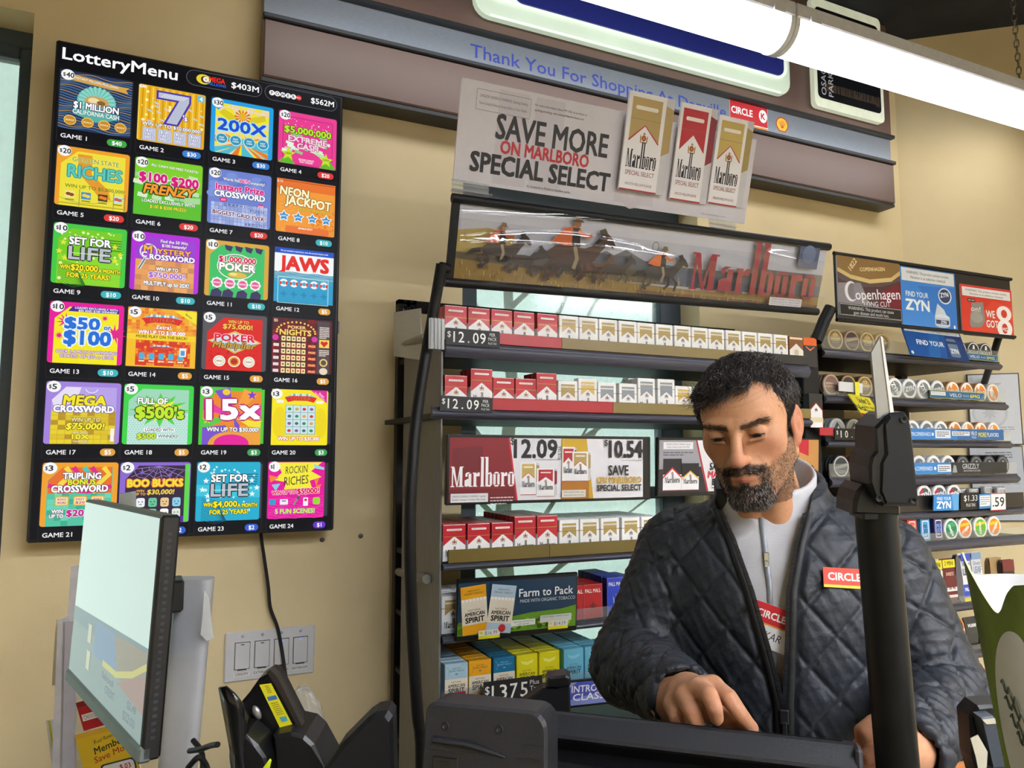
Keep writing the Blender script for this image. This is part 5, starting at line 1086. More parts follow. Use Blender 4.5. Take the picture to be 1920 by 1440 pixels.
def aspack(x, y, c, rot):
    a = math.radians(rot); T_ = lambda p, q: (x+p*math.cos(a)-q*math.sin(a), y+p*math.sin(a)+q*math.cos(a)); ww, hh = w_*.2, h_*.78
    A.poly([T_(0, 0), T_(ww, 0), T_(ww, hh), T_(0, hh)], '#d9cfbc'); A.poly([T_(0, 0), T_(ww, 0), T_(ww, hh*.26), T_(0, hh*.26)], c); A.poly([T_(0, hh*.8), T_(ww, hh*.8), T_(ww, hh), T_(0, hh)], c)
    for k in range(7): A.ell(*T_(ww*(.08+.14*k), hh*.29), 3, 3.6, '#e8e4dc', 8)
    A.text('MADE WITH', *T_(ww*.5, hh*.1), 3.6, '#4a4432', w=ww*.45, rot=-rot); A.text('ORGANIC TOBACCO', *T_(ww*.5, hh*.16), 3.6, '#4a4432', w=ww*.75, rot=-rot); A.text('NATURAL', *T_(ww*.5, hh*.5), 4, '#7a6a4c', w=ww*.5, rot=-rot); A.text('AMERICAN', *T_(ww*.5, hh*.58), 8, '#201c18', w=ww*.78, rot=-rot, b=.03); A.text('SPIRIT', *T_(ww*.5, hh*.7), 11, '#201c18', w=ww*.74, rot=-rot, b=.05)
aspack(w_*.02, h_*.13, '#d89a20', -5); aspack(w_*.27, h_*.1, '#a8bccb', 7)
A.text('Farm to Pack', w_*.72, h_*.28, h_*.13, '#e8ecf0', w=w_*.46, b=.02); A.text('MADE WITH ORGANIC TOBACCO', w_*.735, h_*.415, h_*.055, '#c8d0d8', w=w_*.47)
A.rect(w_*.43, h_*.72, w_*.63, h_*.82, '#d8dcd8'); A.text('Organic tobacco does NOT mean', w_*.53, h_*.75, 3.4, '#44484c', w=w_*.17); A.text('a safer cigarette.', w_*.53, h_*.79, 3.4, '#44484c', w=w_*.1); A.rect(w_*.67, h_*.68, w_*.94, h_*.8, '#c8ccc8'); A.text(WARN, w_*.8, h_*.71, 3.4, '#55585c', w=w_*.24)
for x, y, t in ((.17, .84, '$16.99'), (.74, .79, '$14.59')): A.rect(w_*x, h_*y, w_*(x+.17), h_*(y+.09), '#dcdcd8'); A.rect(w_*(x+.01), h_*(y+.02), w_*(x+.035), h_*(y+.06), '#e8c81c'); A.text(t, w_*(x+.1), h_*(y+.045), 8, '#55585c', w=w_*.1); A.rect(w_*x, h_*(y+.09), w_*(x+.17), h_*(y+.14), '#d8d01c')
A.ell(w_*.355, h_*.83, 9, 9, '#b02a2a', 14); A.build('print', GLOSS, s, (0, -.0003, 0))
# --- INTRODUCING CLASSIC sign
TL, TR, BL = W(1034, 1280, YS-.03), W(1190, 1266, YS-.03), W(1034, 1332, YS-.026)
s = thing('promo_sign', 'blue and white promo sign below the sky blue packs', 'sign'); w_, h_ = place(s, TL, TR, BL)
b = MB(); b.box((0, 0, -h_/1000), (w_/1000, .01, 0), c='#0d0d0f', ch=.002); b.build('frame', STRIPM, s)
A = Art(); A.rect(3, 4, w_-3, h_-6, '#4a55b0'); A.poly([(3, 4), (w_*.3, 4), (3, h_*.7)], '#9a9ad0'); A.poly([(3, h_*.8), (w_*.5, h_*.55), (w_-3, h_*.75), (w_-3, h_-6), (3, h_-6)], '#7f8ccc'); A.text('INTRODUCING', w_*.24, h_*.32, h_*.24, '#f0f0f6', al='l', w=w_*.7, b=.03); A.text('CLASSIC', w_*.26, h_*.62, h_*.24, '#f0f0f6', al='l', w=w_*.5, b=.03)
A.build('print', GLOSS, s, (0, -.0003, 0))
# ================================================================== RIGHT-HAND RACK (tins and pouches)
YT = 1.62
TX0 = W(1541, 660, YT)[0]; TX1 = W(1874, 690, YT)[0]
rack2 = thing('tobacco_rack', 'black rack of round tins and pouches at the right', 'rack', (TX0, YT, 0))
LIP = glassy('lip_plastic', (.95, .96, .97), .12, .06)
def z2(px, py): return W(px, py, YT)[2]
T1 = (z2(1600, 634), z2(1600, 659), z2(1600, 674)); T2 = (z2(1650, 722), z2(1650, 746), z2(1650, 760)); T3 = (z2(1800, 806), z2(1800, 828), z2(1800, 840))
T4 = (z2(1800, 868), z2(1800, 892), z2(1800, 908)); T5 = (z2(1760, 928), z2(1760, 958), z2(1760, 972)); T6 = (z2(1800, 996), z2(1800, 1012), z2(1800, 1030))
T7 = (z2(1800, 1118), z2(1800, 1132), z2(1800, 1146)); T8 = (z2(1820, 1210), z2(1820, 1222), z2(1820, 1236)); T9 = (z2(1840, 1318), z2(1840, 1330), z2(1840, 1344))
BK = '#141416'
def velo_strip(A, w, h, t, u_):
    A.rect(0, 0, w, h, '#235a86'); A.poly([(w*.9, h), (w, h*.1), (w, h)], '#4a7aa0'); A.rect(w*.02, h*.15, w*.28, h*.62, '#e8eaec'); A.text('WARNING: This product contains nicotine.', w*.15, h*.3, h*.1, '#33383e', w=w*.24); A.text('Nicotine is an addictive chemical.', w*.15, h*.47, h*.1, '#33383e', w=w*.22)
    A.text('VELO', w*.46, h*.5, h*.42, '#e4ecf4', w=w*.22, b=.01); A.text('PLUS', w*.655, h*.52, h*.2, '#e4ecf4', w=w*.1); A.text(t, w*.82, h*.52, h*.42, '#e6dc3a', w=w*.18, b=.03); A.frame(0, 0, w, h, h*.05, '#c8c83a') if u_ else None
STP = {}
shelf(rack2, TX0, TX1, *T1, [], clear=True, ys=YT, depth=.36, deck=T1[1]); shelf(rack2, TX0, TX1+.02, *T2, [], clear=True, ys=YT, depth=.36, deck=T2[1])
shelf(rack2, TX0, TX1+.035, *T3, [], clear=True, ys=YT, depth=.36, deck=T3[1]); shelf(rack2, TX0+.01, TX1+.06, *T4, [], clear=True, ys=YT, depth=.36, deck=T4[1])
shelf(rack2, TX0, TX1+.08, *T5, [(TX0, TX1+.08, BK)], ys=YT, depth=.36, deck=T5[0]-.0345); shelf(rack2, TX0, TX1+.085, *T6, [], clear=True, ys=YT, depth=.36, deck=T6[1])
for T_ in (T7, T8, T9): shelf(rack2, TX0, TX1+.03, *T_, [], clear=True, ys=YT, depth=.36, deck=T_[1])
b = MB(); b.box((TX0-.02, 1.985, .05), (TX1+.02, 1.995, T6[2]-.01)); b.box((TX0-.02, 1.985, T6[2]), (TX0+.5, 1.995, T1[2])); wpart('back_panel', b, mat('grey_back_panel', '#8b8880', rough=.6), rack2)
for x in (TX0-.04, TX1-.06): upright(rack2, x, 1.955, T1[0]+.12, .036, False)
p = [W(1870, 640, 1.66), W(1862, 668, 1.72), W(1845, 720, 1.85)]; b = MB(); b.tube([W(1882, 610, 1.63)]+p, .012, 8); wpart('bracket', b, BLKM, rack2)
b = MB(); b.tube([W(1558, 576, 1.60), W(1546, 600, 1.61), W(1530, 640, 1.615)], .018, 10); wpart('bracket', b, BLKM, rack2)
# dark end boxes between the racks
b = MB(); b.box((RX1+.012, YT+.01, T2[1]), (TX0-.003, YT+.3, T1[0]-.02), ch=.003); b.box((RX1+.012, YT+.01, T4[2]), (TX0-.003, YT+.3, T2[2]), ch=.003); wpart('end_filler', b, BLKM, rack2)
put_pack('black', RX1+.004, YT-.016, z2(1500, 802), 'black and white cigarette pack standing between the two racks', True)
# ------------------------------------------------------------------ tins
TINM = mat('tin_print', attr=True, rough=.3, var=.02); TINB = {}
def tinbody(rim, r=.0335, th=.022):
    key = (rim, r, th)
    if key not in TINB:
        b = MB(); b.lathe([(.0005, 0), (r*.93, 0), (r*.95, -.0008), (r, .0012), (r, th*.46), (r*.985, th*.48), (r*.985, th*.52), (r, th*.54), (r, th-.001), (r*.96, th), (.0005, th)], 28, axis=1, c=rim); TINB[key] = b.mesh('tin_body', TINM)
    return TINB[key]
TF = {}
def tinface(kind, r=.0335):
    if kind in TF: return TF[kind]
    A = Art(); R_ = r*1000; rs = R_*.92
    def ring(c1, c2, f=.84): A.ell(0, 0, rs, rs, c1, 28); A.ell(0, 0, rs*f, rs*f, c2, 28)
    if kind == 'brass': ring('#c2a76a', '#6a5330', .86); A.ell(0, -4, rs*.6, rs*.5, '#a88a4a', 20); A.text('COPENHAGEN', 0, -2, 5, '#e4d29a', w=44, b=.02); A.rect(-22, 6, 22, 14, '#3c3430'); A.text('LONG CUT', 0, 10, 4, '#d8c898'); crest(A, 0, -15, 14, '#e0cc90', '#7a5a30')
    elif kind == 'bronze': ring('#b48a5c', '#2b2624', .86); A.poly([(-28, -6), (28, -14), (28, -4), (-28, 6)], '#8a6a44'); A.text('COPENHAGEN', 0, -3, 5, '#d8b890', w=46, rot=8, b=.02); A.rect(-20, 8, 20, 18, '#6a5038')
    elif kind == 'copper': ring('#b8a090', '#7a5a48', .86); A.text('COPENHAGEN', 0, -4, 5, '#e8d8c8', w=46, b=.02); A.rect(-24, 3, 24, 8, '#c8763c')
    elif kind == 'silver': ring('#dcdfe2', '#b8bec4', .86); A.poly([(-24, 10), (0, -22), (24, 10)], '#4a5054'); A.poly([(-12, 12), (4, -10), (20, 12)], '#e8ecee')
    elif kind == 'dark': ring('#b8bcc0', '#2a2c2e', .86); A.poly([(-26, 2), (26, -12), (26, -2), (-26, 12)], '#7a8084'); A.lines(-20, 12, 20, 3, 4, 1.6, '#9aa0a4', 4)
    elif kind == 'maroon': ring('#b8905c', '#7a2a20', .84); A.text('COPENHAGEN', 0, 0, 5, '#e0b88c', w=46, b=.03); A.lines(-18, 10, 18, 3, 4, 1.6, '#c08a5c', 4)
    elif kind in ('zyn', 'zynr'):
        ring('#f2f3f4', '#f2f3f4'); A.ell(0, 0, rs*.76, rs*.76, '#6a7076' if kind == 'zyn' else '#54585c', 28)
        if kind == 'zynr': A.poly([(-25, -10), (-8, -25), (-4, 25), (-22, 14)], '#a8283a')
        A.poly([(-26, 2), (26, -12), (26, 2), (-26, 16)], '#878d92'); A.text('ZYN', 0, -1, 15, '#f8f8f8', w=40, rot=rng.choice([12, -35, -50]) if False else 14, b=.05)
    elif kind == 'zyn2': ring('#f2f3f4', '#f2f3f4'); A.ell(0, 0, rs*.76, rs*.76, '#757b80', 28); A.text('ZYN', 0, 0, 15, '#f8f8f8', w=40, rot=-48, b=.05); A.lines(-16, 12, 10, 2, 4, 1.5, '#c0c4c8', 3)
    elif kind == 'velo': ring('#f4efe8', '#f4efe8', .9); A.ell(0, 0, rs*.82, rs*.82, '#e0862a', 28); A.poly([(-20, -24), (2, -28), (-8, -8)], '#f4efe8'); A.text('VELO', 2, 0, 11, '#fbf6ee', w=42, b=.04); A.poly([(4, 14), (24, 8), (14, 24)], '#f0b060')
    elif kind == 'velo2': ring('#f4efe8', '#f4efe8', .9); A.ell(0, 0, rs*.82, rs*.82, '#dd8630', 28); A.text('VELO', 0, 2, 11, '#fbf6ee', w=40, b=.04, rot=-60); A.poly([(-24, -8), (-4, -26), (-6, 20)], '#f4efe8')
    elif kind == 'rogue': ring('#d8dadc', '#17181a', .88); A.text('ROGUE', 0, 2, 11, '#f0f0f0', w=46, b=.03); A.poly([(-4, -22), (4, -22), (6, -8), (-6, -8)], '#e8e8e8')
    elif kind == 'grizzly': ring('#2c2e30', '#8f9498', .86); A.ell(0, 0, rs*.76, rs*.76, '#3a3c3e', 28); A.poly([(-10, 10), (-2, -16), (6, -14), (12, 10)], '#a8acb0'); A.text('GRIZZLY', 0, 14, 6, '#d8dadc', w=38, b=.02)
    elif kind.startswith('mojo'):
        c = {'mojo_green': '#1f7a4c', 'mojo_orange': '#e8782a', 'mojo_lime': '#5fae2c', 'mojo_amber': '#e8862c'}[kind]; ring('#f0f2f0', c, .88); A.poly([(-26, -14), (24, -20), (26, -12), (-24, -4)], '#f2c02c') if 'green' not in kind else A.poly([(-20, -18), (10, -24), (24, -10), (-26, -4)], '#3a9a68')
        A.text('mojo', 0, 3, 12, '#f8f8f8', w=40, rot={'mojo_green': -62, 'mojo_orange': 32, 'mojo_lime': -88, 'mojo_amber': 52}[kind], b=.05, sh=.15)
    TF[kind] = A.mb.mesh('tin_face_'+kind, PAPER); return TF[kind]
TD = {'brass': ('gold lidded chewing tobacco tin', '#8a744a'), 'bronze': ('black and bronze tobacco tin', '#6a5440'), 'copper': ('copper coloured tobacco tin', '#8a7464'), 'silver': ('silver tobacco tin', '#b0b4b8'), 'dark': ('dark grey tobacco tin with a silver rim', '#3a3c3e'), 'maroon': ('maroon tobacco tin with a gold rim', '#6a3a28'),
      'zyn': ('white rimmed grey pouch tin', '#e6e7e8'), 'zyn2': ('white rimmed grey pouch tin', '#e6e7e8'), 'zynr': ('white rimmed grey and red pouch tin', '#e6e7e8'), 'velo': ('orange and white pouch tin', '#c89a6a'), 'velo2': ('orange and white pouch tin', '#e8e2da'), 'rogue': ('black and white pouch tin', '#202224'), 'grizzly': ('black pouch tin with a grey bear', '#232527'),
      'mojo_green': ('dark green round tin', '#e8eae8'), 'mojo_orange': ('orange round tin', '#e8e4dc'), 'mojo_lime': ('lime green round tin', '#e8eae0'), 'mojo_amber': ('amber orange round tin', '#e8e4dc')}
rtn = random.Random(4)
def tins(lst, shelfname, base, back=2):
    for i, (k, px) in enumerate(lst):
        z = base+.0338; py_ = None
        p = W(px, 700, YT+.004); x = p[0]
        # keep the measured column, rest the tin on its shelf
        lab = '%s, %s from left on the %s tin shelf' % (TD[k][0], ORD[i], shelfname)
        for d in range(back+1):
            o = link('tobacco_tin', tinbody(TD[k][1]), None, (x, YT+.004+.0245*d, z), (0, rtn.uniform(-.25, .25) if d else rtn.uniform(-.06, .06), 0))
            tag(o, lab if d == 0 else 'tin %s behind the %s front tin on the %s tin shelf' % (ORD[d-1], ORD[i], shelfname), 'tin', 'tins on the right-hand rack')
            if d == 0: link('lid_print', tinface(k), o, (0, -.0003, 0))
tins([('brass', 1569), ('bronze', 1600), ('brass', 1629), ('brass', 1657), ('rogue', 1803), ('rogue', 1828), ('rogue', 1851)], 'top', T1[1])
tins([('copper', 1558), ('bronze', 1590), ('brass', 1621), ('copper', 1649), ('zyn2', 1677), ('zyn', 1704), ('zyn2', 1731), ('zyn', 1757), ('velo', 1785), ('velo', 1811), ('velo', 1836), ('velo2', 1860)], 'second', T2[1])
tins([('silver', 1566), ('silver', 1597), ('maroon', 1624), ('dark', 1652), ('zyn', 1680), ('zyn2', 1706), ('zyn', 1733), ('zyn2', 1759), ('velo', 1785), ('velo2', 1809), ('velo', 1833), ('velo2', 1857)], 'third', T3[1])
tins([('dark', 1570), ('maroon', 1600), ('dark', 1630), ('dark', 1660), ('zyn2', 1688), ('zyn', 1715), ('zyn2', 1742), ('zyn', 1769), ('grizzly', 1796), ('grizzly', 1821), ('grizzly', 1845), ('grizzly', 1870)], 'fourth', T4[1], 1)
tins([('zynr', 1722), ('zynr', 1750), ('zynr', 1777)], 'fifth', T5[0]-.034, 1)
# on! boxes
bxm = MB(); A = Art(); A.mb.box((0, 0, -.05), (.044, .018, 0), c='#c2c3c4', ch=.004); A.rrect(3, 3, 41, 47, 4, '#efefef'); A.rrect(4.5, 4.5, 39.5, 45.5, 3, '#a8aaab'); A.text('on!', 21, 22, 16, '#f8f8f8', w=30, b=.01); A.rect(33, 6, 38, 22, '#606264'); on_me = A.mb.mesh('on_box', TINM)
for i, px in enumerate((1796, 1822, 1850, 1874)):
    x = W(px, 905, YT)[0]; o = link('pouch_box', on_me, None, (x, YT+.006, T5[0]-.034+.0505+(.006 if i == 2 else 0)), (0, 0, .12 if i == 2 else 0)); tag(o, 'grey pouch box reading on!, %s from the left' % ORD[i], 'box', 'grey pouch boxes')
    o = link('pouch_box', on_me, None, (x-.006, YT+.032, T5[0]-.034+.0505), None); tag(o, 'grey pouch box standing behind the %s one reading on!' % ORD[i], 'box', 'grey pouch boxes')
# upright flat mojo boxes
for i, (px, c, tc) in enumerate(((1689, '#e0744a', '#2a5a2c'), (1716, '#d23c34', '#f2d23c'), (1741, '#3f96d0', '#143a5a'), (1766, '#2c2a6c', '#6aa0f0'))):
    A = Art(); P = [(.006, -.001), (.036, -.001), (.042, -.01), (.043, -.072), (.038, -.08), (.004, -.08), (-.001, -.072), (0, -.01)]
    A.mb.prism(P, .0, .016, axis=1, c=c); A.rrect(7, 14, 36, 70, 4, '#f0efec'); A.rrect(9.5, 17, 33.5, 67, 3, c); A.text('MO', 21.5, 32, 11, tc, w=18, b=.05); A.text('JO', 21.5, 46, 11, tc, w=18, b=.05); A.lines(12, 56, 31, 2, 4, 1.6, '#f0efec', 3)
    o = A.build('mint_box', TINM, None, (W(px-11, 995, YT)[0], YT+.006, T6[1]+.0805)); tag(o, ['coral', 'red', 'light blue', 'navy'][i]+' rounded flavour box on the lower tin shelf', 'box', 'rounded flavour boxes')
for i, (k, px) in enumerate((('mojo_green', 1786), ('mojo_orange', 1812), ('mojo_lime', 1841), ('mojo_amber', 1867))):
    for d in range(2):
        o = link('tobacco_tin', tinbody(TD[k][1], .0345), None, (W(px, 985, YT)[0], YT+.005+.0245*d, T6[1]+.0347), None); tag(o, '%s%s beside the rounded flavour boxes' % ('spare tin behind the ' if d else '', TD[k][0]), 'tin', 'flavour tins on the lower tin shelf')
        if d == 0: link('lid_print', tinface(k), o, (0, -.0003, 0))
# ------------------------------------------------------------------ strips and tags on this rack
def strip2(TLp, TRp, BLp, fn, label, Y=YT-.012, cat='shelf strip', back='#17171a'): return tagboard('shelf_strip', W(*TLp, Y), W(*TRp, Y), W(*BLp, Y), fn, label, cat, back)
strip2((1788, 659), (1871, 667), (1788, 671), lambda A, w, h: velo_strip(A, w, h, '3MG', True), 'blue shelf strip ending in yellow 3MG')
strip2((1743, 731), (1845, 737), (1743, 746), lambda A, w, h: velo_strip(A, w, h, '6MG', True), 'blue shelf strip ending in yellow 6MG')
def more_strip(A, w, h):
    A.rect(0, 0, w, h, '#2f78bd'); A.rect(w*.5, 0, w, h, '#2a5f95'); A.text('ZYN.COM/REWARDS', w*.13, h*.5, h*.34, '#dfe9f2', w=w*.2, b=.01); A.ell(w*.25, h*.5, h*.16, h*.16, '#dfe9f2', 10); A.rect(w*.275, h*.12, w*.43, h*.86, '#e4e6e8'); A.lines(w*.29, h*.26, w*.415, 3, h*.18, h*.08, '#55595e', 4); A.rect(w*.445, h*.22, w*.63, h*.62, '#e4e6e8'); A.lines(w*.455, h*.32, w*.62, 2, h*.14, h*.07, '#55595e', 5)
    A.text('VELO', w*.675, h*.38, h*.36, '#eef2f6', w=w*.065, b=.01); A.text('PLUS', w*.675, h*.75, h*.2, '#eef2f6', w=w*.045); A.text('MORE', w*.765, h*.5, h*.42, '#e2dc3c', w=w*.085, b=.03, sh=.1); A.text('FLAVORS', w*.88, h*.5, h*.38, '#eef2f6', w=w*.125, b=.01)
strip2((1700, 803), (1881, 806), (1700, 824), more_strip, 'long blue shelf strip reading MORE FLAVORS')
def griz(A, w, h):
    A.rect(0, 0, w, h, '#202225'); A.rect(0, 0, w*.42, h, '#2f7ec4'); A.text('ZYN.COM/REWARDS', w*.14, h*.5, h*.34, '#dfe9f2', w=w*.2, b=.01); A.ell(w*.265, h*.5, h*.16, h*.16, '#dfe9f2', 10); A.rect(w*.29, h*.18, w*.42, h*.82, '#e4e6e8'); A.lines(w*.3, h*.32, w*.41, 3, h*.17, h*.08, '#55595e', 4); A.poly([(w*.43, h*.9), (w*.45, h*.2), (w*.47, h*.3), (w*.48, h*.9)], '#9a9ea2'); A.text('GRIZZLY', w*.62, h*.36, h*.44, '#c8ccd0', w=w*.17, b=.01); A.text('NICOTINE POUCHES', w*.63, h*.76, h*.16, '#c8ccd0', w=w*.17)
strip2((1700, 868), (1887, 866), (1700, 890), griz, 'half blue half black shelf strip with a grey bear')
tagboard('price_tag', W(1565, 803, YT-.02), W(1640, 805, YT-.02), W(1565, 824, YT-.02), lambda A, w, h: price(A, w, h, '10.54'), 'black price tag reading 10.54 on the tin rack')
tagboard('price_tag', W(1537, 801, YT-.016), W(1562, 802, YT-.016), W(1537, 816, YT-.016), lambda A, w, h: A.rect(0, 0, w, h, '#a8242c'), 'small plain red tag left of the 10.54 price tag', back='#a8242c')
def fz(A, w, h): A.rect(0, 0, w, h, '#2f86cc'); A.poly([(w*.7, 0), (w, 0), (w, h), (w*.8, h)], '#5fa8dc'); A.text('FIND YOUR', w*.4, h*.24, h*.2, '#f0f4f8', w=w*.55, b=.02); A.text('ZYN', w*.4, h*.64, h*.42, '#f4f8fa', w=w*.56, b=.06)
tagboard('promo_tag', W(1751, 928, YT-.03), W(1798, 927, YT-.03), W(1752, 958, YT-.026), fz, 'light blue tag reading FIND YOUR ZYN under the red and grey tins', 'tag', '#2f86cc')
def p133(A, w, h): A.rect(0, 0, w, h, '#151517'); A.text('$1.33', w*.55, h*.34, h*.34, '#eeeeec', w=w*.75); A.text('PLUS TAX', w*.55, h*.76, h*.18, '#eeeeec', w=w*.5)
tagboard('price_tag', W(1801, 924, YT-.026), W(1835, 923, YT-.026), W(1801, 955, YT-.024), p133, 'small black price tag between the blue tag and a white notice')
tagboard('price_tag', W(1836, 927, YT-.03), W(1857, 926, YT-.03), W(1836, 954, YT-.028), lambda A, w, h: (A.rect(0, 0, w, h, '#3f86c0'), A.rect(w*.03, h*.1, w*.97, h*.84, '#e8eaea'), A.lines(w*.1, h*.2, w*.9, 4, h*.15, h*.05, '#77797c', 4)), 'small white notice with blue edge under the grey boxes', 'tag', '#3f86c0')
tagboard('price_tag', W(1858, 925, YT-.024), W(1885, 924, YT-.024), W(1858, 958, YT-.022), lambda A, w, h: (A.rect(0, 0, w, h, '#f0efee'), A.rect(0, 0, w, h*.05, '#c22a34'), A.rect(0, h*.95, w, h, '#c22a34'), A.text('.59', w*.5, h*.5, h*.52, '#1a1a1c', w=w*.8, b=.02)), 'white price tag with large black .59', 'price tag', '#f0efee')
tagboard('price_tag', W(1573, 715, YT-.016), W(1617, 719, YT-.016), W(1573, 733, YT-.016), lambda A, w, h: A.rect(0, 0, w, h, '#dcdcde'), 'blank white shelf tag under the bronze tins', 'tag', '#dcdcde')
b = MB(); q0 = W(1603, 716, YT-.022); q1 = W(1611, 746, YT-.022); b.box((q0[0], q0[1], q1[2]), (q0[0]+.018, q0[1]+.001, q0[2]), c='#e8e02c'); tag(b.build('sticker_tab', STRIPM), 'bright yellow tab hanging from the second tin shelf', 'tab')
def u21(A, w, h): A.rect(0, 0, w, h*.68, '#d6c92a'); A.rect(0, h*.68, w, h, '#a01f2c'); A.text('Under 21', w*.55, h*.18, h*.2, '#2a2a1c', w=w*.55, b=.03); A.text('No', w*.16, h*.46, h*.2, '#2a2a1c', b=.04); A.text('Tobacco, Vapor', w*.6, h*.4, h*.1, '#2a2a1c', w=w*.5, b=.02); A.text('or Nicotine Products', w*.6, h*.54, h*.1, '#2a2a1c', w=w*.5, b=.02); A.rect(w*.3, h*.6, w*.7, h*.8, '#d8d0d0'); A.text('CIRCLE K', w*.5, h*.7, h*.12, '#a01f2c', w=w*.34, b=.03)
tagboard('age_notice', W(1590, 738, YT-.03), W(1630, 746, YT-.03), W(1556, 779, YT-.10), u21, 'yellow and red Under 21 notice hanging from the tin rack', 'notice', '#d6c92a')
# find your card
def fy(A, w, h): A.rect(0, 0, w, h, '#1f4f92'); A.poly([(w*.45, 0), (w*.62, 0), (w*.5, h), (w*.3, h)], '#26609f'); A.poly([(w*.7, h*.12), (w, h*.12), (w, h), (w*.62, h)], '#1b3a70'); A.rect(w*.03, 0, w*.98, h*.13, '#d8dadc'); A.text('WARNING: This product contains nicotine. Nicotine is an addictive chemical.', w*.5, h*.065, h*.07, '#44484e', w=w*.88); A.text('FIND YOUR', w*.4, h*.5, h*.17, '#eef2f6', w=w*.46, b=.03, sh=.1); A.rrect(w*.7, h*.25, w*.87, h*.92, 8, '#6a7a90'); A.rect(w*.7, h*.35, w*.87, h*.44, '#22385c'); A.text('ZYN', w*.785, h*.7, h*.16, '#e8ecf0', w=w*.13, b=.05); A.ell(w*.04, h*.9, 6, 6, '#e0e8f0', 12)
tagboard('promo_card', W(1690, 612, YT-.03), W(1799, 626, YT-.03), W(1678, 662, YT-.06), fy, 'blue card reading FIND YOUR standing on the top tin shelf', 'sign', '#1f4f92', m=GLOSS)
# header banner over the tin rack
TL, TR, BL = W(1564, 475, 1.585), W(1893, 524, 1.585), W(1571, 600, 1.585)
s = thing('banner', 'black banner board with brown, blue and red posters above the tins', 'banner'); w_, h_ = place(s, TL, TR, BL)
b = MB(); b.box((0, 0, -h_/1000), (w_/1000, .006, 0), c='#17171a', ch=.001); b.build('board', STRIPM, s)
for z0 in (0, -h_/1000): b = MB(); b.tube([(-.004, -.002, z0), (w_/1000+.004, -.002, z0)], .006, 8); b.build('frame_rail', BLKM, s)
def bow(A, wd, ht, amp=.008, n=10):
    """give a print a gentle forward bow about its horizontal middle"""
    V = []
    for x, y, z in A.mb.V: V.append((x, y-amp*math.sin(math.pi*min(max(-z/(ht/1000), 0), 1)), z))
    A.mb.V = V
def poster(name, x0, x1, y0, y1, fn, lab, slot=None):
    A = Art(); w, h = x1-x0, y1-y0; n = 12
    fn(A, w, h); o = A.build('poster', GLOSS, s, (x0/1000, -.0008-(.004), -y0/1000)); o['label'] = lab
    bb = MB(); bb.box((x0/1000, -.0045, -y1/1000), (x1/1000, -.0002, -y0/1000), c='#c8c8c8'); bb.build('poster_card', STRIPM, s)
def cop(A, w, h):
    A.rect(0, 0, w, h, '#5a4a48'); A.poly([(0, h*.38), (w*.3, h*.5), (w*.7, h*.44), (w, h*.3), (w, h), (0, h)], '#4b3034'); A.poly([(0, h*.46), (w*.35, h*.42), (w*.5, h*.8), (0, h*.8)], '#8a8488'); A.poly([(w*.7, h*.5), (w, h*.34), (w, h*.8), (w*.6, h*.8)], '#6e1a26')
    A.poly([(0, 0), (w, 0), (w, h*.12), (w*.85, h*.26), (w*.5, h*.34), (w*.2, h*.3), (0, h*.2)], '#8a6a3c'); A.poly([(0, h*.2), (w*.2, h*.3), (w*.5, h*.34), (w*.85, h*.26), (w, h*.12), (w, h*.2), (w*.85, h*.33), (w*.5, h*.41), (w*.2, h*.37), (0, h*.27)], '#d2b878'); A.text('1822', w*.24, h*.12, h*.09, '#ecd8a0', rot=50, b=.03); A.text('COPENHAGEN', w*.55, h*.16, h*.06, '#ecd8a0', w=w*.4, rot=6, b=.04)
    A.ell(w*.2, h*.58, w*.1, h*.17, '#e8e6ea', 22); A.ell(w*.22, h*.58, w*.075, h*.14, '#7a7478', 22); A.poly([(w*.24, h*.44), (w*.34, h*.44), (w*.34, h*.7), (w*.24, h*.7)], '#86808a'); A.text('openhagen', w*.62, h*.58, h*.17, '#eceaf0', w=w*.72, b=.015, rot=5); A.text('LONG CUT', w*.6, h*.75, h*.085, '#e4e2e8', w=w*.42, rot=4, b=.01)
    A.rect(0, h*.79, w, h, '#131315'); A.frame(w*.01, h*.8, w*.99, h*.985, 1.6, '#c8c8ca'); A.text('WARNING: This product can cause', w*.5, h*.86, h*.055, '#d8d8da', w=w*.72); A.text('gum disease and tooth loss.', w*.5, h*.93, h*.055, '#d8d8da', w=w*.56)
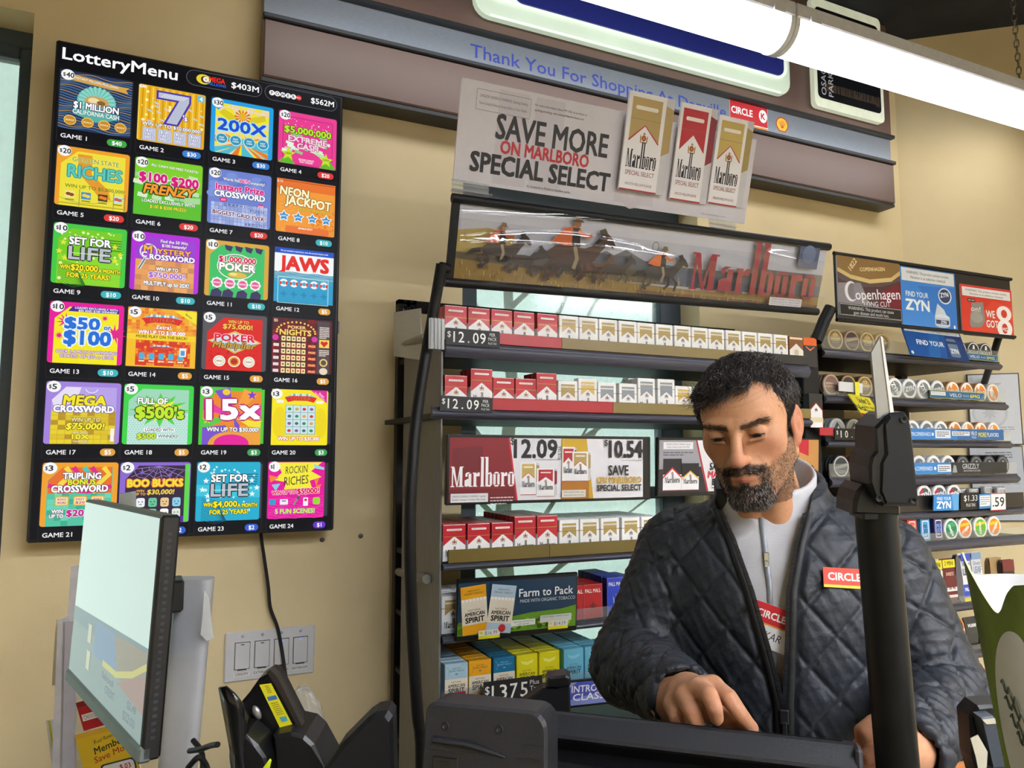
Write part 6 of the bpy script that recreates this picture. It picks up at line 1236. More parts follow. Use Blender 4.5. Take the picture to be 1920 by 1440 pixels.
def zy(A, w, h):
    A.rect(0, 0, w, h, '#3c86d6'); A.poly([(w*.3, h*.3), (w, h*.26), (w, h), (w*.7, h)], '#2f76c8'); A.rect(w*.015, h*.01, w*.985, h*.24, '#e8eaec'); A.frame(w*.015, h*.01, w*.985, h*.24, 1, '#2a2c30'); A.text('WARNING: This product contains nicotine.', w*.5, h*.085, h*.05, '#33363a', w=w*.78); A.text('Nicotine is an addictive chemical.', w*.5, h*.165, h*.05, '#33363a', w=w*.64)
    A.text('FIND YOUR', w*.28, h*.45, h*.085, '#f0f4f8', w=w*.4, b=.02); A.text('ZYN', w*.28, h*.63, h*.17, '#f4f8fa', w=w*.42, b=.06); A.ell(w*.79, h*.42, w*.125, h*.14, '#e8ecf2', 26); A.ell(w*.79, h*.42, w*.105, h*.118, '#2b3a5e', 26); A.text('ZYN', w*.78, h*.4, h*.075, '#f0f4f8', w=w*.15, rot=8, b=.05)
    A.poly([(w*.58, h*.78), (w*.64, h*.56), (w*.76, h*.66), (w*.82, h*.8)], '#cfd8e4'); A.ell(w*.72, h*.8, w*.14, h*.06, '#dfe6ee', 22); A.rect(w*.58, h*.8, w*.86, h*.92, '#c8d2de'); A.ell(w*.72, h*.92, w*.14, h*.05, '#c8d2de', 22); A.rect(w*.6, h*.84, w*.84, h*.91, '#2b3a5e'); A.text('ZYN', w*.74, h*.875, h*.05, '#f0f4f8', w=w*.1, b=.05); A.ell(w*.94, h*.94, 5, 6, '#e8eef4', 12)
def on8(A, w, h):
    A.rect(0, 0, w, h, '#cf3426'); A.poly([(w*.1, h), (w*.6, h*.28), (w, h*.4), (w, h)], '#d9402c'); A.rect(w*.03, h*.05, w*.97, h*.24, '#ecebea'); A.text('WARNING: This product contains nicotine.', w*.5, h*.11, h*.045, '#44403e', w=w*.82); A.text('Nicotine is an addictive chemical.', w*.5, h*.185, h*.045, '#44403e', w=w*.66); A.rect(w*.12, h*.29, w*.27, h*.36, '#1c1a1a'); A.text('NEW LOOK!', w*.195, h*.325, h*.03, '#ffffff', w=w*.12)
    A.poly([(w*.14, h*.8), (w*.2, h*.38), (w*.42, h*.34), (w*.44, h*.74), (w*.36, h*.88), (w*.16, h*.9)], '#8a8680'); A.ell(w*.28, h*.68, w*.12, h*.12, '#9c9892', 18); A.text('on!', w*.27, h*.5, h*.11, '#e8e6e4', w=w*.18); A.text('WE', w*.55, h*.58, h*.15, '#f6f2f0', w=w*.17, b=.03); A.text('GOT', w*.575, h*.79, h*.15, '#f6f2f0', w=w*.23, b=.03)
    for cy_, r_ in ((.54, .17), (.86, .2)): A.ell(w*.82, h*cy_, w*.15, h*r_, '#f6f2f0', 24)
    for cy_, r_ in ((.54, .09), (.86, .11)): A.ell(w*.82, h*cy_, w*.06, h*r_, '#cf3426', 20)
    A.rect(0, h, w, h*1.08, '#17171a'); A.text('MG', w*.82, h*.88, h*.08, '#f6f2f0', w=w*.1, b=.03)
bx = [W(1683, 480, 1.585)[0], W(1786, 500, 1.585)[0], W(1797, 530, 1.585)[0], W(1893, 530, 1.585)[0]]
f = lambda X: (X-TL[0])*1000
poster('p', 4, f(bx[0]), 5, h_-14, cop, 'brown poster with a gold tin lid'); poster('p', f(bx[0])+1, f(bx[1]), 10, h_-1, zy, 'blue poster reading FIND YOUR ZYN'); poster('p', f(bx[2]), f(bx[3])-3, h_*.2, h_-3, on8, 'red poster reading WE GOT 8 MG')
# ------------------------------------------------------------------ pouches, boxes lower down
def pouch(px0, px1, pyt, base, cols, txt, tc, label, y=YT+.02, lean=-.05):
    x0, x1 = W(px0, pyt, y)[0], W(px1, pyt, y)[0]; z1 = W(px0, pyt, y)[2]; h = z1-base; w = x1-x0
    A = Art(); n = 8; P = [(0, 0), (.001, -.004), (.006, -.014), (.011, -h*1000*.0005), (.010, -h+.02), (.004, -h+.004), (0, -h)]
    prof = [(-.001-u_, v) for u_, v in P]+[(.0+u_, v) for u_, v in P[::-1]]
    A.mb.prism(prof, 0, w, axis=0, c=cols[0]); W_mm, H_mm = w*1000, h*1000
    k0 = A.k; A.k += 330
    for f0, f1, c in cols[1]: A.rect(0.3, H_mm*f0, W_mm-.3, H_mm*f1, c)
    for t, yy, hh, cc, ff in txt: A.text(t, W_mm/2, H_mm*yy, H_mm*hh, cc, w=W_mm*ff, b=.04)
    o = A.build('pouch', TINM, None, (x0, y, z1), (lean, 0, 0)); tag(o, label, 'pouch', 'pouches and cigar packs low on the tin rack'); return o
b7 = T7[1]+.001
pouch(1722, 1738, 1040, b7, ('#c9cacc', []), [('CLASSIC', .2, .05, '#444', .8)] if False else [('CLASSIC', .2, .05, '#444444', .8)], 0, 'pale grey pouch beside the jacket sleeve, on the pouch shelf')
pouch(1737, 1759, 1050, b7, ('#b9b7ae', [(.02, .22, '#d8cc26'), (.25, .7, '#c9c8c2')]), [('2 MINI', .12, .1, '#5a5210', .7), ('MILD', .5, .1, '#77746a', .6)], 0, 'grey pouch with yellow header on the pouch shelf')
pouch(1760, 1783, 1048, b7, ('#5c1620', [(.02, .2, '#dccf26'), (.5, .72, '#e9e6e2'), (.8, .86, '#d8c8c8')]), [('2 MINI', .1, .09, '#5a5210', .7), ('MINI', .61, .14, '#5c1620', .7), ('SWEETS', .34, .07, '#d8b8a8', .6)], 0, 'maroon pouch with yellow header on the pouch shelf')
pouch(1786, 1793, 1040, b7, ('#4a5a80', [(0, .3, '#2a3a70')]), [('L', .5, .12, '#1c2c5c', .5)], 0, 'narrow blue grey pouch between the maroon and white pouches', YT+.05)
pouch(1794, 1812, 1038, b7, ('#dcdde0', [(0, .16, '#2c48b8'), (.5, .62, '#8a5a38'), (.64, .9, '#2444b4'), (.9, 1, '#dccf26')]), [('Dutch', .22, .07, '#2a3350', .7), ('LEAF', .38, .13, '#24335c', .8), ('PALMA', .74, .07, '#eef0f6', .7)], 0, 'white and blue pouch with two brown cigars pictured')
pouch(1814, 1832, 1036, b7, ('#d3d5d8', [(0, .14, '#7a98b8'), (.5, .62, '#94623c'), (.64, .9, '#8a9cc8'), (.9, 1, '#dccf26')]), [('Dutch', .22, .07, '#8a94a8', .7), ('LEAF', .36, .13, '#8a98b0', .8), ('ROUGE', .74, .07, '#eef0f6', .7)], 0, 'white and pale blue pouch beside the green paper cup')
pouch(1848, 1870, 1046, b7, ('#8a7050', [(0, .5, '#a88a60'), (.5, 1, '#1c1c1e')]), [('Black', .62, .08, '#e8e8e8', .7)], 0, 'bundle pack of tan cigars behind the paper cup', YT+.03)
pouch(1872, 1894, 1050, b7, ('#2a2022', [(0, .3, '#6a1c26')]), [('Black', .55, .1, '#e8e8e8', .7)], 0, 'dark pack right of the tan cigars', YT+.01)
b8 = T8[1]+.001
pouch(1790, 1803, 1162, b8, ('#d8782a', []), [('vuse', .3, .12, '#f4ece4', .8)], 0, 'orange box next to the black box low on the tin rack', lean=0)
pouch(1804, 1826, 1158, b8, ('#2e3134', []), [('vuse', .22, .14, '#f0f0f0', .7)], 0, 'black box with white lettering low on the tin rack', lean=0)
pouch(1828, 1850, 1152, b8, ('#3a2420', [(0, .28, '#d6b02c')]), [('BLACK', .5, .12, '#eee6da', .8), ('MILD', .68, .12, '#eee6da', .7)], 0, 'brown pack with yellow tops low on the tin rack', lean=0)
b9 = T9[1]+.001
pouch(1822, 1838, 1262, b9, ('#1e1c1c', [(.7, 1, '#d8a42c')]), [('Black', .3, .14, '#f0f0f0', .8), ('MILD', .48, .14, '#f0f0f0', .8)], 0, 'black and yellow pack beside the jacket sleeve, lowest shelf', lean=0)
pouch(1839, 1856, 1254, b9, ('#d86a24', [(.3, .7, '#ece8e2'), (.7, 1, '#d8a42c')]), [('Wild', .5, .14, '#2a2422', .8)], 0, 'orange and white pack beside the paper cup, lowest shelf', lean=0)
# ------------------------------------------------------------------ notices on the wall right of the rack
def notice(TLp, TRp, BLp, fn, lab):
    nrm = np.array([WDY, -WDX]); o0 = np.array([CX, YW])+nrm*.012             # on the angled wall
    def WR(x, y): d = ray(x, y); t = (o0@nrm)/(d[:2]@nrm); p = d*t; return np.array([p[0], p[1], p[2]+EYE])
    TL, TR, BL = [WR(x, y) for x, y in (TLp, TRp, BLp)]
    o = thing('framed_notice', lab, 'notice'); w_, h_ = place(o, TL, TR, BL)
    b = MB(); b.box((0, 0, -h_/1000), (w_/1000, .008, 0), c='#1c1c1e'); b.build('frame', STRIPM, o)
    A = Art(); fn(A, w_, h_); A.build('print', GLOSS, o, (0, -.0003, 0))
def n1(A, w, h): A.rect(4, 4, w-4, h-4, '#d4d6da'); A.text("SELLER'S PERMIT", w*.4, h*.15, 8, '#55585e', w=w*.5); A.text('STATE OF CALIFORNIA', w*.4, h*.22, 7, '#55585e', w=w*.3); A.ell(w*.4, h*.55, 62, 62, '#c2c5ca', 28); A.ell(w*.4, h*.55, 52, 52, '#d0d2d6', 28); A.star(w*.4, h*.55, 30, '#c0c3c8', 8, .5); A.lines(w*.2, h*.75, w*.85, 3, 8, 2.4, '#8a8d94', 5)
def n2(A, w, h): A.rect(3, 3, w-3, h-3, '#b9bdc6'); A.lines(w*.3, h*.08, w*.8, 4, 9, 3, '#44474e', 4); A.lines(w*.3, h*.2, w*.6, 6, 24, 3, '#77797f', 4); A.lines(w*.2, h*.5, w*.9, 3, 40, 2, '#77797f', 3)
notice((1812, 702), (1910, 699), (1814, 835), n1, 'upper framed white notice on the wall behind the tin rack')
notice((1816, 838), (1917, 836), (1818, 977), n2, 'lower framed grey notice on the wall behind the tin rack')
# ================================================================== THE COUNTER AND WHAT STANDS ON IT
ZC = .95
COUNT = mat('counter_laminate', '#4a4642', rough=.4); WOOD = mat('orange_wood', '#a8683a', rough=.45, var=.25, scale=8, stretch=(1, 1, 12))
b = MB(); poly = [(-.75, 1.5), (.12, 1.5), (.30, 1.05), (.62, .70), (.95, .36), (.70, .08), (.35, .12), (-.75, .55)]
b.prism(poly, ZC-.04, ZC, axis=2); cn = thing('counter', 'sales counter carrying the screens and card reader, below the frame', 'counter', (0, .8, 0)); wpart('worktop', b, COUNT, cn)
b = MB(); b.prism([(x*.96+.0, y*.96+.03) for x, y in poly], .0, ZC-.041, axis=2); wpart('base', b, mat('counter_base', '#5c5348', rough=.6), cn)
DKP = mat('charcoal_plastic', '#1d1d22', rough=.45, var=.08, scale=300, bump=.25, bscale=900); DKP2 = mat('black_satin', '#0e0e11', rough=.35, var=.05, bump=.15, bscale=900)
SILV = mat('silver_paint', '#b4b5b9', rough=.42, metal=.3, var=.03)
VX, VY, VZ = RGT, FWD, UPV
def viewbox(root, o):
    pass
def cut(pxs, d, th, m=None, c=None, mb=None, bev=0.0):
    """solid slab whose outline is given by photo positions at distance d, facing the camera, th thick; world coordinates"""
    mb = mb or MB(); F_ = [R(x, y, d) for x, y in pxs]; B_ = [p+FWD*th for p in F_]; n = len(F_)
    if bev:
        cen = sum(F_)/n; G = [p+(cen-p)*bev/np.linalg.norm(cen-p)-FWD*bev for p in F_]
        mb.add(F_+G, [(i, (i+1) % n, n+(i+1) % n, n+i) for i in range(n)], c=c); mb.add(G, [tuple(range(n))], c=c)
    else: mb.add(F_, [tuple(range(n))], c=c)
    mb.add(F_+B_, [(i, n+i, n+(i+1) % n, (i+1) % n) for i in range(n)], c=c); mb.add(B_, [tuple(range(n))[::-1]], c=c)
    return mb
def screw(p, root, r=.004, m=None):
    q = MB(); n = 12; o_ = np.array(p)
    ring = [o_+RGT*r*math.cos(2*math.pi*i/n)+UPV*r*math.sin(2*math.pi*i/n)-FWD*.0012 for i in range(n)]; ring2 = [o_+(x-o_)*.6-FWD*.0002 for x in ring]
    q.add(ring+ring2+[o_+FWD*.001], [(i, (i+1) % n, n+(i+1) % n, n+i) for i in range(n)]+[(n+i, n+(i+1) % n, 2*n) for i in range(n)])
    wpart('screw', q, m or BLACKP, root)
# ------------------------------------------------------------------ customer display at the left
mo = thing('monitor', 'thin dark monitor turned sideways in front of the menu screen', 'monitor', (-.111, 1.392, EYE-.076), (math.radians(-2.4), 0, math.radians(-74.4)))
mw, mh = .41, .26
b = MB(); b.box((-.004, .0, -mh-.016), (mw+.006, .022, .004), ch=.003); b.box((.05, .021, -mh+.03), (mw-.05, .04, -.04), ch=.008); b.build('casing', DKP2, mo)
b = MB(); b.box((-.004, -.004, -mh-.018), (mw+.006, .012, -mh+.001), ch=.003); b.build('bottom_bezel', mat('grey_bezel', '#5a625e', rough=.4), mo)
b = MB()
for k in range(30): b.box((mw+.0055, .008, -.02-k*.008), (mw+.0068, .013, -.0165-k*.008))
b.build('vent_slots', TRIMM, mo)
A = Art(); Wd, Hd = mw*1000, mh*1000
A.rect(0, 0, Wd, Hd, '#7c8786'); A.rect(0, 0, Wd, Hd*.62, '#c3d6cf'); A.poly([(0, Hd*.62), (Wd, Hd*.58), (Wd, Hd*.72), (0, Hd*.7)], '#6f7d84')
A.rect(Wd*.36, Hd*.62, Wd*.66, Hd*.8, '#6e7f9c'); A.poly([(Wd*.62, Hd*.62), (Wd, Hd*.6), (Wd, Hd*.84), (Wd*.7, Hd*.8)], '#8a7a6a'); A.stroke([(Wd*.5, Hd*.8), (Wd*.68, Hd*.8), (Wd*.86, Hd*.74), (Wd, Hd*.66)], 8, '#b8ae5a'); A.poly([(Wd*.7, Hd*.83), (Wd, Hd*.7), (Wd, Hd*.87)], '#96706a')
A.text('Subtotal', Wd*.58, Hd*.855, 9, '#66707a', w=60); A.text('CREDIT', Wd*.62, Hd*.91, 10, '#66707a', w=50); A.text('$2.49', Wd*.88, Hd*.88, 9, '#66707a', w=40); A.text('$22.00', Wd*.86, Hd*.94, 10, '#66707a', w=54)
A.rect(Wd*.26, Hd*.66, Wd*.31, Hd*.76, '#b9b69a'); A.rect(Wd*.27, Hd*.8, Wd*.32, Hd*.9, '#b9b69a')
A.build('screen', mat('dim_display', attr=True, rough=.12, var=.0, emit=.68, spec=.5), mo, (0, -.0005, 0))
b = MB(); c0, c1 = R(366, 1084, 1.22), R(333, 1440, 1.20); d_ = (c1-c0); c2 = c0+d_*((c0[2]-ZC-.012)/(c0[2]-c1[2]))
ax = np.array([.55, -.83, 0])
P = [(.03*math.cos(a), .013*math.sin(a)) for a in np.linspace(0, 2*math.pi, 21)[:-1]]
P = [(np.sign(u_)*abs(u_/.03)**.6*.030, np.sign(v_)*abs(v_/.013)**.6*.014) for u_, v_ in P]
V = [c0+RGT*u_+VY*v_ for u_, v_ in P]+[c2+RGT*u_+VY*v_ for u_, v_ in P]; n = 20
b.add(V, [(i, (i+1) % n, n+(i+1) % n, n+i) for i in range(n)], smooth=True); b.add(V[:n], [tuple(range(n))[::-1]])
st = thing('monitor_stand', 'wide silver stand column behind the sideways monitor', 'stand', c2-np.array([0, 0, .012])); wpart('column', b, SILV, st)
b = MB(); b.box((c2[0]-.1, c2[1]-.1, ZC), (c2[0]+.1, c2[1]+.1, ZC+.012), ch=.004); wpart('foot', b, SILV, st)
b = MB(); h0 = R(322, 1120, 1.15); b.box((h0[0]-.004, h0[1]+.03, h0[2]-.03), (h0[0]+.018, h0[1]+.09, h0[2]+.02), ch=.004); wpart('hinge', b, DKP2, st)
b = cut([(383, 1108), (391, 1122), (400, 1196), (388, 1202), (376, 1190), (380, 1150)], 1.19, .0012, bev=0); tag(b.build('paper_tag', mat('white_paper', '#d9d8d4', rough=.7)), 'curled white paper tag stuck to the silver stand column', 'paper')
# ------------------------------------------------------------------ leaflet holder
lh = thing('leaflet_holder', 'clear acrylic leaflet holder behind the sideways monitor', 'leaflet holder', R(150, 1440, 1.42))
for i, (pts, d, m) in enumerate((([(133, 1062), (150, 1060), (150, 1160), (126, 1162)], 1.46, 'w'), ([(108, 1162), (165, 1160), (165, 1440), (98, 1440)], 1.44, 'c'), ([(318, 1045), (326, 1043), (324, 1110), (317, 1110)], 1.5, 'w'))):
    wpart(['card_riser', 'front_wall', 'side_post'][i], cut(pts, d, .003), CLEAR if m == 'c' else mat('white_acrylic', '#cfcdd4', rough=.3), lh)
wpart('side_wall', cut([(108, 1165), (118, 1165), (112, 1440), (97, 1440)], 1.43, .03), mat('white_acrylic', '#cfcdd4', rough=.3), lh)
wpart('side_wall', cut([(122, 1165), (143, 1165), (140, 1440), (116, 1440)], 1.425, .004), mat('milky_wall', '#bcb9c6', rough=.3), lh)
wpart('back_card', cut([(102, 1200), (106, 1160), (104, 1285), (97, 1285)], 1.47, .002), mat('cream_card', '#c8bda0', rough=.6), lh)
def leaflet(TLp, TRp, BLp, d, fn, lab):
    o = thing('leaflet', lab, 'leaflet'); w_, h_ = place(o, R(*TLp, d), R(*TRp, d), R(*BLp, d))
    b = MB(); b.box((0, 0, -h_/1000), (w_/1000, .003, 0), c='#d8d4cc'); b.build('card', STRIPM, o); A = Art(); fn(A, w_, h_); A.build('print', PAPER, o, (0, -.0003, 0))
def lf1(A, w, h): A.rect(0, 0, w, h, '#a81e24'); A.rect(0, h*.0, w, h*.18, '#7c1a20'); A.rect(4, h*.45, w*.55, h*.68, '#e0d8d0'); A.text('CHOOSE', w*.3, h*.565, h*.14, '#55403c', w=w*.38)
def lf2(A, w, h): A.rect(0, 0, w, h, '#e0b92c'); A.rect(0, 0, w, h*.1, '#d8a834'); A.text('Fuel Rewards', w*.56, h*.2, h*.075, '#22302c', w=w*.5, rot=10, sh=.2); A.text('Members', w*.6, h*.36, h*.13, '#1c2420', w=w*.66, rot=10, sh=.2, b=.02); A.text('Save More', w*.6, h*.53, h*.12, '#b0381c', w=w*.74, rot=10, sh=.2, b=.01); A.rrect(w*.3, h*.72, w*.95, h*1.0, 8, '#2c2c30'); A.rrect(w*.33, h*.75, w*.92, h*.99, 7, '#e8e8ea'); A.text('$.03', w*.75, h*.86, h*.1, '#b8281c', w=w*.2, b=.03)
leaflet((142, 1318), (204, 1300), (139, 1376), 1.425, lf1, 'dark red leaflet with CHOOSE on it in the acrylic holder')
leaflet((140, 1378), (240, 1352), (136, 1475), 1.42, lf2, 'yellow leaflet reading Members Save More')
leaflet((86, 1352), (100, 1350), (80, 1460), 1.5, lambda A, w, h: (A.rect(0, 0, w, h, '#d8d6dc'), A.rect(w*.3, 0, w*.6, h, '#b8c030')), 'pale leaflet with green stripe at the left of the holder')
# clip standing on the top edge of the monitor
b = cut([(224, 926), (250, 922), (250, 955), (226, 957)], 1.33, .01, bev=.001); wpart('card_clip', b, mat('grey_clip', '#9aa09c', rough=.4), lh)
# ------------------------------------------------------------------ light switches
sw0 = W(422, 1186, YW); sp_ = thing('switch_plate', 'white four-gang light switch plate with handwritten labels', 'switch plate', (sw0[0], YW, sw0[2]))
pw, ph = W(590, 1170, YW)[0]-sw0[0], sw0[2]-W(422, 1280, YW)[2]
WHT = mat('white_switch_plastic', '#d2d0d2', rough=.35, var=.02)
b = MB(); b.box((0, -.007, -ph), (pw, -.0005, 0), ch=.003); b.build('plate', WHT, sp_)
for i, t in enumerate(('CANOPY', 'EXTERIOR', 'HOT SALES', 'BATHROOM')):
    cx_ = pw*(.19+.215*i)
    b = MB(); b.box((cx_-.0185, -.0075, -.092), (cx_+.0185, -.0072, -.026)); b.build('recess', TRIMM, sp_)
    b = MB(); b.box((cx_-.0172, -.0105, -.0905), (cx_+.0172, -.0072, -.0275), ch=.001); k_ = b.build('rocker', WHT, sp_)
    b = MB(); b.box((cx_-.004, -.0112, -.0325), (cx_+.004, -.0104, -.0305)); b.build('indicator', mat('blue_indicator', '#7fa0ff', emit=1.0) if i > 1 else TRIMM, k_)
    b = MB(); b.box((cx_-.011, -.0085, -.0885-.0055), (cx_+.011, -.0078, -.0885)); b.build('slot', TRIMM, sp_)
    A = Art(); A.rect(-20, -5, 20, 5.5, '#e2e0de'); A.text(t, 0, 0, 6.2, '#2c2a28', w=min(5.2*len(t), 37), b=.01); A.build('label', PAPER, sp_, (cx_, -.0074, -.1035))
    for z_ in (-.012, -.118 if False else -.012):
        pass
    b = MB(); b.lathe([(.0002, -.009), (.003, -.0085), (.0038, -.007)], 10, axis=1, o=(cx_, 0, -.012)); b.build('screw', SILV, sp_)
# ------------------------------------------------------------------ card reader with sun shield
cr = thing('card_reader', 'black card reader with a yellow label on its side', 'card reader', R(520, 1440, .95))
b = MB(); cut([(432, 1340), (468, 1298), (486, 1272), (503, 1262), (516, 1266), (548, 1330), (580, 1392), (606, 1440), (640, 1500), (440, 1500), (430, 1420)], .95, .03, mb=b, bev=.004); wpart('body', b, DKP2, cr)
b = MB(); cut([(500, 1260), (507, 1255), (520, 1268), (578, 1384), (572, 1390), (520, 1290)], .945, .012, mb=b, bev=.001); wpart('visor', b, mat('brown_black', '#2a2420', rough=.4), cr)
sh = []
for (x, y, d) in ((410, 1290, .90), (424, 1288, .885), (440, 1302, .88), (456, 1322, .885), (466, 1345, .90)): sh.append((x, y, d))
b = MB(); V = []; F = []
rowsY = [0, .25, .5, .75, 1.0, 1.3]
for t in rowsY:
    for x, y, d in sh:
        bx_ = 409+t*22; k_ = 1-.42*min(t, 1)+.15*max(t-.8, 0)
        V.append(R(bx_+(x-410)*k_, y+t*120+(1290-y)*t*.4, d+.01*t))
m_ = len(sh)
for j in range(len(rowsY)-1):
    for i in range(m_-1): F.append((j*m_+i, j*m_+i+1, (j+1)*m_+i+1, (j+1)*m_+i))
V2 = [v+FWD*.004 for v in V]; q = len(V)
b.add(V+V2, F+[tuple(i+q for i in f)[::-1] for f in F]+[(i, q+i, q+i+1, i+1) for i in range(m_-1)]+[(j*m_, (j+1)*m_, q+(j+1)*m_, q+j*m_) for j in range(len(rowsY)-1)]+[(j*m_+m_-1, q+j*m_+m_-1, q+(j+1)*m_+m_-1, (j+1)*m_+m_-1) for j in range(len(rowsY)-1)], smooth=True); wpart('shield', b, mat('glossy_black', '#151414', rough=.18), cr)
b = MB(); cut([(437, 1372), (462, 1376), (485, 1396), (500, 1420), (505, 1445), (440, 1460)], .90, .04, mb=b, bev=.004); wpart('lower_shield', b, DKP2, cr)
b = MB(); cut([(512, 1378), (545, 1372), (572, 1378), (590, 1395), (620, 1450), (520, 1450)], .925, .06, mb=b, bev=.004); wpart('side_housing', b, BLACKP, cr)
p = R(483, 1334, .945); b = MB(); V = []; F = []
for j in range(5):
    for i in range(12):
        a = 2*math.pi*i/12; f_ = math.cos(j*math.pi/8); V.append(p+f_*(RGT*.0055*math.cos(a)+(UPV*.9-RGT*.3)*.010*math.sin(a))-FWD*(.003+.004*math.sin(j*math.pi/8)))
for j in range(4):
    for i in range(12): F.append((j*12+i, j*12+(i+1) % 12, (j+1)*12+(i+1) % 12, (j+1)*12+i))
b.add(V, F, smooth=True); wpart('button', b, mat('silver_button', '#8a8886', rough=.3, metal=.6), cr)
lb = thing('tmp', 'x', 'x'); w_, h_ = place(lb, R(489, 1283, .9435), R(511, 1279, .9435), R(529, 1360, .9435)); bpy.data.objects.remove(lb)
A = Art(); A.poly([(0, 0), (15, -2), (42, 50), (26, 54)], '#d8cf22'); A.poly([(9.5, 15.5), (21, 13), (23.5, 18), (12, 20.5)], '#3a6aa8')
for k in range(5): A.stroke([(5+k*1.0+2, 2+k*2), (12+k*1.1, 1+k*2)], .8, '#6a6a20')
for k in range(7): A.stroke([(15+k*1.2, 24+k*2.3), (24+k*1.3, 22+k*2.3)], .8, '#6a6a20')
A.poly([(26, 41), (34, 39.5), (36.5, 45), (29, 47)], '#4a9ab0')
o = A.build('label', PAPER, cr); Mx = np.eye(4); Mx[:3, 0] = RGT; Mx[:3, 1] = FWD; Mx[:3, 2] = UPV; Mx[:3, 3] = R(486, 1284, .9445)-np.array(cr.location)
o.matrix_local = Matrix(Mx.tolist())
b = cut([(493, 1440), (505, 1424), (508, 1428), (500, 1460), (494, 1460)], .86, .003); tag(b.build('marker_pen', mat('neon_yellow', '#cfe02c', rough=.4)), 'neon yellow strip standing in front of the card reader', 'pen')
# crumpled clear bag
rg = random.Random(9); c_ = R(574, 1352, 1.12); b = MB(); V = []; F = []; nu, nv = 16, 12
for j in range(nv+1):
    for i in range(nu):
        a, e = 2*math.pi*i/nu, math.pi*j/nv; rr = 1+rg.uniform(-.22, .22)
        V.append(c_+RGT*(.026*math.sin(e)*math.cos(a)*rr+.012*(j/nv-.5))+FWD*.02*math.sin(e)*math.sin(a)*rr+UPV*.052*math.cos(e)*(1+rg.uniform(-.08, .08)))
for j in range(nv):
    for i in range(nu): F.append((j*nu+i, j*nu+(i+1) % nu, (j+1)*nu+(i+1) % nu, (j+1)*nu+i))
b.add(V, F); tag(b.build('plastic_bag', glassy('crinkled_film', (.93, .92, .9), .16, .12)), 'crumpled clear plastic bag behind the card reader', 'bag')
b = cut([(560, 1520), (640, 1395), (690, 1345), (706, 1334), (728, 1331), (737, 1342), (742, 1520)], .82, .025, bev=.006); o = b.build('equipment_corner', mat('dark_housing', '#121215', rough=.5, spec=.35)); tag(o, 'dark angled equipment housing right of the card reader', 'equipment')
for i, pp in enumerate(([(352, 1440, 1.05), (372, 1420, 1.05), (385, 1432, 1.06), (392, 1450, 1.06)], [(355, 1408, 1.1), (375, 1405, 1.08), (395, 1398, 1.06), (408, 1396, 1.02)], [(362, 1388, 1.12), (378, 1410, 1.1), (380, 1440, 1.08), (376, 1470, 1.08)])):
    b = MB(); P = [R(*q) for q in pp]; b.tube([x-P[0] for x in smooth_path(P, 5)], .004, 8); tag(b.build('cable', MATS['black_rubber'], None, P[0]), 'black cable beside the silver stand, %s from the top' % ORD[i], 'cable', 'cables behind the card reader')
# ------------------------------------------------------------------ till touchscreen seen from behind
po = thing('till_screen', 'long charcoal till touchscreen seen from behind in front of the man', 'till', (.428, .861, EYE-.314), (0, 0, math.radians(-42.4)))
w_ = .366
b = MB(); b.prism([(0, 0), (.006, -.001), (.125, -.185), (.11, -.2), (-.012, -.03), (-.021, -.024), (-.02, -.02), (-.004, -.002)], 0, w_, axis=0); b.build('bezel', DKP, po)
b = MB(); b.prism([(-.012, -.031), (.0, -.036), (-.004, -.043), (-.028, -.048), (-.045, -.06), (-.05, -.1), (-.02, -.2), (.105, -.202)], .012, w_-.016, axis=0); b.build('back_housing', DKP2, po)
b = MB(); b.prism([(.001, .0005), (.1235, -.1835), (.1205, -.1855), (-.001, -.001)], .012, w_-.012, axis=0); b.build('touch_glass', mat('dark_glass', '#0c0d10', rough=.08), po)
b = MB(); b.box((w_-.001, -.02, -.034), (w_+.006, .004, .0), ch=.003); b.build('end_cap', mat('grey_edge', '#4a4a50', rough=.35), po)
b = MB(); b.box((w_*.46, -.09, ZC-EYE+.314+.001), (w_*.66, .1, ZC-EYE+.314+.02), ch=.004); b.box((w_*.5, -.03, ZC-EYE+.314+.018), (w_*.62, .03, -.12), ch=.004); b.build('stand', DKP2, po)
A = Art(); A.rect(0, 0, 30, 14, '#d8cf22'); A.text('SCAN', 15, 7, 5, '#3a3a10', w=20); o = A.build('yellow_sticker', PAPER, po, (.235, -.0505, -.086), (math.radians(-8), 0, 0))
# reader block clipped to its left end
dxr = np.array([math.cos(math.radians(-42.4)), math.sin(math.radians(-42.4)), 0])
ms = thing('till_side_unit', 'charcoal plastic unit with screws at the left of the till screen', 'till unit', R(800, 1314, .80), (math.radians(-6), 0, math.radians(-40)))
b = MB(); P = []
ww, hh = .135, .125
for cx_, cz_, r_, a0 in ((ww-.02, -.018, .018, 0), (.012, -.012, .012, 90)):
    for i in range(6):
        a = math.radians(a0+90*i/5); P.append((cx_+r_*math.cos(a), cz_+r_*math.sin(a)))
P += [(-.004, -hh), (ww, -hh)]
b.prism(P, 0, .05, axis=1); n = len(P); cen = (ww/2, -hh/2); G = [(cen[0]+(x-cen[0])*.955, cen[1]+(z-cen[1])*.96) for x, z in P]
b.V = b.V; b.add([(x, 0, z) for x, z in P]+[(x, -.005, z) for x, z in G], [(i, (i+1) % n, n+(i+1) % n, n+i) for i in range(n)]); b.add([(x, -.005, z) for x, z in G], [tuple(range(n))]); b.build('housing', DKP, ms)
b = MB(); b.tube([(.012, -.0055, -.036), (.05, -.006, -.037), (.09, -.004, -.046)], [.006, .006, .003], 8, flat=.6); b.build('handle_ridge', DKP, ms)
b = MB(); b.box((.012, -.0068, -.078), (.04, -.0045, -.052), ch=.002); 
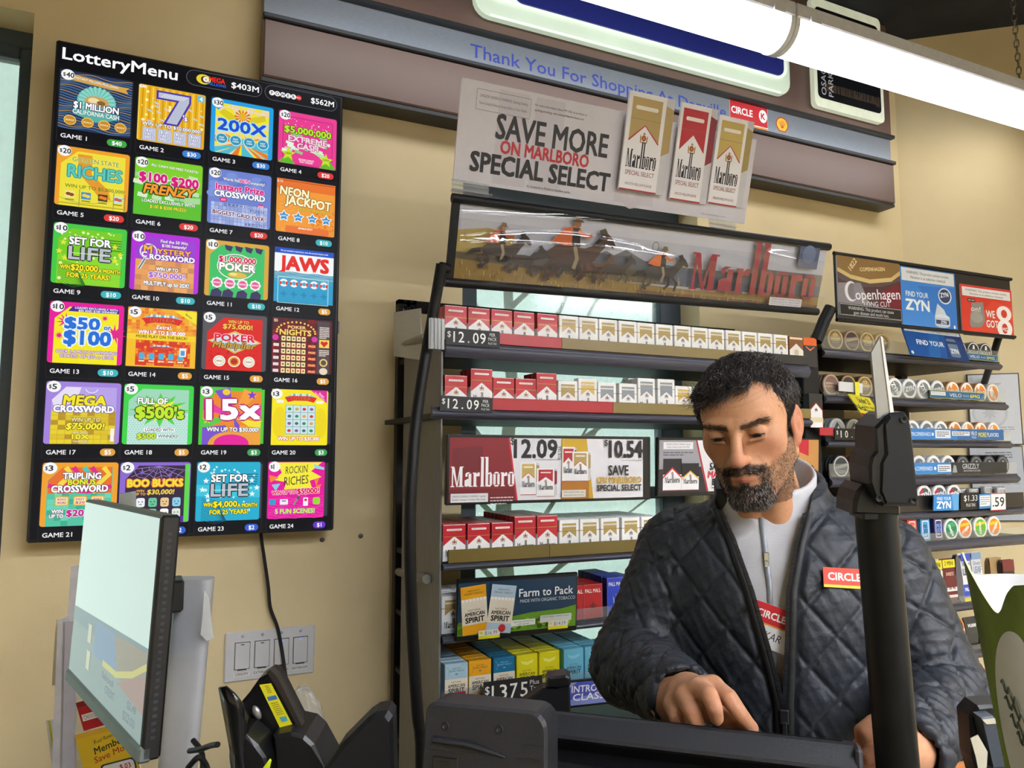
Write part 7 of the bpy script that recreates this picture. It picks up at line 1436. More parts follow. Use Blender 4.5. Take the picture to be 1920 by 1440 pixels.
for k in range(3): b.box((.016, -.008, -.074+k*.008), (.03, -.0066, -.072+k*.008))
b.build('latch', BLACKP, ms)
b = MB(); b.box((.008, -.0056, -.086), (.07, -.0048, -.083)); b.box((.008, -.0056, -.048), (.06, -.0048, -.0465)); b.build('grip_groove', BLACKP, ms)
for k in range(3): b = MB(); b.box((.108-.004*k, -.0062, -.034-.013*k), (.126, -.0048, -.032-.013*k)); b.build('rib', BLACKP, ms)
for x, z in ((.024, -.022), (.083, -.020), (.118, -.07)): b = MB(); b.lathe([(.0002, .001), (.0025, .0), (.0038, -.0012), (.0045, -.0005)], 12, axis=1, o=(x, -.0052, z)); b.build('screw', BLACKP, ms)
# arm behind the till
ar = thing('display_bracket', 'black angled bracket rising behind the till screen', 'bracket', R(960, 1345, 1.0))
b = cut([(930, 1352), (1018, 1290), (1068, 1284), (1072, 1360), (940, 1380)], 1.0, .018, bev=.003); wpart('arm', b, BLACKP, ar)
b = cut([(1028, 1270), (1062, 1265), (1070, 1270), (1070, 1284), (1050, 1290), (1024, 1287)], .995, .022, bev=.003); wpart('cap', b, DKP2, ar)
# ------------------------------------------------------------------ shield post on the right, close to the camera
sp2 = thing('shield_post', 'tall black post with clamp and metal blade in front of the man', 'post', (R(1684, 1440, .80)[0], R(1684, 1440, .80)[1], ZC))
p0, p1 = R(1641, 950, .82), R(1683, 1440, .80); p2 = p1+(p1-p0)*((p1[2]-ZC)/(p0[2]-p1[2]))
b = MB(); b.tube([p0, p1, p2], .0235, 24, flat=.8); wpart('post', b, mat('black_anodised', '#0c0d0d', rough=.45, spec=.35), sp2)
b = cut([(1628, 875), (1631, 858), (1640, 845), (1640, 800), (1660, 779), (1668, 774), (1694, 772), (1703, 784), (1708, 806), (1721, 940), (1719, 949), (1655, 949), (1640, 935), (1630, 908)], .785, .045, bev=.003); wpart('clamp_head', b, DKP2, sp2)
b = cut([(1657, 792), (1668, 778), (1696, 776), (1704, 800), (1718, 946), (1660, 946), (1650, 925), (1650, 870), (1658, 850)], .782, .01, bev=.003); wpart('clamp_cover', b, mat('charcoal_cover', '#131415', rough=.5, spec=.35), sp2)
b = cut([(1598, 963), (1599, 940), (1605, 920), (1616, 908), (1640, 905), (1650, 948), (1688, 950), (1688, 965)], .80, .04, bev=.004); wpart('clamp_foot', b, DKP2, sp2)
b = cut([(1617, 958), (1684, 958), (1684, 974), (1617, 974)], .802, .03, bev=.002); wpart('collar', b, BLACKP, sp2)
for x, y in ((1694, 786), (1648, 934), (1712, 938)): screw(R(x, y, .7785), sp2, .0036)
b = cut([(1634, 662), (1637, 656), (1651, 630), (1655, 636), (1672, 780), (1645, 785)], .79, .004); wpart('blade', b, mat('brushed_blade', '#9ea0a0', rough=.35, metal=.7, var=.08, scale=60, stretch=(1, 1, .1)), sp2)
b = cut([(1651, 630), (1655, 632), (1677, 778), (1670, 780)], .789, .006); wpart('blade_edge', b, mat('blade_edge', '#d8d8d6', rough=.3, metal=.3), sp2)
# ------------------------------------------------------------------ green paper cup at the right edge
cup = thing('paper_cup', 'green and white paper cup with a cut rim at the right edge', 'cup', R(1962, 1440, .50))
c0 = R(1981, 1240, .50); rad_t, rad_b = .050, .0245; n = 200
CF = np.array([c0[0], c0[1], 0])/math.hypot(c0[0], c0[1]); CR = np.array([CF[1], -CF[0], 0])
def rim(t):   # t angle, 0 = towards the camera, positive to the right
    return float(np.interp(t, [-1.9, -1.6, -1.45, -1.25, -1.06, -.88, -.76, -.70, -.64, -.52, -.42, 0, 1.9], [.05, .062, .069, .062, .053, .042, .035, .0335, .036, .048, .054, .058, .05]))
V = []; F = []; m_ = 9
hzb = -.14
for i in range(n):
    t = -math.pi+2*math.pi*i/n
    zt = rim(t) if abs(t) < 1.9 else .05
    for j in range(m_):
        z = hzb+(zt-hzb)*j/(m_-1); rr = rad_b+(rad_t-rad_b)*(z-hzb)/.2
        V.append((c0[0]+rr*(math.sin(t)*CR[0]-math.cos(t)*CF[0]), c0[1]+rr*(math.sin(t)*CR[1]-math.cos(t)*CF[1]), c0[2]+z))
for i in range(n):
    for j in range(m_-1): F.append((i*m_+j, ((i+1) % n)*m_+j, ((i+1) % n)*m_+j+1, i*m_+j+1))
CUPG = mat('green_cup_print', '#66772a', rough=.5, var=.45, scale=26, stretch=(1, 1, .35))
b = MB(); b.add(V, F, smooth=True); wpart('outside', b, CUPG, cup)
Vi = [(c0[0]+(x-c0[0])*.975, c0[1]+(y-c0[1])*.975, z) for x, y, z in V]
b = MB(); b.add(Vi, [f[::-1] for f in F], smooth=True); wpart('inside', b, mat('white_cup_paper', '#c9c8c6', rough=.6), cup)
b = MB(); T_ = [V[i*m_+m_-1] for i in range(n)]; Ti = [Vi[i*m_+m_-1] for i in range(n)]; b.add(T_+Ti, [(i, (i+1) % n, n+(i+1) % n, n+i) for i in range(n)]); wpart('rim', b, mat('cream_edge', '#d8d4a8', rough=.5), cup)
b = MB(); b.lathe([(.0003, hzb+.002), (.0352, hzb+.002)], 24, o=tuple(c0)); wpart('base', b, MATS['white_cup_paper'], cup)
V = []; F = []
for i in range(25):
    for j in range(9):
        a = math.pi*i/24; t0 = -.66; z = -.028-.052*math.cos(a); hw_ = .36*math.sin(a)*(j/4-1); t = t0+hw_-.14*math.cos(a); rr = rad_b+(rad_t-rad_b)*(z-hzb)/.2+.0006
        V.append((c0[0]+rr*(math.sin(t)*CR[0]-math.cos(t)*CF[0]), c0[1]+rr*(math.sin(t)*CR[1]-math.cos(t)*CF[1]), c0[2]+z))
F = [(9*i+j, 9*i+j+1, 9*i+j+10, 9*i+j+9) for i in range(24) for j in range(8)]
b = MB(); b.add(V, F, smooth=True); wpart('oval_label', b, MATS['white_cup_paper'], cup)
b = MB()
for k, (z, a0, a1) in enumerate(((-.012, -.82, -.55), (-.022, -.80, -.48), (-.033, -.74, -.46), (-.043, -.66, -.46))):
    P = []
    for i in range(10):
        t = a0+(a1-a0)*i/9; zz = z+.004*math.sin(i*1.9)-.012*i/9; rr = rad_b+(rad_t-rad_b)*(zz-hzb)/.2+.0012; P.append((c0[0]+rr*(math.sin(t)*CR[0]-math.cos(t)*CF[0]), c0[1]+rr*(math.sin(t)*CR[1]-math.cos(t)*CF[1]), c0[2]+zz))
    b.tube(P, .0007, 4)
wpart('script_lettering', b, mat('grey_green_ink', '#5c6658', rough=.6), cup)
# ------------------------------------------------------------------ ticket holder and wood at lower right
b = MB(); cut([(1816, 1340), (1832, 1322), (1888, 1318), (1900, 1500), (1845, 1500), (1822, 1420)], .74, .02, mb=b, bev=.003); tk = thing('ticket_tray', 'black tray with torn slips beside the paper cup', 'tray', R(1860, 1440, .74)); wpart('tray', b, DKP2, tk)
b = MB(); cut([(1838, 1345), (1862, 1342), (1878, 1400), (1905, 1440), (1860, 1440)], .725, .012, mb=b, bev=.002); wpart('roller', b, mat('slate_plastic', '#3a4048', rough=.35), tk)
for pts, d in (([(1820, 1385), (1834, 1378), (1852, 1410), (1850, 1440), (1836, 1450), (1830, 1420)], .72), ([(1842, 1350), (1880, 1346), (1884, 1356), (1850, 1358)], .722)):
    b = cut(pts, d, .001); wpart('slip', b, mat('ivory_paper', '#b9b3a0', rough=.7), tk)
wd = thing('wooden_ledge', 'orange wooden ledge below the jacket sleeve at lower right', 'ledge', R(1780, 1440, 1.30)*np.array([1, 1, 0]))
zt = R(1780, 1402, 1.30)[2]; q = R(1780, 1420, 1.30); b = MB()
e1 = np.array([math.cos(math.radians(-8)), math.sin(math.radians(-8)), 0]); e2 = np.array([-e1[1], e1[0], 0]); P = [q[:2]+e1[:2]*a+e2[:2]*c for a, c in ((-.16, 0), (.2, 0), (.2, .22), (-.16, .22))]
b.prism([tuple(x) for x in P], 0, zt-.025, axis=2); wpart('cabinet', b, WOOD, wd); b = MB(); b.prism([tuple(x+(x-sum(P)/4)*.02) for x in P], zt-.025, zt, axis=2); wpart('top', b, BLKM, wd)
# ================================================================== THE MAN BEHIND THE COUNTER
PLD, PA = 1.28, math.radians(44.2)
PO = np.array([PLD*math.sin(PA), PLD*math.cos(PA), 0.0])
LX = np.array([math.cos(PA), -math.sin(PA), 0.0]); LY = np.array([math.sin(PA), math.cos(PA), 0.0]); LZ = np.array([0, 0, 1.0])
PMAT = Matrix(((LX[0], LY[0], 0, PO[0]), (LX[1], LY[1], 0, PO[1]), (0, 0, 1, 0), (0, 0, 0, 1)))
def pl(px, py, y):
    """photo position on the man's own plane at depth y (his frame: x to his left, y away from the counter, z up)"""
    d = ray(px, py); t = (PO@LY+y)/(d@LY); q = d*t; v = q-PO
    return np.array([v@LX, y, q[2]+EYE])
f32 = np.float32
def V3(a): return [f32(x) for x in a]
def s_sph(P, c, r): c = V3(c); return np.sqrt((P[0]-c[0])**2+(P[1]-c[1])**2+(P[2]-c[2])**2)-f32(r)
def s_ell(P, c, r):
    c, r = V3(c), V3(r); x, y, z = (P[0]-c[0])/r[0], (P[1]-c[1])/r[1], (P[2]-c[2])/r[2]
    k0 = np.sqrt(x*x+y*y+z*z); k1 = np.sqrt((x/r[0])**2+(y/r[1])**2+(z/r[2])**2)+f32(1e-9); return k0*(k0-1)/k1
def s_cone(P, a, b, ra, rb):
    a, b = np.array(a, f32), np.array(b, f32); ba = b-a; L2 = f32(ba@ba)
    px, py, pz = P[0]-a[0], P[1]-a[1], P[2]-a[2]; h = np.clip((px*ba[0]+py*ba[1]+pz*ba[2])/L2, 0, 1)
    return np.sqrt((px-ba[0]*h)**2+(py-ba[1]*h)**2+(pz-ba[2]*h)**2)-(f32(ra)+f32(rb-ra)*h)
def smin(a, b, k): h = np.clip(f32(.5)+f32(.5/k)*(b-a), 0, 1); return b+(a-b)*h-f32(k)*h*(1-h)
def smax(a, b, k): return -smin(-a, -b, k)
def nets(fn, lo, hi, h):
    """surface nets: polygonise the zero level of fn on a grid of step h"""
    ax = [np.arange(lo[i], hi[i]+h, h, dtype=f32) for i in range(3)]
    P = (ax[0][:, None, None], ax[1][None, :, None], ax[2][None, None, :]); F = fn(P); F = np.broadcast_to(F, [len(a) for a in ax])
    S = F < 0; n = [len(a)-1 for a in ax]
    cnt = np.zeros(n, np.int8)
    for i in (0, 1):
        for j in (0, 1):
            for k in (0, 1): cnt += S[i:n[0]+i, j:n[1]+j, k:n[2]+k]
    act = (cnt > 0) & (cnt < 8); I, J, K = np.nonzero(act); m = len(I)
    idx = np.full(n, -1, np.int32); idx[act] = np.arange(m)
    acc = np.zeros((m, 3), f32); ct = np.zeros(m, f32)
    for d in range(3):
        for u in (0, 1):
            for v in (0, 1):
                o = [0, 0, 0]; e = [e_ for e_ in range(3) if e_ != d]; o[e[0]], o[e[1]] = u, v
                a = (I+o[0], J+o[1], K+o[2]); o2 = list(o); o2[d] = 1; b_ = (I+o2[0], J+o2[1], K+o2[2])
                fa, fb = F[a], F[b_]; cr_ = (fa < 0) != (fb < 0); t = np.where(cr_, fa/(fa-fb+1e-20), 0)
                p = np.tile(np.array(o, f32), (m, 1)); p[:, d] = t; acc += p*cr_[:, None]; ct += cr_
    V = acc/ct[:, None]+np.stack([I, J, K], 1).astype(f32); V = V*h+np.array([a[0] for a in ax], f32)
    Q = []
    for d in range(3):
        sl = [slice(None)]*3; sl2 = [slice(None)]*3; sl[d] = slice(0, -1); sl2[d] = slice(1, None)
        A_, B_ = S[tuple(sl)], S[tuple(sl2)]; e = [(d+1) % 3, (d+2) % 3]
        X = np.nonzero(A_ != B_); X = np.stack(X, 1); ok = (X[:, e[0]] > 0) & (X[:, e[0]] < n[e[0]]) & (X[:, e[1]] > 0) & (X[:, e[1]] < n[e[1]]); X = X[ok]
        inside = A_[tuple(X.T)]; q = []
        for u, v in ((0, 0), (1, 0), (1, 1), (0, 1)):
            Y = X.copy(); Y[:, e[0]] -= 1-u; Y[:, e[1]] -= 1-v; q.append(idx[tuple(Y.T)])
        q = np.stack(q, 1); q[~inside] = q[~inside][:, ::-1]; Q.append(q)
    return V, np.concatenate(Q)
def fgrad(fn, V, e=.0012):
    g = np.stack([fn(tuple(V[:, j]+(e if i == j else 0) for j in range(3)))-fn(tuple(V[:, j]-(e if i == j else 0) for j in range(3))) for i in range(3)], 1)
    return g/(np.linalg.norm(g, axis=1, keepdims=True)+1e-9)
def hmesh(name, V, Q, m, col=None, smooth=True):
    me = bpy.data.meshes.new(name); nV, nQ = len(V), len(Q); k = Q.shape[1]
    me.vertices.add(nV); me.vertices.foreach_set('co', np.ascontiguousarray(V, f32).ravel()); me.loops.add(nQ*k); me.loops.foreach_set('vertex_index', np.ascontiguousarray(Q, np.int32).ravel())
    me.polygons.add(nQ); me.polygons.foreach_set('loop_start', np.arange(0, nQ*k, k, dtype=np.int32)); me.polygons.foreach_set('use_smooth', np.ones(nQ, bool) if smooth else np.zeros(nQ, bool))
    me.materials.append(m); me.update(calc_edges=True)
    if col is not None:
        ca = me.color_attributes.new('Col', 'FLOAT_COLOR', 'POINT'); arr = np.ones((nV, 4), f32); arr[:, :3] = col; ca.data.foreach_set('color', arr.ravel())
    return me
def vnoise(V, s, seed=0):
    """cheap smooth noise on points"""
    r = np.random.RandomState(seed); o = np.zeros(len(V))
    for i in range(5):
        d = r.randn(3); d /= np.linalg.norm(d); o += np.sin((V@d)*s*(1+.7*i)+r.rand()*6.28)/(1+.5*i)
    return o/2.4
def sstep(a, b_, x): t = np.clip((x-a)/(b_-a), 0, 1); return t*t*(3-2*t)

# ---- head frame: x to the picture's right, y back, z up, face towards -y
def rot(ax_, d):
    a = math.radians(d); c, s_ = math.cos(a), math.sin(a)
    return np.array({'x': [[1, 0, 0], [0, c, -s_], [0, s_, c]], 'y': [[c, 0, s_], [0, 1, 0], [-s_, 0, c]], 'z': [[c, -s_, 0], [s_, c, 0], [0, 0, 1]]}[ax_])
HR = rot('z', -10)@rot('x', 15)@rot('y', -6); HS = .935
eye_mid = pl(1380, 811, -.128)
HC = eye_mid-HR@np.array([0, -.092, .012])*HS
def to_head(p): return HR.T@(np.array(p)-HC)/HS
NB = np.array([.0, .035, 1.415])                      # base of the neck, in his frame
nbh = to_head(NB)
def head_sdf(P):
    X = np.abs(P[0]); Q = (X, P[1], P[2])
    d = s_ell(P, (0, .018, .038), (.073, .094, .079))
    d = smin(d, s_ell(P, (0, -.034, .036), (.0635, .054, .056)), .02)
    d = smin(d, s_ell(P, (0, -.030, -.028), (.0595, .061, .080)), .025)
    d = smin(d, s_sph(Q, (.0425, -.055, -.012), .0205), .025)
    d = smin(d, s_cone(Q, (.053, .004, -.048), (.016, -.074, -.097), .018, .019), .022)
    d = smin(d, s_ell(P, (0, -.079, -.096), (.026, .021, .019)), .015)
    d = smin(d, s_ell(P, (0, -.074, -.059), (.033, .030, .027)), .018)
    d = smax(d, -s_sph(Q, (.0325, -.111, .009), .0185), .016)
    d = smin(d, s_cone(Q, (.010, -.092, .0225), (.045, -.078, .0255), .0085, .0080), .012)
    d = smin(d, s_cone(P, (0, -.092, .020), (0, -.117, -.024), .0075, .0105), .011)
    d = smin(d, s_ell(P, (0, -.1185, -.0285), (.0125, .0125, .0115)), .006)
    d = smin(d, s_ell(Q, (.0118, -.1055, -.0305), (.0070, .0105, .0072)), .007)
    d = smax(d, -s_ell(Q, (.0075, -.113, -.0425), (.0040, .0065, .0045)), .003)
    d = smin(d, s_sph(Q, (.0315, -.0815, .0085), .0138), .0035)          # lowered lids over the eyeballs
    d = smax(d, -s_cone(Q, (.0215, -.0955, .0010), (.0410, -.0895, .0020), .0010, .0008), .002)
    d = smin(d, s_cone(Q, (.020, -.0945, -.0025), (.041, -.0875, -.0010), .0028, .0025), .004)
    d = smin(d, s_cone(Q, (.0, -.1035, -.0530), (.019, -.097, -.0555), .0042, .0022), .006)
    d = smin(d, s_cone(Q, (.0, -.1015, -.0640), (.016, -.096, -.0622), .0058, .0030), .006)
    d = smax(d, -s_cone(Q, (.0, -.1085, -.0582), (.024, -.0985, -.0590), .0012, .0010), .0025)
    c, s_ = math.cos(.35), math.sin(.35)                                   # ears
    ex, ey, ez = X-f32(.0735), P[1]-f32(.014), P[2]+f32(.004); E = (ex*f32(c)-ey*f32(s_), ex*f32(s_)+ey*f32(c), ez-ey*f32(.2))
    e = s_ell(E, (0, 0, 0), (.0085, .0180, .0305)); e = smax(e, -s_ell(E, (.0085, -.002, .000), (.0055, .0115, .0205)), .004); e = smin(e, s_ell(E, (.0035, -.001, -.002), (.004, .006, .011)), .005)
    e = smin(e, s_ell(E, (.001, -.010, -.025), (.007, .009, .010)), .006); d = smin(d, e, .006)
    d = smin(d, s_cone(P, (0, .022, -.055), tuple(nbh), .050, .060), .03)
    d = smin(d, s_cone(Q, (.030, -.012, -.095), tuple(np.array([.02, nbh[1]-.055, nbh[2]+.01])), .014, .014), .03)
    return d
HV, HQ = nets(head_sdf, (-.10, -.145, min(-.25, nbh[2]-.06)), (.10, .165, .135), .0017)
# colours
x, y, z = HV[:, 0], HV[:, 1], HV[:, 2]; ax_ = np.abs(x); nz = vnoise(HV, 900, 1); nz2 = vnoise(HV, 160, 2)
skin = np.array(lin('#bd8a67')); col = np.tile(skin, (len(HV), 1)); 
def blend(c, m): 
    global col
    m = np.clip(m, 0, 1)[:, None]; col = col*(1-m)+np.array(lin(c))*m
col *= (1+.05*nz2)[:, None]
blend('#b0705a', .5*np.exp(-((ax_-.045)**2/.0004+(z+.018)**2/.0005))*(y < -.03)); blend('#b3745c', .6*np.exp(-(x**2/.0003+(z+.03)**2/.0003))*(y < -.1)); blend('#b26a55', .55*(ax_ > .07)*(np.abs(y-.01) < .03)*(np.abs(z) < .045))
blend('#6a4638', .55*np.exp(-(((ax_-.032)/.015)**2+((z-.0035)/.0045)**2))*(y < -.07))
eo = (ax_ > .0195)*(ax_ < .0430)*(y < -.076)
lidz = .0062-14*(ax_-.031)**2
blend('#7a6a62', eo*sstep(.0006, -.0006, z-lidz)*sstep(-.0008, .0008, z-.0006))
blend('#140d0b', eo*sstep(.0006, -.0006, z-lidz)*sstep(-.0008, .0008, z-.0008)*sstep(.0078, .0062, np.abs(ax_-.0305)))
blend('#140d0b', eo*sstep(.0014, .0006, np.abs(z-lidz)))              # lashes
br = np.exp(-(((z-.0235-.18*(ax_-.03)+9*(ax_-.036)**2*(ax_ > .036))/.0044)**2))*sstep(.007, .012, ax_)*sstep(.056, .046, ax_)*(y < -.05)
blend('#2e231d', np.clip(br*1.2, 0, .8)*(.8+.2*nz))
lip = np.exp(-(((z+.0635)/.0050)**2+(x/.020)**2))*(y < -.09); blend('#9c5a4c', lip*1.1)
for zz in (.052, .060, .069): blend('#9a6a4e', .30*np.exp(-((z-zz-.1*x*x*40+.0012*nz2)/.0011)**2)*(ax_ < .045)*(y < -.06))
blend('#8a5c44', .4*np.exp(-((ax_-.028-.45*(-.035-z))/.0028)**2)*(z < -.03)*(z > -.058)*(y < -.07))
must = sstep(.0045, -.001, np.abs(z+.0445+.30*ax_-3*ax_**2)-(.0072-.08*ax_))*sstep(.038, .030, ax_)*(y < -.075)*sstep(.0008, .003, ax_+.002)
side = .62*sstep(.007, .0, np.abs(ax_-.0305)-.0030)*(z < -.050)*(z > -.095)*(y < -.06)
chin = sstep(-.0700, -.0770, z-2.2*(ax_-.012)**2*0)*sstep(.042, .026, ax_)*(y < -.045)*(z > -.145)
soul = sstep(.010, .004, ax_)*(z < -.0670)*(z > -.085)*(y < -.08)
beard = np.clip(np.maximum.reduce([must, side, chin, soul]), 0, 1)
jl = -.014+(-.034)*np.clip((-y-.01)/.07, 0, 1); stub = sstep(.010, -.012, z-jl)*(z > -.125)*sstep(.03, .005, y)*(ax_ > .02)*(ax_ < .069)
blend('#4d3a2c', .68*stub*(.8+.25*nz)); blend('#2a221e', np.clip(beard*(.9+.2*nz), 0, 1)*.88)
sb = sstep(.012, .0, np.abs(y+.006)-.006)*(z < .05)*(z > -.025)*(ax_ > .05)*(ax_ < .0675); blend('#2a211d', .8*sb)
HPV = (HR@(HV.T*HS)).T+HC

# ---- hands
def chain(P, pts, rs):
    d = None
    for i in range(len(pts)-1):
        q = s_cone(P, pts[i], pts[i+1], rs[i], rs[i+1]); d = q if d is None else np.minimum(d, q)
    return d
def hand_sdf(H):
    def fn(P):
        d = s_cone(P, H['elbow'], H['wrist'], .040, .0265)
        d = smin(d, s_cone(P, H['wrist'], H['palm'], .0265, .024), .02)
        for f_ in H['fingers']: d = smin(d, s_cone(P, H['palm'], f_[0], .019, .0125), .014)
        for f_ in H['fingers']: d = smin(d, chain(P, f_, H.get('r', [.0118, .0105, .0092, .0078])), .004)
        t = H['thumb']; d = smin(d, chain(P, t, [.0165, .0128, .0118, .0095]), .009)
        return d
    return fn
h1 = dict(elbow=np.array([-.215, -.07, 1.185]), wrist=pl(1262, 1315, -.235), palm=pl(1290, 1303, -.275),
          fingers=[[pl(1337, 1286, -.315), pl(1366, 1308, -.335), pl(1389, 1340, -.338), pl(1409, 1366, -.330)],
                   [pl(1310, 1291, -.325), pl(1330, 1303, -.352), pl(1340, 1327, -.362), pl(1344, 1346, -.355)],
                   [pl(1284, 1306, -.320), pl(1296, 1330, -.345), pl(1306, 1356, -.345), pl(1312, 1374, -.335)],
                   [pl(1263, 1322, -.305), pl(1270, 1345, -.328), pl(1279, 1366, -.330), pl(1285, 1382, -.322)]],
          thumb=[pl(1300, 1325, -.270), pl(1340, 1338, -.300), pl(1372, 1352, -.318), pl(1400, 1362, -.322)])
h2 = dict(elbow=np.array([.205, -.06, 1.185]), wrist=pl(1700, 1404, -.245), palm=pl(1682, 1404, -.268),
          fingers=[[pl(1668, 1388, -.285), pl(1642, 1386, -.305), pl(1620, 1394, -.308), pl(1606, 1404, -.305)],
                   [pl(1668, 1406, -.290), pl(1642, 1408, -.312), pl(1622, 1418, -.315), pl(1610, 1428, -.312)],
                   [pl(1672, 1424, -.288), pl(1650, 1432, -.308), pl(1632, 1442, -.310), pl(1622, 1452, -.306)],
                   [pl(1680, 1442, -.280), pl(1662, 1452, -.296), pl(1650, 1462, -.298), pl(1642, 1470, -.295)]],
          thumb=[pl(1698, 1388, -.255), pl(1668, 1364, -.285), pl(1640, 1360, -.305), pl(1618, 1372, -.312)])
parts = [(HPV, HQ, col)]
nails = []
for H in (h1, h2):
    al = np.array([p for f_ in H['fingers'] for p in f_]+list(H['thumb'])+[H['wrist']]); lo = al.min(0)-.03; hi = al.max(0)+.035
    v, q = nets(hand_sdf(H), lo, hi, .0016)
    c_ = np.tile(np.array(lin('#bd8b6b')), (len(v), 1))*(1+.06*vnoise(v, 220, 5))[:, None]
    for f_ in H['fingers']+[H['thumb']]:                                  # redder knuckles and fingertips
        for k_, p in enumerate(f_):
            m_ = np.exp(-((v-p)**2).sum(1)/.00012)*.4; c_ = c_*(1-m_[:, None])+np.array(lin('#b3705a'))*m_[:, None]
    parts.append((v, q, c_))
    for f_ in H['fingers']+[H['thumb']]: nails.append((f_[2], f_[3]))
# ---- torso, legs (all under the clothes)
def body_sdf(P, g=0.0):
    d = s_ell(P, (.0, .030, 1.275), (.182+g, .122+g, .20+g)); d = smin(d, s_ell(P, (.0, .030, 1.06), (.178+g, .128+g, .24+g)), .06)
    d = smin(d, s_cone(P, (-.125, .042, 1.392), (.125, .042, 1.385), .056+g, .056+g), .05); d = smin(d, s_cone(P, (-.02, .045, 1.43), (.02, .045, 1.43), .062+g, .062+g), .05)
    return d
ARM = [((-.160, .040, 1.385), (-.232, -.015, 1.205), (-.128, -.232, 1.229)), ((.155, .040, 1.380), (.214, -.008, 1.205), tuple(pl(1702, 1406, -.243)))]
def inner(P):
    d = body_sdf(P, -.022)
    for s_, e_, w_ in ARM: d = smin(d, s_cone(P, s_, e_, .042, .038), .03); d = np.minimum(d, s_cone(P, e_, w_, .038, .026))
    for s_ in (-1, 1): d = smin(d, s_cone(P, (s_*.085, .03, .88), (s_*.10, .02, .48), .075, .052), .03); d = np.minimum(d, s_cone(P, (s_*.10, .02, .48), (s_*.105, .03, .08), .05, .038))
    return d
parts.append((*nets(inner, (-.32, -.30, .05), (.32, .2, 1.5), .009), None))
V_ = []; Q_ = []; C_ = []; o_ = 0
for v, q, c_ in parts:
    V_.append(v); Q_.append(q+o_); C_.append(np.tile(skin, (len(v), 1)) if c_ is None else c_); o_ += len(v)
SKIN = mat('skin', attr=True, rough=.48, var=.05, scale=220, bump=.22, bscale=900, sss=.18, spec=.35)
person = link('person', hmesh('person', np.concatenate(V_), np.concatenate(Q_), SKIN, np.concatenate(C_)))
person.matrix_world = PMAT
tag(person, 'man in a quilted dark jacket looking down behind the till', 'person')
def pchild(name, me): return link(name, me, person)
def strands(name, roots, dirs, lens, r0, cols, m, segs=4, curl=.0, bend=None, seed=3, norm=None, head=True, gravity=0.0):
    """short tapering hairs as three-sided tubes"""
    rs = np.random.RandomState(seed); n = len(roots); T_ = dirs/np.linalg.norm(dirs, axis=1, keepdims=True)
    ref = np.tile([.3, .2, .9], (n, 1)); U = np.cross(T_, ref); U /= np.linalg.norm(U, axis=1, keepdims=True)+1e-9; Wv = np.cross(T_, U)
    ph = rs.rand(n)*6.28; V = []; 
    for j in range(segs+1):
        t = j/segs; c_ = roots+T_*(lens*t)[:, None]+(U*np.sin(ph+t*5)[:, None]+Wv*np.cos(ph+t*4)[:, None])*(curl*t*lens)[:, None]
        if bend is not None: c_ = c_+bend*(t*t*lens)[:, None]
        rr = r0*(1-.75*t)
        for k in range(3):
            a = 2*math.pi*k/3; V.append(c_+(U*math.cos(a)+Wv*math.sin(a))*(rr if np.ndim(rr) else np.full(n, rr))[:, None])
    V = np.stack(V, 1); m_ = (segs+1)*3; base = np.arange(n)[:, None, None]*m_
    f_ = np.array([[j*3+k, j*3+(k+1) % 3, (j+1)*3+(k+1) % 3, (j+1)*3+k] for j in range(segs) for k in range(3)])
    Q = (f_[None]+base).reshape(-1, 4); Vf = V.reshape(-1, 3)
    if head: Vf = (HR@(Vf.T*HS)).T+HC
    return hmesh(name, Vf, Q, m, np.repeat(cols, m_, axis=0))
HAIRM = mat('hair', attr=True, rough=.42, var=.1, scale=400, spec=.4)
# ---- hair cap and strands
def hairline(P):
    """positive where hair grows"""
    X = np.abs(P[0]); fr = P[2]-(.078-.10*X-f32(9.0)*np.maximum(X-.045, 0)**2*10+.0*P[1])        # forehead line
    t1 = P[1]-(-.058+.9*np.maximum(.052-P[2], 0)*f32(.62))                                  # temple edge running down to the ear
    t1 = np.where(P[2] < .012, np.minimum(t1, np.minimum(P[1]+.028, f32(-.002)+.012-P[1]*0)), t1)
    low = P[2]-(-.022-.0*P[1]); back = P[2]-np.where(P[1] > .03, -.06, -.024)
    g_ = np.maximum(fr, np.minimum(t1, back)); return g_
def cap_sdf(P):
    d = s_ell(P, (-.002, .018, .041), (.0815, .101, .0835)); d = smin(d, s_ell(P, (-.012, -.045, .074), (.052, .045, .030)), .02); d = smin(d, s_ell(P, (.0, .07, .0), (.07, .045, .07)), .03)
    X = np.abs(P[0]); fr = (.083+.14*P[0]+.004*np.sin(P[0]*210)+.003*np.sin(P[0]*390+1)-14*np.maximum(X-.04, 0)**2)-P[2]                  # lower on the picture's left
    sd_ = np.minimum(-(P[1]+.052-.75*np.maximum(.05-P[2], 0)), 1e3*f32(1)); sd_ = -(P[1]+.050-.62*np.maximum(.06-P[2], 0))
    lowr = (-.008+np.where(P[1] > .03, -.055, 0))-P[2]
    earcut = -s_ell((X, P[1], P[2]), (.084, .018, -.012), (.018, .026, .040))
    cutt = np.minimum(fr, np.maximum(sd_, lowr)); d = smax(d, cutt, .008); return smax(d, earcut, .006)
CV, CQ = nets(cap_sdf, (-.105, -.115, -.10), (.105, .135, .155), .0022)
CN = fgrad(cap_sdf, CV); CV = CV+CN*(.0022*vnoise(CV, 130, 8)+.0012*vnoise(CV*np.array([3, 1, 1]), 160, 9))[:, None]
hc = np.tile(np.array(lin('#1c1715')), (len(CV), 1)); hair = pchild('hair', hmesh('hair', (HR@(CV.T*HS)).T+HC, CQ, mat('hair_base', attr=True, rough=.85, var=.1, scale=300, spec=.1), hc))
rs = np.random.RandomState(12); up_ok = np.where((CV[:, 2] > -.03))[0]; pk = rs.choice(up_ok, 15000)
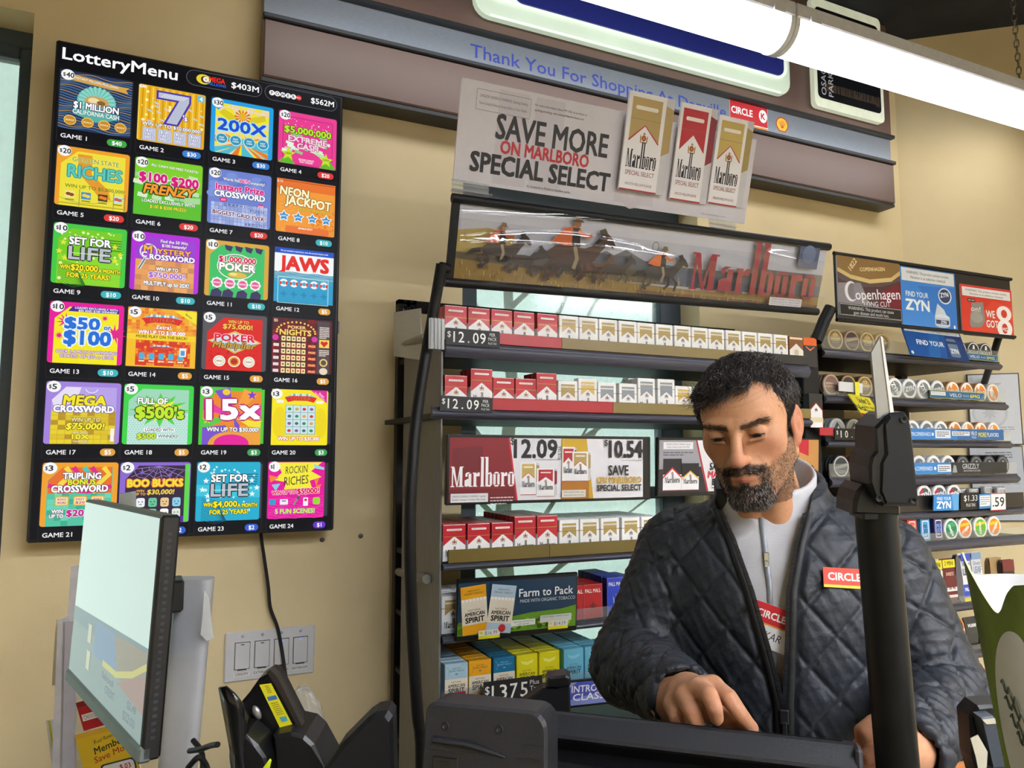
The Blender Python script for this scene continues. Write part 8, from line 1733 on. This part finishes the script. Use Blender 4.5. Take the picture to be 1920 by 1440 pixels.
rt_ = CV[pk]-CN[pk]*.002; nn = CN[pk]
side_ = np.sign(rt_[:, 0]); topw = sstep(.05, .10, rt_[:, 2])[:, None]
flow_top = np.stack([-.45+.55*vnoise(rt_, 95, 4), -.85+.4*vnoise(rt_, 80, 3), -.05+.0*side_], 1); flow_side = np.stack([np.zeros(len(rt_)), -.25+.2*vnoise(rt_, 60, 6), np.full(len(rt_), -1.0)], 1)
fl = flow_top*topw+flow_side*(1-topw)+rs.randn(len(rt_), 3)*.14; fl -= nn*(fl*nn).sum(1, keepdims=True); fl /= np.linalg.norm(fl, axis=1, keepdims=True)+1e-9
ln = np.where(rt_[:, 2] > .055, .028, .011)*(.7+.6*rs.rand(len(rt_))); cc = np.array(lin('#211b19'))*(.8+2.4*rs.rand(len(rt_), 1)**3); grey = rs.rand(len(rt_)) < np.where(rt_[:, 0] > .02, .16, .06); cc[grey] = np.array(lin('#77706c'))
me = strands('hair_strands', rt_, fl+nn*(.28+.14*vnoise(rt_, 110, 17))[:, None], ln, .00060, cc, HAIRM, 4, .3, bend=-nn*.45-np.array([0, 0, .15]))
o = link('hair_strands', me, hair); o['kind'] = 'stuff'
# ---- beard, moustache, eyebrows
def pick(mask, n, seed):
    r = np.random.RandomState(seed); m_ = np.clip(mask, 0, None)**1.5; return r.choice(len(m_), n, p=m_/m_.sum()), r
HN = fgrad(head_sdf, HV)
bi, r_ = pick(beard, 4600, 31); R0 = HV[bi]; isch = R0[:, 2] < -.073
dr = np.stack([R0[:, 0]*6+r_.randn(len(bi))*.15, -.25+r_.randn(len(bi))*.1, -np.ones(len(bi))], 1); mu = (R0[:, 2] > -.057); dr[mu] = np.stack([np.sign(R0[mu, 0])*.75+r_.randn(mu.sum())*.12, -.3+0*R0[mu, 0], np.full(mu.sum(), -.8)], 1)
dr /= np.linalg.norm(dr, axis=1, keepdims=True); dr = dr+HN[bi]*.45; lb_ = np.where(isch, .0060, .0042)*(.6+.7*r_.rand(len(bi)))
cb = np.array(lin('#181412'))*(1+.6*r_.rand(len(bi), 1)); gp = np.where((R0[:, 2] < -.082) & (np.abs(R0[:, 0]) < .03), .36, np.where(isch, .2, .05)); gi = r_.rand(len(bi)) < gp; cb[gi] = np.array(lin('#9a938c'))
o = pchild('beard', strands('beard', R0-HN[bi]*.0006, dr, lb_, .00042, cb, HAIRM, 3, .2)); o['kind'] = 'stuff'
bi, r_ = pick(br, 420, 33); R0 = HV[bi]; dr = np.stack([np.sign(R0[:, 0])*1.0, np.full(len(bi), .1), .25-.5*(np.abs(R0[:, 0]) > .035)+r_.randn(len(bi))*.2], 1)+HN[bi]*.35
o = pchild('eyebrows', strands('eyebrows', R0, dr, .0055*(.6+.6*r_.rand(len(bi))), .00030, np.tile(np.array(lin('#221a16')), (len(bi), 1)), HAIRM, 3, .1)); o['kind'] = 'stuff'
bi, r_ = pick(stub*(.5+.9*np.random.RandomState(2).rand(len(HV))), 4200, 35); R0 = HV[bi]; dr = np.stack([0*R0[:, 0], -.2+0*R0[:, 0], -1+0*R0[:, 0]], 1)+HN[bi]*.7+r_.randn(len(bi), 3)*.2
o = pchild('stubble', strands('stubble', R0-HN[bi]*.0003, dr, .0024*(.5+r_.rand(len(bi))), .00030, np.tile(np.array(lin('#2a211c')), (len(bi), 1)), HAIRM, 2, .1)); o['kind'] = 'stuff'
# ---- finger nails
NAIL = mat('nail', '#c99a88', rough=.3, spec=.5)
for a_, b_ in nails[:2]+nails[9:10]:
    t = (b_-a_)/np.linalg.norm(b_-a_); u = np.array([0, -1., .35]); u = u-t*(u@t); u /= np.linalg.norm(u); s_ = np.cross(t, u); c_ = b_+t*.000+u*.0076; V = []
    for i in range(7):
        for j in range(5):
            q = -1+2*i/6; w_ = (j-2)/2; V.append(c_+t*q*.0055+s_*w_*.0048*(1-.18*q*q)-u*(.0022*w_*w_+.0012*max(q, 0)**2))
    nb_ = MB(); nb_.add(V, [(i*5+j, i*5+j+1, (i+1)*5+j+1, (i+1)*5+j) for i in range(6) for j in range(4)], smooth=True); pchild('finger_nail', nb_.mesh('finger_nail', NAIL))

# ---- jacket
ZB = 1.193
zl = [(ZB-.4, .0015), (ZB, -.0015), (1.27, -.019), (1.349, -.040), (1.42, -.066), (1.47, -.092), (1.60, -.12)]; zr_ = [(ZB-.4, .0025), (ZB, .0045), (1.27, .010), (1.352, .015), (1.42, .030), (1.47, .046), (1.60, .075)]
def edge(tab, z): return np.interp(z, [a for a, _ in tab], [b_ for _, b_ in tab]).astype(f32)
COLC = np.array([-.010, .030, 1.46])
def collar(P, r, th, ztop, zlow, sx=1.0, tilt=.42):
    x, y = (P[0]-f32(COLC[0]))/f32(sx), P[1]-f32(COLC[1]); rr = np.sqrt(x*x+y*y); fl = (P[2]-f32(1.46))*f32(-.05)
    d = np.abs(rr-f32(r)+fl)-f32(th); return smax(smax(d, P[2]-(f32(ztop)+f32(tilt)*(P[1]-f32(COLC[1]))), .006), f32(zlow)-P[2], .006)
def jacket0(P):
    d = body_sdf(P, .012)
    for s_, e_, w_ in ARM:
        a = smin(s_cone(P, s_, e_, .070, .062), s_cone(P, e_, w_, .062, .043), .03); d = smin(d, a, .028)
    return d
def jacket(P):
    d = jacket0(P); d = smin(d, collar(P, .081, .0075, 1.508, 1.40), .014)
    d = smax(d, -collar(P, .0, .066, 1.9, 1.43), .004)                     # hollow inside the collar
    wl, wr = edge(zl, P[2]), edge(zr_, P[2]); wedge = np.maximum(np.maximum(wl-P[0], P[0]-wr), P[1]-f32(.0)); wedge = np.maximum(wedge, ZB-P[2])
    sh_ = body_sdf(P, -.016)
    d = smax(d, np.minimum(-wedge, 1e3)*1.0 if False else -np.maximum(wedge, -sh_), .004)
    for (s_, e_, w_), H in zip(ARM, (h1, h2)):                               # open cuffs
        ax2 = (np.array(w_)-np.array(e_)); ax2 /= np.linalg.norm(ax2); c_ = np.array(w_)+ax2*.012; t = (P[0]-f32(c_[0]))*f32(ax2[0])+(P[1]-f32(c_[1]))*f32(ax2[1])+(P[2]-f32(c_[2]))*f32(ax2[2])
        near = s_sph(P, c_, .085); d = np.where(near < 0, smax(d, t, .004), d)
        d = np.where(near < 0, smax(d, -np.maximum(s_cone(P, c_-ax2*.03, c_+ax2*.05, .036, .036), -t-.03), .003), d)
    return smax(d, f32(.90)-P[2], .004)
JV, JQ = nets(jacket, (-.335, -.32, .89), (.315, .205, 1.57), .0027)
JN = fgrad(jacket, JV)
# quilting: diamonds stitched over torso and sleeves
def seg_uv(V, a, b_):
    a, b_ = np.array(a), np.array(b_); t = b_-a; L_ = np.linalg.norm(t); t = t/L_; q = V-a; u = q@t; r_ = q-u[:, None]*t; e1 = np.cross(t, [0, 1., 0]); e1 /= np.linalg.norm(e1); e2 = np.cross(t, e1)
    return u, np.arctan2(r_@e2, r_@e1), np.linalg.norm(r_, axis=1), L_
dist_t = body_sdf(tuple(JV.T.astype(f32)), .012)
best = dist_t-.004; UV = np.stack([JV[:, 0]*1.05+np.sign(JV[:, 0])*np.maximum(JV[:, 1], 0)*.9, JV[:, 2]*.93], 1); isarm = np.zeros(len(JV), bool); fore = np.zeros(len(JV), bool)
for s_, e_, w_ in ARM:
    off_ = 0
    for k_, (a, b_, ra, rb) in enumerate(((s_, e_, .070, .062), (e_, w_, .062, .043))):
        dd = s_cone(tuple(JV.T.astype(f32)), a, b_, ra, rb); u, th, rr, L_ = seg_uv(JV, a, b_); m_ = dd < best
        UV[m_] = np.stack([th*.062, u+off_], 1)[m_]; best = np.where(m_, dd, best); isarm |= m_; fore = np.where(m_, k_ == 1, fore); off_ += L_
Dq = .080
def tri(x): return np.abs((x/Dq+.5) % 1-.5)*Dq
d1 = tri(UV[:, 0]+UV[:, 1]); d2 = tri(UV[:, 0]-UV[:, 1]); dm = np.minimum(d1, d2)/1.414
puff = (1-np.exp(-(dm/.0034)**2)); big = np.clip(dm/.022, 0, 1)
wrk = .5*vnoise(JV*np.array([1, 1, 1.6]), 95, 41)+.5*vnoise(JV*np.array([1.5, 1, .8]), 170, 42)
ridge = 1-np.abs(np.sin(UV[:, 1]*150+2.2*vnoise(JV, 40, 43)))                    # gathers across the sleeve
coll = collar(tuple(JV.T.astype(f32)), .081, .0075, 1.508, 1.40) < .012
am = np.where(coll, .25, 1.0); zipd = np.minimum(np.abs(JV[:, 0]-edge(zl, JV[:, 2])), np.abs(JV[:, 0]-edge(zr_, JV[:, 2]))); am = am*np.where((JV[:, 1] < 0) & ~isarm, sstep(.010, .020, zipd), 1)
disp = am*(.0032*puff+.0020*big+.0016*wrk+.0007*vnoise(JV*np.array([1, 1, .45]), 420, 44))-.0030; disp += np.where(isarm & fore, .0040*ridge*am, np.where(isarm, .0014*ridge, 0))
JV = JV+JN*disp[:, None]
JK = mat('quilted_nylon', '#23262d', rough=.52, var=.06, scale=60, bump=.3, bscale=220, spec=.38)
jk = pchild('jacket', hmesh('jacket', JV, JQ, JK)); jk['label'] = 'dark quilted zip jacket'
def surf_y(fn, x, z, y0=-.30, y1=.05, n=260):
    """first hit of a front-to-back line with a surface"""
    ys = np.linspace(y0, y1, n).astype(f32); f_ = fn((np.full(n, x, f32), ys, np.full(n, z, f32))); i = np.argmax(f_ < 0); return float(ys[i]) if f_[i] < 0 else float(ys[-1])
# zip tapes with teeth along both edges
TEETH = mat('zip_teeth', '#2e2f33', rough=.35, metal=.5); TAPE = mat('zip_tape', '#0f0f11', rough=.6)
for tab, sg in ((zl, -1), (zr_, 1)):
    zs = np.linspace(ZB-.14, 1.462, 84); P = []
    for z_ in zs:
        x_ = float(edge(tab, np.array([z_]))[0]); P.append(np.array([x_+sg*.004, surf_y(jacket0, x_+sg*.014, z_)-.002, z_]))
    b = MB(); V = []
    for i, p in enumerate(P): V += [p+[-.006, 0, 0], p+[-.005, -.003, 0], p+[.005, -.003, 0], p+[.006, 0, 0]]
    F = [(i*4+k, i*4+k+1, i*4+k+5, i*4+k+4) for i in range(len(P)-1) for k in range(3)]; b.add(V, F, smooth=True); zt = pchild('zip_tape', b.mesh('zip_tape', TAPE))
    b = MB()
    for i in range(len(P)-1):
        for t in (0, .5):
            p = P[i]*(1-t)+P[i+1]*t; xi = -sg*.0065; b.box((p[0]+xi-.0028, p[1]-.0045, p[2]-.0011), (p[0]+xi+.0028, p[1]-.0005, p[2]+.0011))
    o = link('zip_teeth', b.mesh('zip_teeth', TEETH), zt); o['kind'] = 'stuff'
b = MB(); p = np.array([.0015, surf_y(jacket0, .0, ZB-.01)-.004, ZB-.012]); b.box((p[0]-.006, p[1]-.006, p[2]-.012), (p[0]+.006, p[1], p[2]+.008), ch=.0015); b.box((p[0]-.003, p[1]-.0085, p[2]-.032), (p[0]+.003, p[1]-.0055, p[2]-.008), ch=.001); pchild('zip_slider', b.mesh('zip_slider', TEETH))
# ---- white half-zip top
def shirt0(P): return body_sdf(P, -.001)
def shirt(P):
    d = shirt0(P); c_ = collar(P, .0665, .0035, 1.522, 1.40, tilt=.46); gap = np.maximum(np.maximum(f32(-.040)-.25*(P[2]-f32(1.46))-P[0], P[0]-(f32(.004)+.30*(P[2]-f32(1.44)))), P[1]-f32(.0)); gap = np.maximum(gap, f32(1.425)-P[2])
    c_ = smax(c_, -gap, .003); d = smin(d, c_, .010); d = smax(d, -np.maximum(collar(P, .0, .062, 1.9, 1.36), f32(1.405)-P[2]+.25*(P[1]+.05)), .004)
    return smax(d, f32(.92)-P[2], .004)
SV, SQ = nets(shirt, (-.22, -.16, .91), (.22, .18, 1.58), .0034); SN = fgrad(shirt, SV); SV = SV+SN*(.0012*vnoise(SV*np.array([1, 1, .5]), 70, 51))[:, None]
pchild('half_zip_top', hmesh('half_zip_top', SV, SQ, mat('white_knit', '#bbbabe', rough=.75, var=.03, scale=50, bump=.2, bscale=500)))['label'] = 'white half-zip top'
zs = np.linspace(1.235, 1.452, 30); b = MB(); V = []
for z_ in zs:
    x_ = np.interp(z_, [1.23, 1.36, 1.46], [-.010, -.014, -.024]); y_ = surf_y(shirt0, x_, z_)-.0015; V += [(x_-.0045, y_+.001, z_), (x_-.0035, y_-.001, z_), (x_+.0035, y_-.001, z_), (x_+.0045, y_+.001, z_)]
b.add(V, [(i*4+k, i*4+k+1, i*4+k+5, i*4+k+4) for i in range(29) for k in range(3)], smooth=True); pchild('top_zip', b.mesh('top_zip', mat('grey_zip', '#7c7f85', rough=.4, metal=.3)))
z_ = 1.395; x_ = -.0165; y_ = surf_y(shirt0, x_, z_)-.004; b = MB(); b.box((x_-.004, y_-.003, z_-.006), (x_+.004, y_+.002, z_+.008), ch=.001); b.box((x_-.0035, y_-.005, z_-.030), (x_+.0035, y_-.002, z_-.004), ch=.001); pchild('zip_pull', b.mesh('zip_pull', mat('bright_metal', '#c4c6c8', rough=.25, metal=.8)))
# ---- marks on the clothes
def on_chest(px, py, fn, rotd, sub, name, out=.003):
    c_ = None
    for y_ in np.linspace(-.26, .02, 280):
        q = pl(px, py, y_)
        if fn((np.array([q[0]], f32), np.array([q[1]], f32), np.array([q[2]], f32)))[0] < 0: c_ = q; break
    n_ = fgrad(fn, np.array([c_], f32), .008)[0]; n_[2] *= .6; n_ /= np.linalg.norm(n_); ey = -n_; ex = np.cross(ey, [0, 0, 1.]); ex /= np.linalg.norm(ex); ez = np.cross(ex, ey)
    a = math.radians(rotd); ex, ez = ex*math.cos(a)+ez*math.sin(a), ez*math.cos(a)-ex*math.sin(a); o = sub
    M_ = np.eye(4); M_[:3, 0] = ex; M_[:3, 1] = ey; M_[:3, 2] = ez; M_[:3, 3] = c_+n_*out; o.parent = person; o.matrix_local = Matrix(M_.tolist()); return o
def ckart(A, w, h, red='#d23a28'):
    A.rect(-w/2, -h/2, w/2, h/2, red); A.rect(-w/2, h*.36, w/2, h*.5, '#e8c23c'); A.text('CIRCLE', -w*.14, -h*.06, h*.36, '#ffffff', w=w*.56, b=.04); A.ell(w*.34, -h*.06, h*.3, h*.3, '#ffffff', 20); A.text('K', w*.34, -h*.06, h*.36, red, b=.05)
A = Art(); ckart(A, 88, 28); A.mb.box((-.044, 0, -.014), (.044, .0015, .014), c='#d23a28'); on_chest(1596, 1085, jacket, -4, A.build('chest_patch', PAPER), 'chest_patch', .0045)
A = Art(); A.mb.box((-.042, 0, -.031), (.042, .0016, .031), c='#f0f0f0'); A.rect(-42, -31, 42, 31, '#f0f0f0'); A.rect(-42, -31, 42, -3, '#c8242c'); A.rect(-42, -3, 42, -.5, '#e8a23c'); A.text('CIRCLE', -6, -16, 10, '#ffffff', w=40, b=.04); A.ell(24, -16, 9, 9, '#ffffff', 20); A.text('K', 24, -16, 11, '#c8242c', b=.05); A.text('KAR', 4, 13, 11, '#33343a', w=24, sh=.2)
on_chest(1449, 1176, shirt0, -17, A.build('name_badge', PAPER), 'name_badge', .006)
# ---- trousers and shoes (below the counter)
def trousers(P):
    d = s_ell(P, (0, .03, .93), (.165, .12, .12))
    for s_ in (-1, 1): d = smin(d, s_cone(P, (s_*.085, .03, .88), (s_*.10, .02, .48), .092, .068), .03); d = smin(d, s_cone(P, (s_*.10, .02, .48), (s_*.105, .03, .07), .066, .055), .02)
    return smax(d, f32(.05)-P[2], .004)
TV_, TQ = nets(trousers, (-.22, -.14, .04), (.22, .2, 1.06), .010); pchild('trousers', hmesh('trousers', TV_, TQ, mat('black_cotton', '#1b1b1f', rough=.8)))
for s_ in (-1, 1):
    def shoe(P): d = s_cone(P, (s_*.105, .06, .04), (s_*.115, -.12, .032), .045, .040); d = smin(d, s_cone(P, (s_*.105, .04, .05), (s_*.105, .03, .11), .045, .048), .02); return smax(d, f32(.004)-P[2], .003)
    v, q = nets(shoe, (s_*.11-.08, -.2, -.01), (s_*.11+.08, .15, .18), .008); pchild('shoe', hmesh('shoe', v, q, mat('black_leather', '#141416', rough=.4)))
